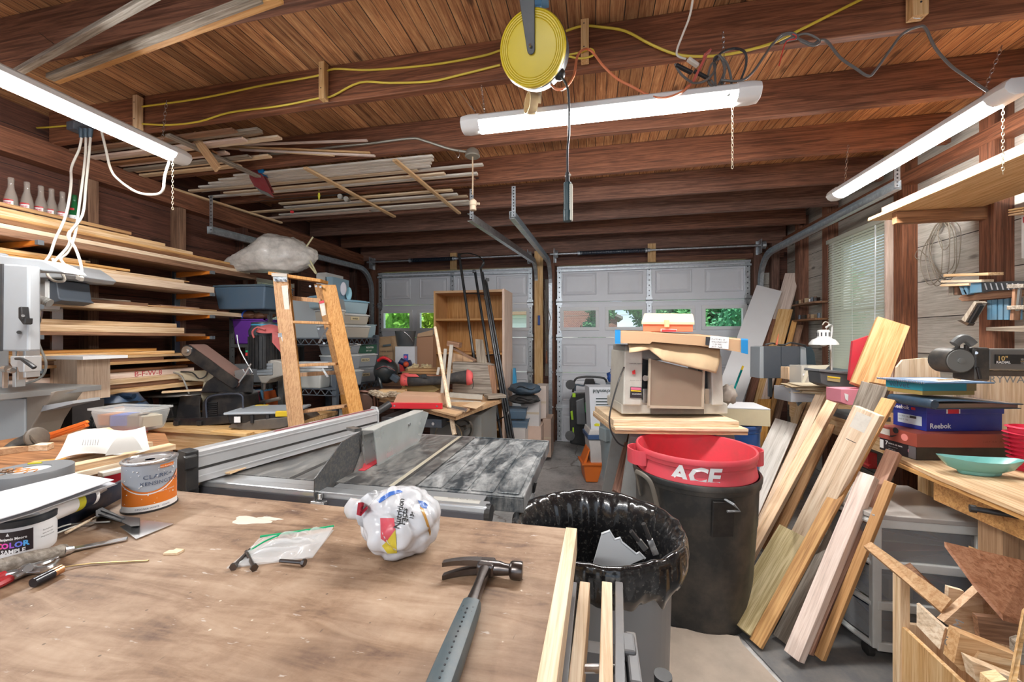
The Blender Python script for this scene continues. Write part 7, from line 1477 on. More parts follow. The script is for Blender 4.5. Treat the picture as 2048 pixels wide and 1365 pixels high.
# cord holders on the joists
mHB=wood('pine','z',.05)
for i,(px,py0,py1,w_,lb) in enumerate(((652,130,205,.033,'wooden cord holder block in the middle of the joist, left of the reel'),(283,197,262,.033,'wooden cord holder block at the left end of the joist near the shop light'),(1170,38,130,.036,'tan wooden cord holder block just right of the reel'))):
    a=W(px,py0,Y=YA-.0+.0); c=W(px,py1,Y=YA); t=thing('cord_holder',lb,'wood block',(a.x,YA-.001,c.z),0,'cord holders on the joist')
    h=a.z-c.z; mk('block',B().bx(-w_/2,w_/2,-.036,.0,0,h),mHB,t,bev=.001)
    for z in(h*.28,h*.78): mk('screw_hole',B().cyl((-.004,-.0372,z),(-.004,-.0355,z),.003,seg=8),mHD,t)
t=thing('cord_holder','wooden cord holder block at the top right above the grey cord','wood block',V((W(1826,20,Y=YA).x,YA-.001,W(1826,45,Y=YA).z)),0,'cord holders on the joist'); mk('block',B().bx(-.026,.026,-.04,0,0,.14),mHB,t,bev=.001); mk('screw_hole',B().cyl((.0,-.0412,.05),(.0,-.0395,.05),.004,seg=8),mHD,t)
mk('wire_hook',B().tube([(-.02,-.03,-.003),(0,-.035,-.012),(.012,-.03,-.003)],.0015,5),steel(),t)
def jp(pts,dy=.010): return [W(x,y,Y=YA-dy) for x,y in pts]
rope('extension_cord',jp([(272,215),(400,197),(520,172),(600,158),(640,150),(668,138),(740,140),(860,130),(960,113),(1000,101)],.008),.0052,mYC,'yellow cord strung along the joist, the upper run left of the reel')
rope('extension_cord',jp([(-20,250),(60,256),(130,252),(190,246)],.0),.0052,mYC,'yellow cord at far left reaching the junction box')
rope('extension_cord',jp([(285,248),(340,250),(400,243),(460,225),(560,212),(640,196),(665,192),(720,165),(780,166),(860,163),(920,150),(1000,130)],.008),.0052,mYC,'yellow cord strung along the joist, the lower wavy run left of the reel')
rope('extension_cord',jp([(1132,62),(1165,52),(1200,54),(1250,62),(1300,88),(1350,108),(1400,113),(1460,108),(1540,88),(1600,60),(1680,20),(1740,-10)],.012),.0056,mYC,'yellow cord running right from the reel and rising to the frame top')
rope('extension_cord',jp([(1134,110),(1160,105),(1180,98),(1188,104),(1184,112),(1160,117),(1135,112)],.045),.0045,mYC,'yellow cord looped around the tan block beside the reel')
rope('extension_cord',[W(x,y,Y=Y) for x,y,Y in((1102,168,1.5),(1112,178,1.5),(1130,176,1.5),(1148,150,1.6),(1155,112,1.7),(1170,98,1.84),(1185,104,1.84),(1205,130,1.8),(1235,158,1.8),(1262,172,1.8),(1300,192,1.74),(1330,196,1.72),(1362,185,1.72),(1378,172,1.74))],.0052,mOC,'orange cord looping from the reel down across the centre shop light')
rope('extension_cord',[W(x,y,Y=Y) for x,y,Y in((1388,-20,1.6),(1380,30,1.66),(1365,70,1.72),(1354,100,1.76),(1356,112,1.77),(1372,118,1.77))],.0042,mWC,'cream cord dropping from the frame top to the tangle of plugs')
# tangle
tg_=thing('cord_tangle','tangle of grey extension cord with plugs and a red clip over the shop light','cord tangle',W(1420,140,Y=1.76)); q_=lambda pts,Y=1.76:[W(x,y,Y=(Y if len(p)<1 else Y))-tg_.location for (x,y),p in ((c,()) for c in pts)]
mGC=plain('grey_cord',(.13,.125,.12),.45,0.,.15)
def tq(*pts,Y=1.76): return [W(x,y,Y=Y+.02*((i%3)-1))-tg_.location for i,(x,y) in enumerate(pts)]
mk('cord_coil',B().tube(tq((1350,127),(1362,148),(1385,165),(1410,162),(1430,140),(1428,118),(1440,112),(1450,135),(1440,165),(1428,176),(1416,160),(1422,130),(1438,118)),.0048,7,4),mGC,tg_,smooth=True)
mk('cord_coil',B().tube(tq((1440,112),(1455,130),(1463,165),(1458,190),(1448,188),(1444,165),(1450,140),(1442,115)),.0048,7,4),mGC,tg_,smooth=True)
mk('cord_coil',B().tube(tq((1422,160),(1432,176),(1436,190),(1432,180),(1430,150),(1428,125)),.0046,7,4),mGC,tg_,smooth=True)
mk('cord_loop',B().tube(tq((1428,122),(1445,104),(1470,97),(1490,105),(1492,130),(1482,160),(1480,175)),.0048,7,4),mBC,tg_,smooth=True)
mk('plug',B().bar(*tq((1352,130),(1384,146)),.016,.012),black(),tg_,bev=.003); mk('plug',B().bar(*tq((1376,118),(1396,132)),.018,.014),mWC,tg_,bev=.003); mk('plug',B().bar(*tq((1388,142),(1418,158)),.014,.012),black(),tg_,bev=.003)
mk('red_clip',B().bar(*tq((1388,160),(1412,112)),.010,.022,up=(0,1,0)).bar(*tq((1408,112),(1420,102)),.008,.020,up=(0,1,0)),plain('clip_red',(.50,.10,.08),.5,0.,.1),tg_,bev=.002); mk('ground_pin',B().bar(*tq((1372,177),(1380,170)),.010),plain('clip_red',(.50,.10,.08),.5,0.,.1),tg_)
rope('extension_cord',[W(x,y,Y=Y) for x,y,Y in((1442,160,1.76),(1480,162,1.76),(1505,145,1.78),(1530,110,1.82),(1545,88,1.86),(1562,74,1.86),(1580,68,1.85),(1598,78,1.85),(1625,88,1.85),(1640,80,1.86),(1655,84,1.88),(1680,115,1.88),(1710,136,1.88),(1736,152,1.88),(1750,142,1.88),(1780,100,1.88),(1805,68,1.87),(1838,53,1.86),(1852,58,1.87),(1870,95,1.9),(1900,130,1.93),(1930,152,1.95),(1975,183,1.97))],.0050,mGC,'grey cord swagging from the tangle to the right hand shop light')
rope('extension_cord',[W(x,y,Y=1.85) for x,y in((1545,90),(1562,70),(1585,66),(1596,76),(1575,82),(1560,86),(1590,72),(1615,68),(1640,82),(1625,92),(1600,82))],.0042,mGC,'bundled loop of grey cord tied with a red wire under the joist')
rope('red_tie',[W(x,y,Y=1.84) for x,y in((1585,68),(1592,72),(1590,78),(1574,82),(1566,100),(1558,132))],.0022,plain('wire_red',(.6,.05,.04),.5,0.,0.),'thin red wire tie hanging from the bundled grey cord','wire')
# tape roll on hook under the reel
tp2=thing('masking_tape_roll','tan masking tape roll hanging on a hook under the yellow reel','tape roll',W(1062,208,Y=1.70)); mk('roll',B().lathe([(.045,-.018),(.047,0),(.045,.018),(.038,.018),(.038,-.018),(.045,-.018)],(0,0,0),24,cap=False,ax='x').xf(M.Rotation(.5,4,'Z')),plain('masking_tan',(.60,.46,.26),.6,0.,.05),tp2,smooth=True); mk('paper_tag',B().slab([(-.0,-.01,.05),(.05,-.01,.06),(.045,-.01,-.01),(.01,-.01,-.0)],.001).bar((.012,0,.0),(.02,0,.10),.002),plain('label_paper',(.6,.52,.38),.7,0.,.05),tp2); mk('wire_hook',B().tube([(.012,-.01,.06),(.028,-.01,.0),(.022,-.01,-.045),(.01,-.01,-.03)],.0022,6),steel(),tp2)
rope('hook_chain',[W(918,182,Y=1.86),W(935,205,Y=1.80),W(950,222,Y=1.78)],.0022,steel(),'short steel chain hooked beside the left end of the centre shop light','chain')
# junction box with plugs and white cables
jb=thing('junction_box','grey outlet box on the joist with white cables plugged in at the left','junction box',W(165,250,Y=YA-.02)); f_=lambda px,py,Y=YA-.05:W(px,py,Y=Y)-jb.location
mk('box_body',B().box((0,0,0),(.14,.05,.045)).box((-.03,-.01,-.02),(.06,.07,.05)),mBG2,jb,bev=.004)
for px in(163,181,172): mk('plug',B().cyl(f_(px,258),f_(px-1,276),.013,.009,10),plain('plug_navy',(.05,.08,.11),.4,0.,.1),jb,smooth=True)
def cab(name,pts,label,r=.0062): rope(name,[W(x,y,Y=Y) for x,y,Y in pts],r,mWC,label)
cab('white_cable',((163,276,1.84),(158,300,1.83),(143,335,1.80),(142,370,1.74),(132,430,1.66),(110,480,1.60),(97,515,1.56),(66,545,1.50),(60,560,1.48),(62,600,1.48)),'white cable, leftmost of those dropping from the junction box')
cab('white_cable',((172,276,1.84),(170,320,1.80),(160,400,1.72),(150,470,1.64),(135,505,1.60),(122,520,1.56),(150,548,1.54),(162,556,1.54),(162,530,1.55),(150,495,1.58),(136,475,1.62),(140,462,1.64)),'white cable ending in a curl with a knot beside the rack boards')
cab('white_cable',((181,276,1.84),(178,310,1.80),(172,370,1.76),(165,430,1.68),(140,465,1.62),(138,490,1.60),(112,520,1.55),(100,535,1.52),(95,550,1.50),(108,562,1.50),(128,562,1.50),(125,548,1.51),(110,530,1.52),(106,518,1.53)),'white cable with a loop hanging in front of the grey machine head')
cab('white_cable',((203,262,1.84),(212,300,1.80),(222,340,1.74),(240,362,1.72),(275,385,1.70),(310,389,1.70),(326,380,1.70),(330,350,1.72),(345,305,1.74)),'white cable swagging from the junction box to the left shop light')
one('cable_knot',B().box(W(160,557,Y=1.54),(.03,.015,.02),M.Rotation(.4,3,'Y')),mWC,'white tape knot on the curled cable end','knot')
# conduit and lamp socket
rope('steel_conduit',[W(x,y,Y=2.54-.034) for x,y in((520,310),(600,303),(670,294),(740,287),(822,277),(850,282),(900,298),(935,304))],.0085,plain('conduit_grey',(.30,.29,.25),.45,.5,.2),'flexible steel conduit running along the second joist to the round box','conduit')
lb=thing('lamp_box','round grey ceiling box with a cord and brass socket hanging below','ceiling box',W(945,308,Y=2.50)); mk('box_body',B().lathe([(.045,-.02),(.05,-.015),(.04,.02),(.02,.035)],seg=20),plain('conduit_grey',(.30,.29,.25),.45,.5,.2),lb,smooth=True)
mk('drop_cord',B().tube([(0,0,-.02),(.002,0,-.15),W(945,390,Y=2.50)-lb.location],.005,7),plain('tan_cord',(.45,.33,.22),.6,0.,.1),lb,smooth=True); e=W(946,412,Y=2.50)-lb.location
mk('socket',B().lathe([(.020,-.03),(.022,-.028),(.020,0),(.024,.005),(.024,.03),(.008,.045)],tuple(e),16).cyl(e+V((.02,0,.015)),e+V((.045,0,.01)),.008,seg=8),plain('socket_tan',(.58,.47,.34),.45,.1,.1),lb,smooth=True)
one('cup_hook',B().tube([W(x,y,Y=2.50) for x,y in((916,300),(919,308),(916,316),(913,310))],.0022,6),steel(),'small white cup hook screwed into the second joist','hook')
# moulding racks: strips under the joists carrying mouldings
for i,(a,c,lb_) in enumerate((((342,377),(563,446),'leftmost support strip nailed under the joists'),((610,336),(789,434),'middle support strip nailed under the joists'),((789,320),(919,427),'right support strip nailed under the joists'))):
    p,q=W(*a,Z=2.677),W(*c,Z=2.677); board('support_strip',p,q,.035,.018,wood('pine','x',.05),lb_,'support strip')
board('support_strip',W(100,303,Z=2.66),W(302,376,Z=2.66),.04,.018,wood('gray','x',.05),'grey support strip carrying mouldings above the bottles','support strip'); board('support_strip',W(335,270,Z=2.66),W(520,355,Z=2.66),.04,.018,wood('gray','x',.05),'grey support strip under the joists beside the wooden paddle','support strip')
rm=random.Random(21)
def mould(px0,px1,Y,z,w_,tone,label,rz=0,px_is=True):
    a=W(px0,300,Y=Y).x if px_is else px0; c=W(px1,300,Y=Y).x; board('moulding_strip',(max(a,XL+.06),Y-rz,z),(c,Y+rz,z),w_,.014,wood(tone,'x',.1),label,'moulding','mouldings stored between the joists')
# bay between joists 2.54 and 3.15
for i,(Y,px1,px0,tone,dz_) in enumerate(((2.61,866,470,'white',.0),(2.655,866,440,'white',0),(2.70,862,420,'white',0),(2.745,860,400,'white',0),(2.80,835,380,'pale',0),(2.85,966,400,'white',.018),(2.90,890,450,'pale',0.0),(2.95,955,420,'white',.0),(3.00,955,480,'pale',.016),(3.05,950,520,'rust',0))):
    mould(px0,px1,Y,2.695+dz_,.036,tone,['whitish','whitish','whitish','whitish','pale','whitish','pale','whitish','pale','reddish'][i]+' moulding in the first filled joist bay, '+['nearest of all','second from the camera','third from the camera','fourth from the camera','fifth from the camera','longest, with a green end','seventh from the camera','eighth from the camera','ninth from the camera','farthest of the bay'][i])
for i,(Y,px1,px0,tone) in enumerate(((3.24,905,560,'pale'),(3.29,870,560,'honey'),(3.34,915,570,'white'),(3.40,780,430,'pale'),(3.46,935,590,'pale'),(3.53,938,560,'white'),(3.60,740,440,'pink'),(3.66,940,575,'white'))):
    mould(px0,px1,Y,2.696+(.02 if i%3==1 else 0),.04,tone,'pale moulding in the second filled joist bay, '+['nearest','second','third','fourth and shifted left','fifth','sixth','seventh and shifted left','farthest'][i]+(' row from the camera' if i not in(0,7) else ' row'))
# left bay: darker strips y 260-340 
for i in range(9):
    Y=2.02+.052*i; mould(0,[470,520,490,560,430,455,500,540,480][i],Y,2.684+.016*(i%2),.042,['brown','gray','pink','pale','brown','pink','gray','pale','pine'][i],['brownish','greyish','pinkish','palest','dark brown','pink toned','dark grey','pale','golden'][i]+' strip in the nearest left joist bay, row '+['one','two','three','four','five','six','seven','eight','nine'][i]+' from the camera')
for i,(x0,y0,x1,y1,tone) in enumerate(((430,292,735,281,'pink'),(450,293,740,306,'pine'),(440,296,668,311,'pale'),(480,300,750,312,'pink'),(420,286,525,266,'pale'))):
    board('thin_stick',W(x0,y0,Y=2.40),W(x1,y1,Y=2.42),.018,.012,wood(tone,'x',.05),['thin pinkish stick, uppermost of the fan poking right','thin golden stick in the fan, bending down to the conduit','shortest thin pale stick, lowest of the fan','thin pinkish stick reaching farthest right of the fan','short thick pale stick with a cut end above the fan'][i],'stick')
# long dusty boards near camera over joist
for i,(a,c,w_,t_,tone,lb_) in enumerate((((25,150),(330,-20),.026,.022,'gray','dusty grey channel stick at the upper left, leftmost of the pair'),((100,155),(520,-5),.030,.024,'gray','dusty grey channel stick at the upper left, beside the first'),((110,162),(560,-2),.034,.015,'oak','tan long board behind the dusty channel sticks'))):
    board('ceiling_stick',W(*a,Z=2.655+.0*i),W(*c,Z=2.655),w_,t_,wood(tone,'x',.05),lb_,'board')
one('steel_rod',B().tube([W(78,65,Y=1.30),W(108,88,Y=1.28)],.002,5),mST,'bent nail in the near joist at the upper left','nail')
# paddle, saw horse bracket, red tool
pd_=board('wooden_paddle',W(385,268,Y=2.10),W(437,340,Y=2.12),.055,.014,wood('honey','x',.05),'varnished wooden paddle end hanging down between the joists','paddle',up=(0,1,0),bev=.005)
rt=PT('red_hedge_tool','dark red sheet metal tool with blue tape hanging in the joists','tool',W(515,330,Y=2.60))
mRT=plain('old_red_paint',(.24,.03,.035),.5,.1,.25,10.)
rt.plate('arm',[(484,262),(490,258),(498,300),(514,330),(508,338),(494,318)],.0,.02,mRT,bev=.002); rt.plate('arm',[(506,316),(512,313),(546,384),(541,386)],.04,.06,mRT,bev=.002)
rt.plate('blade_guard',[(497,338),(503,334),(513,338),(526,352),(536,370),(548,396),(538,393),(522,385),(508,372),(499,356)],-.02,-.012,mRT,bev=.001); rt.plate('dusty_edge',[(508,372),(522,380),(536,386),(548,396),(538,393),(522,386)],-.024,-.019,plain('dust_grey',(.13,.13,.12),.8,0.,.2))
for pts in([(504,316),(511,313),(514,320),(507,322)],[(514,338),(526,338),(528,345),(517,346)]): rt.plate('blue_tape',pts,-.026,.065,plain('painters_tape',(.01,.22,.52),.5,0.,.05))
rt.plate('pivot',[(493,334),(499,332),(501,338),(495,340)],-.03,.0,mRT)
# fishing rods, lures
for i,(a,c,col) in enumerate((((565,375),(955,350),(.22,.07,.03)),((568,384),(958,356),(.05,.03,.025)),((430,408),(700,388),(.03,.03,.03)))): one('fishing_rod',B().tube([W(*a,Y=3.08+.03*i),W((a[0]+c[0])/2,(a[1]+c[1])/2,Y=3.08+.03*i),W(*c,Y=3.08+.03*i)],.006,6,2),plain('rod%d'%i,col,.35,0.,.1),['reddish fishing rod, upper of the pair under the mouldings','black fishing rod, lower of the pair under the mouldings','slim black fishing rod toward the left wall'][i],'fishing rod')
for i,(px,py) in enumerate(((680,393),(692,398))): one('fishing_reel',B().cyl(W(px,py,Y=3.1),W(px+4,py+1,Y=3.18),.022,seg=14).cyl(W(px,py,Y=3.08),W(px,py,Y=3.10),.014,seg=10),plain('reel_metal',(.25,.22,.18),.3,.6,.3),['left fishing reel hanging under the mouldings','right fishing reel hanging under the mouldings'][i],'fishing reel',smooth=True)
one('fishing_float',B().lathe([(.002,-.05),(.008,-.02),(.011,.0),(.008,.03),(.002,.07)],tuple(W(638,392,Y=3.05)),12),plain('float_yellow',(.70,.65,.05),.4,0.,0.),'yellow fishing float dangling under the mouldings','float',smooth=True)
one('red_lure',B().ball(W(584,424,Y=3.2),.018,(1,1,.8),2),plain('lure_red',(.7,.04,.05),.35,0.,0.),'small red lure hanging under the joists','lure',smooth=True)
# ================= right wall things =================
# high shelf
sh=thing('wall_shelf','long high plank shelf on wooden brackets along the whitewashed wall','shelf',(2.0,1.9,2.20))
mk('shelf_board',B().bx(-.23,.24,-1.3,1.17,0,.02),wood('pine','y',.05),sh,bev=.002)
for y in(.98,.12,-.6): mk('bracket',B().bx(-.20,.255,y-.02,y+.02,-.075,-.001),wood('brown','x',.05),sh,bev=.002)
hs=[(1.80,.05,.03,'rust','dark red board on edge along the front of the high shelf',2.95,.0),(1.86,.06,.045,'oak','golden board behind the dark red one on the high shelf',2.75,.0),(1.95,.10,.022,'pale','pale board in the middle of the high shelf',2.6,.0),(2.06,.10,.03,'pine','golden board at the back of the high shelf',2.85,.0),(1.93,.14,.022,'pine','upper golden board on the middle of the high shelf',2.35,.024),(1.98,.12,.022,'honey','topmost board in the stack on the high shelf',2.2,.048)]
for x,w_,t_,tone,lb_,y1,dz_ in hs: board('shelf_lumber',(x,.7,2.2205+t_/2+dz_+(.0 if dz_==0 else 0)),(x,y1,2.2205+t_/2+dz_),w_,t_,wood(tone,'x',.1),lb_,'board','boards on the high shelf')
# coil of wire
wc=thing('wire_coil','coil of tan wire rope hanging on a nail on the whitewashed wall','wire coil',(XR+.045,W(1888,440,X=XR+.04).y,W(1888,440,X=XR+.04).z)); f_=lambda px,py:W(px,py,X=XR+.035)-wc.location
mWR=plain('wire_rope',(.25,.21,.16),.5,.3,.2)
for i,(cx_,cy_,rx,ry,ph) in enumerate(((1888,505,28,62,0),(1895,500,30,58,.2),(1880,508,24,64,.1),(1890,495,26,52,-.1),(1870,520,22,50,.1),(1896,470,12,30,0))):
    mk('wire_loop',B().tube([f_(cx_+rx*math.sin(a+ph)*(1+.1*math.sin(3*a)),cy_-ry*math.cos(a)*(1+.04*math.sin(2*a)))+V((-.004*i,0,0)) for a in G(lambda t:2*pi*t,18)],.0026,5,2),mWR,wc,smooth=True)
mk('wire_tail',B().tube([f_(*p) for p in((1855,515),(1838,500),(1830,512),(1838,520),(1860,523),(1872,538),(1880,550),(1892,562))],.0026,5,3),mWR,wc,smooth=True); mk('wrap',B().tube([f_(1878,440),f_(1882,452),f_(1876,462)],.007,6),mWR,wc,smooth=True); mk('nail',B().cyl(f_(1886,438)+V((-.03,0,0)),f_(1886,438)+V((.01,0,0)),.003,seg=6),steel(),wc); mk('steel_clip',B().tube([f_(1882,552),f_(1890,560),f_(1898,559)],.004,6),steel(),wc)
# rack of offcuts at upper right
def rw(px,py,X=2.12): return W(px,py,X=X)
for i,(a,c,w_,t_,tone,lb_) in enumerate((((1900,551),(1992,548),.07,.016,'pine','top pine offcut of the little stack on the right wall'),((1893,563),(1975,562),.06,.014,'pale','middle pale offcut of the little stack on the right wall'),((1892,571),(1950,569),.06,.014,'pine','lowest pine offcut of the little stack on the right wall'))):
    board('stacked_offcut',rw(*a),rw(*c),w_,t_,wood(tone,'x',.05),lb_,'wood offcut')
mBW=plain('blue_stained_wood',(.08,.19,.28),.7,0.,.35,9.,0.,(.2,.16,.12)); bh=thing('blue_block_rack','wooden wall rack of blue stained blocks and dark ribbed strips at the right edge','rack',rw(1985,620)); f_=lambda px,py,X=2.12:W(px,py,X=X)-bh.location
def fp(nm,pts,X,th,m): return mk(nm,B().slab([f_(*q,X) for q in pts],-th if True else th),m,bh,bev=.001)
fp('rack_rail',[(1916,598),(1924,590),(2048,576),(2048,592),(1924,603)],2.13,.03,wood('brown','y',.05)); fp('rack_rail',[(1972,655),(2048,652),(2048,664),(1972,662)],2.17,.03,wood('gray','y',.05))
for pts in([(1939,567),(1961,565),(1963,585),(1940,587)],[(1917,571),(1925,571),(1935,590),(1924,590)],[(1925,571),(1934,570),(1936,589),(1926,589)]): fp('blue_block',pts,2.10,.05,mBW)
fp('plain_block',[(1897,573),(1906,573),(1906,591),(1897,591)],2.12,.05,wood('gray','z')); fp('plain_block',[(1908,572),(1915,572),(1915,590),(1908,590)],2.12,.05,wood('brown','z'))
for i,x in enumerate((1974,1984,1996,2008,2022)): fp('blue_block',[(x,601-i),(x+9,600-i),(x+9,640),(x,640)],2.15,.03,mBW)
fp('ribbed_strip',[(1963,565),(2048,562),(2048,578),(1964,584)],2.10,.03,black())
for i in range(7): fp('rib',[(1968+i*11,567),(1970+i*11,567),(1974+i*11,580),(1972+i*11,580)],2.095,.004,plain('rib_grey',(.25,.25,.26),.4,0.,.1))
fp('tilted_trough',[(1922,640),(1948,603),(1953,606),(1930,645)],2.08,.05,wood('gray','z')); fp('tilted_trough',[(1913,641),(1922,640),(1938,647),(1934,652)],2.08,.03,mST); fp('dark_trough',[(1930,645),(1953,606),(1960,612),(1938,650)],2.09,.02,black())
cz=thing('wooden_clamp','small wooden hand clamp with brown jaws hanging on the blue block rack','clamp',rw(2026,605,2.04)); f2=lambda px,py,X=2.04:W(px,py,X=X)-cz.location
for pts in([(2024,578),(2030,578),(2026,641),(2019,641)],): mk('jaw',B().slab([f2(*q) for q in pts],-.03),wood('brown','z'),cz,bev=.002)
for z_ in(573,616): mk('screw_bar',B().bar(f2(2018,z_),f2(2052,z_-1),.02,.02),wood('gray','x'),cz,bev=.002)
mk('steel_bar',B().bar(f2(2040,578),f2(2035,622),.012,.008,up=(1,0,0)),steel(),cz)
one('picture_sign',B().slab([rw(2043,430,2.2),rw(2053,429,2.2),rw(2053,518,2.2),rw(2043,517,2.2)],-.01),plain('sign_white',(.72,.70,.68),.5,0.,.05),'white sign edge at the far right of the wall','sign'); one('sign_border',B().slab([rw(2046,434,2.19),rw(2053,433,2.19),rw(2053,445,2.19),rw(2046,446,2.19)],-.004),plain('throat_red',(.60,.04,.06),.4,0.,.1),'red block printed at the top of the white sign','sign print')
for i in range(3): board('thin_shim',rw(2030,420+i*5,2.15),rw(2060,415+i*5,2.15),.06,.008,wood('pine','x'),['topmost','middle','lowest'][i]+' thin shim above the white sign','shim')
# small parts shelf at the far right
ps=thing('parts_shelf','two tier wooden shelf of small parts between studs beyond the blinds','shelf',(2.20,W(1618,640,X=2.2).y,W(1618,640,X=2.2).z)); 
for z in(0,.17): mk('shelf_board',B().bx(-.06,.10,-.24,.24,z-.01,z+.008),wood('brown','y'),ps)
mk('small_parts',B().disp(0),steel(),ps) if False else None
rr=random.Random(4)
for i in range(14): 
    b=B().box((0,0,.02),(.04,.03,.03+.03*rr.random()),M.Rotation(rr.random()*3,3,'Z')) if i%2 else B().cyl((0,0,0),(0,0,.05),.014,seg=8)
    o=mk('small_part',b,[mBG2,mST,wood('brown'),plain('part_tan',(.4,.28,.16),.6)][i%4],ps); o.location=(-.01,-.21+.032*i*1.0,.009+(.17 if i%3 else 0))
# leaning white board etc in the far right corner
def lean(nm,px0,py0,Y0,X1,px1,py1,w_,t_,m,label,cat='board',up=(0,-1,.0),floor=True,z0=0.,grp=None,Y1=None,ends=(0,0)):
    p=W(px0,py0,Z=z0) if floor else W(px0,py0,Y=Y0); q=W(px1,py1,X=X1) if X1 is not None else W(px1,py1,Y=Y1); p=p.copy()
    if floor: p.z=z0+t_*.5
    d=(q-p).normalized(); v=V((0,0,CH))-p; u=v-d*v.dot(d) if up is None else V(up)
    return board(nm,p,q,w_,t_,m,label,cat,grp,up=u,ends=ends)
mWP=plain('white_melamine',(.72,.71,.72),.35,0.,.05,5.)
p=V((1.02,4.28,.03)); q=W(1538,577,Y=5.12); board('melamine_sheet',p,q,.26,.016,mWP,'long white melamine board leaning in the far right corner','board',up=V((-.15,-1,.35)))
one('teal_straightedge',B().bar(W(1462,790,Y=4.35)+V((0,-.03,0)),W(1481,740,Y=4.40)+V((0,-.03,0)),.018,.006,up=(0,1,0)),plain('teal',(.0,.30,.28),.4,0.,0.),'teal straightedge with yellow tip lying along the white board','straightedge'); one('yellow_tip',B().bar(W(1481,740,Y=4.40)+V((0,-.03,0)),W(1484,732,Y=4.41)+V((0,-.03,0)),.018,.006,up=(0,1,0)),mYL,'yellow tip on the teal straightedge','tip')
_d=V((.36,.30,1.)).normalized(); _n=V((-.62,-.78,.0)); _n=(_n-_d*_n.dot(_d)).normalized(); _l=_d.cross(_n)
for i,(lt,L_,w_,tone,lb_) in enumerate(((-.10,1.55,.09,'brown','brown board leaning just behind the white panel'),(.02,1.78,.08,'rust','dark red board leaning right of the white panel'),(.16,1.30,.07,'pink','short pink board leaning at the bench end'),(.12,1.90,.14,'pine','wide golden board leaning in the far right corner'),(.23,1.75,.05,'honey','narrow honey strip leaning beside the golden board'),(.08,2.38,.15,'pink','tall pinkish plywood leaning highest against the wall'),(.28,1.70,.06,'brown','dark strip leaning closest to the small parts shelf'))):
    _s=-1 if _l.x<0 else 1; p=V((1.34,4.52,.03))-_n*(.03*i)+_l*_s*lt; p.z=.03; board('leaning_board',p,p+_d*L_,w_,.018,wood(tone,'x',.1),lb_,'board','boards leaning in the far right corner',up=tuple(_n))
# ================= back right bench =================
b2z=.85; rb2=thing('right_bench','long cluttered wooden bench along the right wall behind the leaning lumber','workbench',(1.98,3.3,0))
mk('benchtop',B().bx(-.27,.26,-.80,.75,b2z-.025,b2z),wood('ply','y',.05),rb2,bev=.002); mk('apron',B().bx(-.262,-.24,-.78,.74,b2z-.13,b2z-.026),wood('pine','y',.05),rb2)
for x in(-.22,.22):
    for y in(-.75,.7): mk('leg',B().bx(x-.035,x+.035,y-.035,y+.035,0,b2z-.026),wood('pine','z'),rb2)
mts=thing('metal_stand','blue grey angle iron stand carrying the grey cabinet on the right bench','stand',(1.95,3.9,b2z+.0015)); mMS=plain('angle_iron_blue',(.16,.21,.25),.4,.5,.1)
for x in(-.27,.2):
    for y in(-.12,.45): mk('leg',B().bx(x-.015,x+.015,y-.015,y+.015,0,.29),mMS,mts)
mk('stand_top',B().bx(-.29,.22,-.14,.47,.27,.30),mMS,mts)
gcb=PT('grey_cabinet','grey two door cabinet with silver side and dark rounded back on the stand','cabinet',W(1565,757,Y=4.02)+V((0,0,.008)))
for x0,x1 in((1528,1562),(1563,1600)): gcb.plate('door',[(x0,693),(x1,693),(x1,757),(x0,757)],-.03,.12,plain('cabinet_slate',(.075,.085,.10),.35,0.,.05),bev=.003)
gcb.plate('silver_side',[(1520,694),(1528,693),(1528,757),(1519,757)],-.025,.12,plain('cabinet_silver',(.42,.46,.49),.3,.3,.05),bev=.003); gcb.plate('silver_side',[(1601,693),(1612,696),(1615,755),(1601,756)],-.02,.12,plain('cabinet_silver',(.42,.46,.49),.3,.3,.05),bev=.003); gcb.plate('rounded_back',[(1612,693),(1624,694),(1630,706),(1634,735),(1614,738)],.0,.10,plain('cabinet_navy',(.03,.05,.065),.25,0.,.05),bev=.01)
rope('black_cable',[W(x,y,Y=4.0) for x,y in((1530,690),(1545,687),(1555,690),(1570,690),(1580,686),(1600,689),(1612,692))],.008,black(),'black cable coiled on top of the grey cabinet')
one('soldering_iron',B().cyl(W(1553,690,Y=3.98),W(1557,668,Y=3.99),.010,.002,8),plain('iron_red',(.6,.12,.05),.4,0.,0.),'orange cone tip standing on the grey cabinet','tool')
dl=PT('desk_lamp','white swing arm desk lamp in front of the blinds','desk lamp',W(1665,757,Y=3.72)*V((1,1,0))+V((0,0,b2z+.002)))
c=dl(1647,690,-.08); mk('lamp_shade',B().lathe([(.098,0),(.096,.012),(.075,.04),(.045,.055),(.042,.06)],tuple(c),28,cap=False),plain('lamp_white',(.78,.78,.76),.3,0.,.03),dl.o,smooth=True); mk('shade_neck',B().lathe([(.042,.058),(.042,.11),(.035,.118),(.005,.12)],tuple(c),20),plain('lamp_white',(.78,.78,.76),.3,0.,.03),dl.o,smooth=True)
for i in range(10): a=i*.628; mk('vent_slot',B().box(c+V((.0425*math.cos(a),.0425*math.sin(a),.083)),(.003,.008,.03),M.Rotation(a,3,'Z')),mHD,dl.o)
mk('bulb',B().ball(c+V((0,0,.02)),.035,(1,1,1),2),plain('bulb_white',(.85,.85,.82),.3,0.,0.),dl.o,smooth=True)
dl.pipe('arm',[(1652,655,-.06),(1664,652,0),(1661,690,0),(1664,755,0)],.007,plain('lamp_white',(.78,.78,.76),.3,0.,.03)); dl.pipe('arm',[(1660,700,0),(1661,745,0)],.006,steel()); dl.pipe('power_cable',[(1645,650,-.06),(1650,644,-.03),(1658,648,-.02),(1652,660,-.03),(1660,668,0)],.004,mWC)
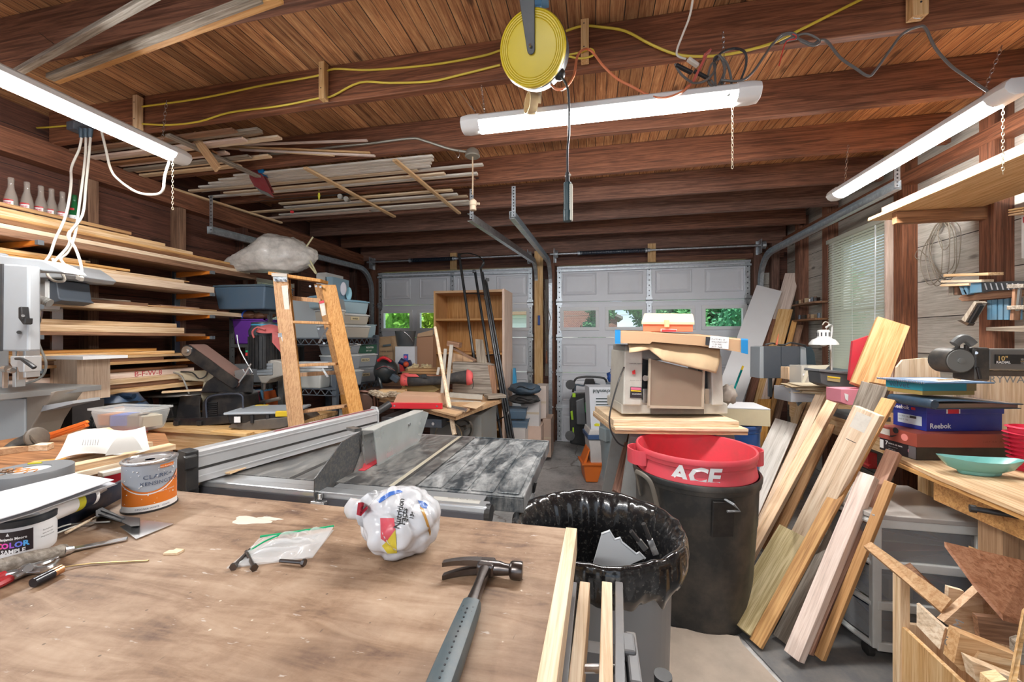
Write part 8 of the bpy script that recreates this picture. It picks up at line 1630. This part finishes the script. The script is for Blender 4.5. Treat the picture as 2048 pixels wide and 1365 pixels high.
mk('base',B().cyl(dl(1664,757,0)*V((1,1,0)),dl(1664,757,0)*V((1,1,0))+V((0,0,.24)),.035,seg=16),black(),dl.o)
def rbx_(nm,px0,px1,py0,py1,Y,dep,m,label,cat,rz=None,z=None,**k):
    t=PT(nm,label,cat,W((px0+px1)/2,py1,Y=Y)); t.plate('body',[(px0,py1),(px0,py0),(px1,py0),(px1,py1)],0,dep,m,bev=.004,**k); return t
rbx_('wooden_frame_box',1577,1593,735,760,3.75,.1,wood('maple','z'),'small pale wooden frame standing beside the grey blue box','frame'); rbx_('grey_blue_box',1594,1614,733,760,3.75,.12,plain('box_bluegrey',(.12,.15,.20),.5),'small blue grey box behind the clear bin','box')
cbn=rbx_('clear_bin',1603,1652,732,768,3.55,.14,clear('clear_bin2',(.70,.66,.58),.6,.25),'clear plastic drawer tilted on the bench before the lamp','bin'); cbn.plate('label_strip',[(1606,748),(1642,747),(1642,751),(1606,752)],-.004,-.001,mTRIM)
cbn.plate('front_lip',[(1603,768),(1618,732),(1660,730),(1652,738),(1622,740),(1608,768)],-.03,-.02,clear('clear_bin3',(.72,.68,.55),.8,.3))
gtb=PT('grey_tool_box','long dark grey plastic tool box with a yellow label on the right bench','tool box',W(1680,774,Y=3.20)); gtb.plate('tub',[(1643,768),(1640,744),(1697,748),(1716,772),(1700,778),(1660,775)],0,.12,plain('toolbox_grey',(.085,.09,.095),.45,0.,.1),bev=.006); gtb.plate('lid_rim',[(1638,744),(1640,739),(1698,744),(1700,750)],-.01,.14,plain('toolbox_rim',(.13,.135,.14),.45,0.,.1),bev=.004); gtb.plate('label',[(1655,752),(1681,755),(1680,765),(1655,762)],-.006,-.002,plain('label_tan',(.40,.32,.16),.5,0.,.1)); gtb.plate('yellow_label',[(1656,753),(1680,756),(1680,758),(1656,755)],-.009,-.006,mYL)
rp=one('red_board',B().slab([W(1702,683,Y=3.1),W(1733,672,Y=3.1),W(1722,770,Y=3.1),W(1708,769,Y=3.1),W(1694,760,Y=3.1)],.022),plain('red_board_paint',(.55,.035,.055),.4,0.,.15,8.),'red painted pentagonal board standing in front of the blinds','board')
wp=board('wide_plank',W(1732,778,Y=2.9),W(1785,645,Y=3.05),.17,.035,wood('ply','x',.05,.7),'wide rough golden plank leaning in front of the window stud','board',up=(-.25,-1,.1))
# stack of papers
rr=random.Random(9)
for i in range(8):
    p=W(1620+rr.uniform(-14,14),775-i*1.3,Y=3.45); one('envelope',B().box((0,0,0),(.30+rr.uniform(-.05,.05),.16,.004),M.Rotation(rr.uniform(-.3,.3),3,'Z')@M.Rotation(.05,3,'X')).xf(M.Translation((p.x,p.y,1.015+i*.008))),plain('kraft_envelope%d'%(i%3),((.52,.40,.25),(.64,.55,.40),(.45,.33,.2))[i%3],.8,0.,.1),['lowest','second lowest','third','fourth','fifth','sixth','second highest','highest'][i]+' kraft envelope in the splayed stack on the right bench','envelope','kraft envelopes on the right bench')
rbx_('clear_shoe_bin',1582,1645,777,805,3.42,.2,clear('clear_bin4',(.60,.62,.66),.6,.25),'clear shallow bin under the envelope stack','bin')
for i,(x0,x1,z,c,lb_) in enumerate(((1.72,1.98,b2z+.002,(.10,.10,.105),'dark flat tray under the clear shallow bin'),(1.76,2.10,b2z+.0,(.3,.3,.3),'grey flat tray toward the wall on the right bench'))): one('flat_tray',B().bx(x0+.3*i,x1,3.20-.55*i,3.5-.5*i,z,z+.03),plain('tray%d'%i,c,.5),lb_,'tray')
pk=PT('pink_box','pink paper covered box lettered SA in front of the tool box','box',W(1715,813,Y=2.90)); pk.plate('box_body',[(1682,779),(1742,779),(1742,812),(1698,811),(1682,805)],0,.12,plain('pink_paper',(.74,.26,.33),.6,0.,.08),bev=.002); text('SANTE',.085,plain('print_dark',(.05,.07,.07),.6,0.,0.),pk.o,pk(1719,806,-.002),(pi/2,0,0),.0); pk.plate('torn_patch',[(1689,787),(1697,790),(1696,803),(1691,799)],-.003,-.001,wl_)
for t in[c_ for c_ in pk.o.children if c_.name.startswith('lettering')]:
    for v in t.data.vertices: v.co.x=min(v.co.x,.085)
one('brown_box',B().slab([W(1738,764,Y=2.75),W(1788,772,Y=2.75),W(1784,800,Y=2.75),W(1740,800,Y=2.75)],.12),card((.34,.18,.09)),'brown cardboard box behind the wide pale plank','box')
board('bench_scrap',(1.76,2.62,b2z+.012),(1.80,3.05,b2z+.012),.08,.02,wood('gray','x'),'weathered scrap along the front of the right bench','board')
one('small_vise',B().box((1.75,3.05,b2z-.22),(.05,.12,.10)).cyl((1.73,2.97,b2z-.25),(1.73,3.15,b2z-.25),.012,seg=10),plain('red_vise',(.45,.03,.03),.4,.3,.2),'red clamp hanging on the bench apron in shade','clamp')
# ================= near right bench =================
b1z=.85; rb1=thing('near_bench','thick plywood bench top at the right carrying the shoe boxes','workbench',(1.83,1.5,0))
mk('benchtop',B().prism([(-.43,.74),(-.45,-.75),(.36,-.75),(.36,.985),(-.33,.985)],b1z-.035,b1z-.018,'xy'),wood('honey','y',.05),rb1,bev=.001); mk('benchtop',B().prism([(-.41,.75),(-.44,.5),(-.45,-.75),(.36,-.75),(.36,.985),(-.32,.985)],b1z-.017,b1z,'xy'),wood('pine','y',.05,.6),rb1,bev=.002)
mk('apron',B().bar((-.36,.60,b1z-.09),(-.30,-.75,b1z-.09),.02,.10),wood('honey','x',.05),rb1)
for x,y in((-.28,.40),(.31,.6),(.31,-.7),(-.27,-.72)): mk('leg',B().bx(x-.045,x+.045,y-.05,y+.05,0,b1z-.036),wood('oak','z'),rb1)
mk('lower_board',B().bx(-.1,.4,-.7,.65,.35,.37),wood('dark','y'),rb1)
vh=thing('vise_handle','black round crank handle sticking out below the near right bench','handle',W(1985,1025,X=1.42)); mk('crank',B().cyl((-.04,.02,0),(.12,-.05,-.0),.010,seg=12).cyl((-.05,.025,0),(-.035,.018,0),.014,seg=12),black(),vh,smooth=True)
# shoe boxes and books
def st(z): return b1z+z
def P1(px,py,z): return W(px,py,Z=st(z))
nk=thing('shoe_box','red and black shoe box at the bottom of the stack on the near bench','shoe box',(1.47,2.21,b1z+.001),math.radians(11)); mRL=plain('shoe_red',(.36,.075,.05),.5,0.,.08)
mk('box_body',B().bx(0,.50,0,.19,0,.085),plain('shoe_black',(.028,.024,.022),.45,0.,.1),nk,bev=.001); mk('lid',B().bx(-.006,.506,-.006,.196,.062,.125),mRL,nk,bev=.002)
def face(nm,px,py,w_,h_,m,t,dx=-.0075):  # on the narrow end (x-)
    return mk(nm,B().bx(dx-.0006,dx,px,px+w_,py,py+h_),m,t)
face('white_label',.125,.085,.055,.03,plain('aged_label',(.70,.66,.58),.7,0.,.25,30.),nk); mk('pink_sticker',B().cyl((-.0085,.05,.095),(-.007,.05,.095),.017,seg=16),plain('sticker_pink',(.85,.28,.24),.5,0.,0.),nk); mk('pink_sticker',B().cyl((-.0015,.03,.035),(-.0005,.03,.035),.011,seg=14),plain('sticker_rose',(.75,.3,.4),.5,0.,0.),nk)
mk('finger_hole',B().cyl((-.0085,.095,.118),(-.007,.095,.118),.014,seg=14),mHD,nk); face('end_label',.04,.005,.145,.055,plain('label_dark',(.025,.018,.022),.4,0.,0.),nk,-.001); face('barcode',.165,.012,.02,.042,plain('barcode_white',(.7,.7,.7),.6,0.,0.),nk,-.0025); face('grey_band',.0,.004,.035,.057,plain('band_grey',(.16,.15,.16),.5,0.,0.),nk,-.0025)
me_='tick_logo'; mk(me_,B().slab([(-.0095,.118,.088),(-.0095,.080,.100),(-.0095,.110,.082),(-.0095,.122,.080),(-.0095,.120,.090)],.0004),black(),nk)
RL=(pi/2,0,-pi/2)
text('7',.028,wl_,nk,(-.0035,.155,.035),RL,.0,bold=.0005); text('WMNS AIR MAX',.010,wl_,nk,(-.0035,.138,.042),RL,.0,bold=.0003); text('white / university',.007,wl_,nk,(-.0035,.138,.030),RL,.0); text('US 7  UK 4.5',.007,wl_,nk,(-.0035,.138,.016),RL,.0); text('J U S T   D O   I T .',.011,plain('print_maroon',(.16,.03,.02),.5,0.,0.),nk,(.30,-.0072,.085),(pi/2,0,0),.0)
rk=thing('shoe_box','blue Reebok shoe box in the middle of the stack on the near bench','shoe box',(1.55,2.27,b1z+.127),math.radians(14)); mRB=plain('reebok_blue',(.012,.028,.26),.4,0.,.08)
mk('box_body',B().bx(0,.38,0,.16,0,.10),mRB,rk,bev=.001); mk('lid',B().bx(-.005,.385,-.005,.165,.082,.118),mRB,rk,bev=.002)
mk('red_flag',B().bx(.10,.155,-.0065,-.0055,.085,.115),plain('flag_red',(.62,.02,.04),.5,0.,0.),rk); mk('white_flag_edge',B().bx(.093,.162,-.0058,-.0052,.085,.115),wl_,rk); text('Reebok',.034,wl_,rk,(.015,-.0012,.014),(pi/2,0,0),.0,bold=.0008)
text('Reebok',.026,wl_,rk,(-.0062,.155,.091),RL,.0,bold=.0006); face('size_label',.02,.02,.115,.045,plain('label_lightblue',(.55,.62,.68),.5,0.,0.),rk,-.001); text('CL 7571  BLUE',.010,black(),rk,(-.003,.13,.050),RL,.0); text('SIZE 9   US',.010,black(),rk,(-.003,.13,.034),RL,.0); face('barcode',.045,.05,.03,.012,black(),rk,-.0022); face('flag_patch',.045,.093,.02,.012,plain('flag_red',(.62,.02,.04),.5,0.,0.),rk,-.0062)
# binder
bk2=thing('leather_binder','large dark navy leather binder lying on the blue shoe box','binder',(1.47,2.17,b1z+.250),math.radians(14)); mNL=plain('navy_leather',(.022,.05,.085),.4,0.,.1,60.)
mk('spine',B().lathe([(.020,0),(.022,.01),(.022,.19),(.020,.20)],(0,0,0),14,ax='y').xf(M.Translation((.02,-.03,.024))),mNL,bk2,smooth=True)
mk('cover',B().grid(lambda u,v:V((.02+.42*u,-.03+.21*v,.040+.004*math.sin(u*5)-.012*u)),14,3,.005),mNL,bk2,smooth='all'); mk('cover',B().bx(.02,.43,-.03,.18,.001,.005),mNL,bk2); mk('page_block',B().bx(.03,.42,-.025,.175,.006,.026),plain('page_brown',(.16,.11,.08),.8,0.,.2),bk2)
vb=thing('velvet_box','teal and gold box lettered velvet on top of the binder','box',(1.52,2.25,b1z+.302),math.radians(14)); mk('box_body',B().bx(0,.26,0,.17,0,.05),plain('gold_card',(.42,.30,.09),.5,.1,.1),vb,bev=.001); mk('lid',B().bx(-.004,.215,-.004,.174,.020,.058),plain('teal_lid',(.02,.28,.36),.45,0.,.05),vb,bev=.001); mk('tan_lid',B().bx(.215,.264,-.004,.174,.020,.058),plain('gold_card2',(.30,.22,.10),.5,.1,.1),vb)
text('velvet',.042,plain('print_navy',(.06,.09,.16),.4,0.,0.),vb,(-.0046,.155,.027),RL,.0)
nb=thing('spiral_notebook','blue spiral notebook with papers lying on the teal box','notebook',(1.49,2.19,b1z+.362),math.radians(13)); mk('cover',B().bx(0,.33,0,.24,0,.006),plain('notebook_blue',(.10,.19,.32),.4,0.,.05),nb,bev=.001); mk('paper',B().box((.17,.10,.0075),(.20,.15,.002),M.Rotation(.2,3,'Z')),plain('paper_bluewhite',(.60,.62,.66),.6,0.,.03),nb)
for i in range(26): mk('spiral_ring',B().lathe([(.005,-.001),(.006,0),(.005,.001)],(0,.004+i*.0092,.003),8,cap=False,ax='y'),steel(),nb)
one('pencil',B().bar((1.60,2.28,b1z+.374),(1.72,2.32,b1z+.374),.008,.006),wood('pale'),'pale pencil lying on the papers of the spiral notebook','pencil')
tq_=PT('turquoise_dish','turquoise oval ceramic dish in front of the shoe boxes','dish',W(1958,950,Z=b1z)+V((0,0,.001)))
b=B(); rs_=[]
for r_,z,l in((.045,0,.06),(.05,.004,.065),(.05,.014,.07),(.075,.030,.115),(.088,.055,.148),(.090,.062,.155),(.085,.060,.150),(.070,.038,.11),(.02,.022,.03)):
    rs_.append([V((l*math.copysign(abs(math.cos(a))**.8,math.cos(a))+(0 if abs(math.cos(a))<.9 else .02*math.cos(a)),r_*math.sin(a)*.75,z+ (.012*math.cos(a)**2 if .03<z else 0))) for a in [2*pi*k_/28 for k_ in range(28)]])
d_=mk('dish_body',b.rings(rs_),plain('turquoise_glaze',(.16,.42,.39),.22,0.,.06,5.,.3),tq_.o,smooth=True); d_.rotation_euler=(0,0,-.25); d_.scale=(.82,.8,1)
rbk=thing('red_basket','red plastic basket with pointed ribs at the right edge','basket',W(2062,915,Z=b1z+.06)*V((1,1,0))+V((0,0,b1z+.001)))
for i in range(9): mk('rib_ring',B().lathe([(.050+.002*i,.012+i*.018),(.066+.002*i,.016+i*.018),(.050+.002*i,.020+i*.018)],seg=18),plain('basket_red',(.66,.03,.07),.4,0.,.05),rbk)
mk('inner_wall',B().lathe([(.045,0),(.066,.18),(.075,.185),(.062,.19),(.04,.01)],seg=24),plain('basket_red',(.66,.03,.07),.4,0.,.05),rbk,smooth=True)
# plywood pieces behind (drywall note)
one('plywood_piece',B().slab([W(1786,790,Y=2.62),W(1790,735,Y=2.62),W(1802,720,Y=2.62),W(1850,716,Y=2.62),W(1875,742,Y=2.62),W(1880,790,Y=2.62)],.015),wood('pale','z',.03,.6),'rounded pale plywood piece standing behind the notebook','plywood')
pw=one('plywood_piece',B().slab([(1.80,2.47,b1z),(1.80,2.47,1.33),(2.22,2.47,1.35),(2.22,2.47,b1z)],.018),wood('pale','z',.03,.6),'large pale plywood board behind the radial arm with DRYWALL pencilled on it','plywood')
t=text('DRYWALL',.05,plain('graphite',(.25,.25,.25),.7,0.,0.),None,(1.90,2.452,1.20),(pi/2,0,0),.0003,'pencil_note'); tag(t,'pencilled word DRYWALL on the pale plywood board','lettering')
# radial arm
ra=thing('radial_arm_saw','black radial arm with white scale reaching in from the right edge','radial arm saw',(1.45,2.0,b1z+.50-.50)); ax0=W(1958,725,Y=2.0); zA=ax0.z
f3=lambda x,y,z:V((x,y,z))-ra.location
x0=ax0.x
mk('arm_beam',B().bx(x0-1.45,.75,-.04,.05,zA-.03-b1z,zA+.055-b1z),plain('arm_grey',(.19,.185,.175),.4,.4,.2),ra,bev=.006); mk('scale_panel',B().bx(x0-1.45+.02,.72,-.044,-.041,zA-.005-b1z,zA+.032-b1z),plain('scale_black',(.02,.02,.02),.4,0.,.05),ra)
mk('lower_rail',B().bx(x0-1.45-.0,.75,-.03,.03,zA-.055-b1z,zA-.035-b1z),plain('rail_brown',(.10,.075,.06),.4,.3,.3),ra)
mk('front_casting',B().bx(x0-1.45-.055,x0-1.45+.0,-.05,.055,zA-.075-b1z,zA+.06-b1z),plain('cast_dark',(.05,.048,.045),.45,.3,.3,14.),ra,bev=.008)
bp=W(1905,722,Y=1.98)-ra.location; mk('motor_knob',B().cyl(bp+V((.0,.05,0)),bp+V((0,-.035,0)),.052,.050,24),plain('cast_dark',(.05,.048,.045),.45,.3,.3,14.),ra,smooth=True)
mk('motor_knob_face',B().lathe([(.046,0),(.045,.004),(.012,.004),(.012,.010),(.004,.011)],(0,0,0),24,ax='y').xf(M.Translation(bp+V((0,-.035,0)))@M.Rotation(pi,4,'Z')),plain('knob_grey',(.20,.21,.205),.35,.3,.1),ra,smooth=True)
for px in(1915,1933): mk('yoke_arm',B().bar(W(px,690,Y=1.97)-ra.location,W(px-1,735,Y=1.97)-ra.location,.012,.012,up=(1,0,0)),plain('cast_dark',(.05,.048,.045),.45,.3,.3,14.),ra,bev=.002)
hb=B(); P=[W(1908+ (a_*38),690-math.sin(pi*a_)*12,Y=1.965)-ra.location for a_ in G(lambda t:t,7)]; mk('grip_handle',hb.tube(P,.012,8,2,1.5),plain('grip_grey',(.13,.135,.135),.5,.1,.2),ra,smooth=True)
mk('scale_bolt',B().cyl(W(1952,707,Y=1.95)-ra.location,W(1952,707,Y=1.96)-ra.location,.006,seg=10),steel(),ra); mk('index_pointer',B().bar(W(1952,735,Y=1.955)-ra.location,W(1958,760,Y=1.955)-ra.location,.02,.012,up=(1,0,0)),black(),ra,bev=.003)
mk('column',B().cyl((.62,0,0),(.62,0,zA-.06-b1z),.05,seg=24),steel(),ra,smooth=True); mk('base',B().bx(.5,.75,-.1,.12,.0,.05),plain('cast_dark',(.05,.048,.045),.45,.3,.3,14.),ra,bev=.006)
xs_=x0-1.45
ra.location.z=b1z+.0015
text('10"',.026,plain('scale_gold',(.62,.42,.15),.4,0.,0.),ra,(xs_+.025,-.0448,zA+.008-b1z),(pi/2,0,0),.0,bold=.0006); text('RADIAL',.0135,wl_,ra,(xs_+.022,-.0448,zA-.003-b1z),(pi/2,0,0),.0,bold=.0004)
b=B()
for i in range(34): b.bx(xs_+.13+i*.005,xs_+.1306+i*.005,-.0452,-.0446,zA+(.016 if i%5 else .012)-b1z,zA+.022-b1z)
for i in range(20): b.bx(xs_+.13+i*.008,xs_+.1306+i*.008,-.0452,-.0446,zA-.004-b1z,zA+(.0 if i%5 else .004)-b1z)
mk('scale_tick',b,wl_,ra)['kind']='stuff'; mk('scale_line',B().bx(xs_+.10,xs_+.5,-.0452,-.0446,zA+.006-b1z,zA+.0075-b1z),plain('scale_gold',(.62,.42,.15),.4,0.,0.),ra)
for i,s_ in enumerate(('15','16','10','5')): text(s_,.010,wl_,ra,(xs_+.10+i*.038,-.0452,zA+.010-b1z),(pi/2,0,0),.0); text(str(112 if i==0 else 10-i),.009,wl_,ra,(xs_+.10+i*.036,-.0452,zA-.003-b1z),(pi/2,0,0),.0)
# ================= leaning lumber =================
GL='lumber leaning on the right benches'
def ln(px0,py0,px1,py1,X1,w_,t_,tone,label,tw=0.,z0=0.,ends=(0,0),nm='leaning_lumber'):
    p=W(px0,py0,Z=z0); q=W(px1,py1,X=X1); d=(q-p).normalized(); v=V((0,0,CH))-(p+q)/2; u=(v-d*v.dot(d)).normalized(); u=M.Rotation(tw,3,d)@u
    lift=V((0,0,t_*.45+.01)); return board(nm,p+lift,q,w_,t_,wood(tone,'x',.08,.8),label,'board',GL,up=u,ends=ends)
ln(1478,1272,1588,1068,1.00,.125,.062,'treated','short thick greenish treated post end leaning at the front of the lumber',-.35)
LP=ln(1545,1215,1738,822,1.24,.105,.050,'pale','broad pale plank with a torn paper label near its top',-.35)
ln(1512,1298,1778,800,1.42,.055,.022,'honey','long honey board with a ragged foot beside the treated post',-.45)
ln(1560,1288,1715,985,1.30,.06,.016,'gray','thin dark board hidden between honey board and square beam',-.3)
ln(1588,1330,1738,952,1.24,.062,.050,'pink','square pinkish beam, nearest of the leaning lumber',-.42)
ln(1612,1316,1788,905,1.37,.05,.042,'cherry','reddish beam just right of the nearest square beam',-.35)
ln(1640,1328,1781,965,1.27,.034,.030,'oak','rightmost rough brown strip leaning below the bench corner',-.4)
ln(1600,1180,1752,770,1.50,.115,.045,'gray','grey brown wide plank rising behind the labelled plank',-.3)
ln(1472,1170,1668,800,1.64,.062,.055,'maple','square pale stick crossing in front, its end above the bench edge',-.3)
ln(1485,1150,1650,775,1.70,.060,.05,'maple','square pale stick behind the crossing one',-.3)
WL=ln(1452,1120,1572,845,1.50,.15,.03,'white','broad whitish board with dark bark edge behind the red can',-.2)
q=mk('bark_edge',B().bx(-.9,.92,-.079,-.0755,-.014,.0165),wood('bark','x'),WL); q['label']='dark bark edge'
ln(1490,1075,1530,800,1.66,.12,.02,'honey','upright honey board standing behind the whitish one',-.3)
ln(1540,1110,1662,850,1.68,.05,.024,'oak','thin board with rough sawn edge in the middle of the lumber',-.3)
ln(1512,1100,1590,925,1.50,.045,.022,'treated','greenish thin board low in the middle of the lumber',-.3)
ln(1530,1105,1608,915,1.52,.035,.022,'brown','brown thin board beside the greenish one',-.3)
ln(1548,1050,1600,805,1.69,.04,.02,'pale','short pale strip standing against the bench corner',-.3)
ln(1500,1095,1570,930,1.45,.04,.03,'maple','pale square strip low behind the crossing sticks',-.25)
xl=max(v.co.x for v in LP.data.vertices); q=mk('paper_label',B().bx(xl-.10,xl-.02,-.03,.03,.0252,.0256),plain('aged_label',(.70,.66,.58),.7,0.,.25,30.),LP); q['label']='torn white paper label'; mk('pencil_mark',B().bx(xl-.16,xl-.157,-.02,.02,.0252,.0256),mHD,LP)
mcb=thing('mobile_base','black angle steel wheel base on the floor among the lumber feet','mobile base',W(1495,1130,Z=0)); mk('angle_bar',B().bar((-.03,.0,.10),(.10,.06,.09),.004,.05),mBD,mcb); mk('angle_bar',B().bar((-.03,.0,.10),(-.02,-.0,.01),.05,.006),mBD,mcb); mk('wheel',B().cyl((.0,-.02,.03),(.0,.02,.03),.03,seg=14),black(),mcb,smooth=True); mk('bolt',B().cyl((.05,.03,.11),(.05,.03,.15),.006,seg=8),steel(),mcb)
# floor mat
struct('trim_2',B().slab([(.05,1.7,.004),(.78,1.95,.004),(.86,1.2,.004),(.2,.6,.004)],-.003),plain('pale_mat',(.36,.31,.26),.8,0.,.5,7.)) if False else None
one('hardboard_sheet',B().slab([(-.2,2.05,.012),(.66,2.05,.012),(.66,2.0,.012),(.88,1.40,.012),(.55,.6,.012),(-.2,.6,.012)],.010),plain('tan_hardboard',(.38,.31,.25),.75,0.,.6,6.,0.,(.22,.19,.16)),'worn tan hardboard panel lying on the floor by the trash cans','floor panel')
one('floor_mat',B().slab([(.67,2.1,.0035),(.90,1.42,.0035),(.57,.6,.0035),(1.95,.6,.0035),(1.95,2.45,.0035),(.95,2.75,.0035)],.003),plain('grey_mat',(.13,.13,.132),.8,0.,.5,9.,0.,(.30,.27,.23)),'dark grey mat on the floor under the feet of the leaning lumber','floor mat')
# ================= drawer cart =================
dc=thing('drawer_cart','white plastic cart with clear curved drawers under the near bench','drawer cart',(1.40,2.05,0)); mCW2=plain('cart_white',(.60,.61,.59),.4,0.,.12,10.); mCD=clear('cart_clear',(.35,.36,.37),.50,.15)
zs=[.07,.25,.43,.61]
for x in(-.19,.185):
    for y in(0,.40): mk('post',B().bx(x-.018,x+.018,y-.015,y+.015,.06,.62),mCW2,dc,bev=.005)
for i,z in enumerate(zs):
    mk('side_rail',B().bx(-.19,.19,-.017,.012,z-.018,z+.020),mCW2,dc,bev=.004); mk('front_rail',B().tube([(-.20,.0,z),(-.235,.1,z),(-.25,.2,z),(-.235,.3,z),(-.20,.4,z)],.013,8,4),mCW2,dc,smooth=True); mk('shelf',B().bx(-.18,.18,.0,.39,z-.008,z),mCW2,dc)
mk('top_panel',B().prism([(-.205,-.018),(.205,-.018),(.205,.42),(-.205,.42),(-.25,.3),(-.262,.2),(-.25,.1)],.628,.650,'xy'),clear('cart_top',(.45,.42,.39),.95,.2),dc,bev=.004)
for i in range(3):
    z0_,z1_=zs[i]+.022,zs[i+1]-.022; b=B(); b.grid(lambda u,v:V((-.205-.048*math.sin(pi*u),.01+.38*u,z0_+(z1_-z0_)*v)),14,2,.003); mk('drawer_front',b,mCD,dc,smooth=True); mk('side_window',B().bx(-.17,.165,-.004,-.001,z0_,z1_),mCD,dc)
    for k_ in range(5): 
        c_=[(.45,.40,.33),(.25,.10,.08),(.08,.13,.3),(.5,.46,.3),(.16,.16,.16),(.5,.1,.08)][(i*2+k_)%6]
        mk('drawer_contents',B().box((-.02+.02*(k_%2),.12+.02*k_,z0_+.012+.021*k_),(.26,.2,.006),M.Rotation(.12*(k_-2),3,'Y')),plain('content%d'%((i*2+k_)%6),c_,.7,0.,.1),dc)
mk('vent_basket',B().bx(-.14,-.05,-.0,.05,.275,.36),plain('basket_cream',(.62,.60,.52),.5,0.,.1),dc)
for x,y in((-.20,.03),(.17,.03),(-.18,.37),(.17,.37)): mk('caster',B().cyl((x-.012,y,.028),(x+.012,y,.028),.028,seg=16).bx(x-.008,x+.008,y-.01,y+.01,.028,.06),black(),dc,smooth=True)
# ================= offcut box =================
ob=thing('offcut_crate','open plywood crate full of offcuts at the lower right','crate',(1.36,1.52,0)); mCP2=wood('pine','z',.05,.7)
mk('side_panel',B().slab([(-.22,-.22,0),(-.22,.26,0),(-.22,.26,.34),(-.22,-.22,.34)],.015),mCP2,ob); mk('side_panel',B().slab([(-.22,.26,0),(.28,.26,0),(.28,.26,.34),(-.22,.26,.34)],.015),mCP2,ob); mk('side_panel',B().slab([(-.22,-.22,0),(.28,-.22,0),(.28,-.22,.30),(-.22,-.22,.30)],-.015),mCP2,ob); mk('side_panel',B().slab([(.28,-.22,0),(.28,.26,0),(.28,.26,.34),(.28,-.22,.34)],-.015),mCP2,ob)
mk('crate_bottom',B().bx(-.22,.28,-.22,.26,0,.012),mCP2,ob); mk('corner_post',B().bx(-.24,-.21,.24,.28,0,.52),wood('pale','z'),ob)
def off(pts,Y,t_,tone,label,ax='x'): 
    P=[W(x,y,Y=Y+dy) for x,y,dy in pts]; one('wood_offcut',B().slab(P,t_),wood(tone,ax,.08),label,'wood offcut','offcuts in the crate')
off([(1889,1094,0),(1965,1112,.1),(2060,1134,.15),(2060,1256,-.05),(2006,1242,-.1),(1950,1178,-.06)],1.45,.014,'cherry','large triangular reddish plywood offcut on top of the crate')
off([(1730,1098,.2),(1745,1090,.2),(1905,1205,0),(1885,1230,0)],1.48,.02,'ply','long tan stick pointing up left out of the crate')
off([(1808,1138,.1),(1822,1132,.1),(1888,1196,0),(1895,1212,0),(1880,1208,0)],1.58,.02,'brown','dark brown stick behind the long tan one')
off([(1873,1236,.0),(1946,1170,.03),(2018,1250,.06),(1960,1296,0)],1.47,.02,'ply','square tan plywood offcut standing on its corner')
off([(1838,1206,0),(1894,1256,-.05),(1884,1298,-.05),(1838,1250,0)],1.40,.016,'pale','pale plywood strip along the left rim of the crate')
off([(1898,1250,0),(2015,1296,0),(2012,1330,0),(1900,1322,0),(1886,1308,0)],1.33,.035,'ply','thick block with pencil mark in the middle of the crate')
off([(1944,1226,0),(2004,1232,0),(2040,1250,0),(2030,1290,0),(1950,1270,0)],1.42,.016,'brown','brown plywood offcut behind the thick block')
off([(1922,1305,0),(2020,1345,0),(2018,1365,0),(1932,1345,0)],1.27,.03,'pale','pale stick low in the crate in front of the block')
off([(1940,1318,0),(1952,1298,0),(2030,1318,0),(2028,1330,0),(1952,1312,0)],1.30,.012,'pine','thin golden stick across the crate')
off([(1937,1092,.0),(2030,1130,.05),(2030,1150,.05),(1940,1112,0)],1.62,.014,'pine','golden plywood strip standing behind the large triangle')
off([(1890,1170,0),(1920,1178,0),(1912,1215,0),(1888,1205,0)],1.56,.014,'pale','small pale plywood square behind the corner standing one')
off([(2018,1275,0),(2032,1270,0),(2036,1320,0),(2020,1318,0)],1.35,.02,'gray','small grey offcut at the right side of the crate')
off([(2022,1365,-.05),(2034,1365,-.05),(2056,1230,.05),(2050,1215,.05)],1.15,.016,'pine','upright golden strip at the right frame edge')
off([(1960,1345,0),(1990,1340,0),(1985,1370,0),(1958,1372,0)],1.22,.03,'pine','small golden block at the bottom of the crate')
t=text('CI MM',.03,plain('graphite',(.25,.25,.25),.7,0.,0.),None,W(1902,1298,Y=1.325),(pi/2,-1.2,0),.0002,'pencil_note'); tag(t,'pencilled letters on the end of the thick block in the crate','lettering')
one('dark_storage_box',B().bx(1.70,2.1,2.35,2.6,.0,.52),plain('storage_black',(.02,.025,.035),.4,0.,.1),'dark plastic storage box in the shade under the bench end','storage box')
one('sawdust_scraps',B().disp(0),wood('pale'),'x','x') if False else None
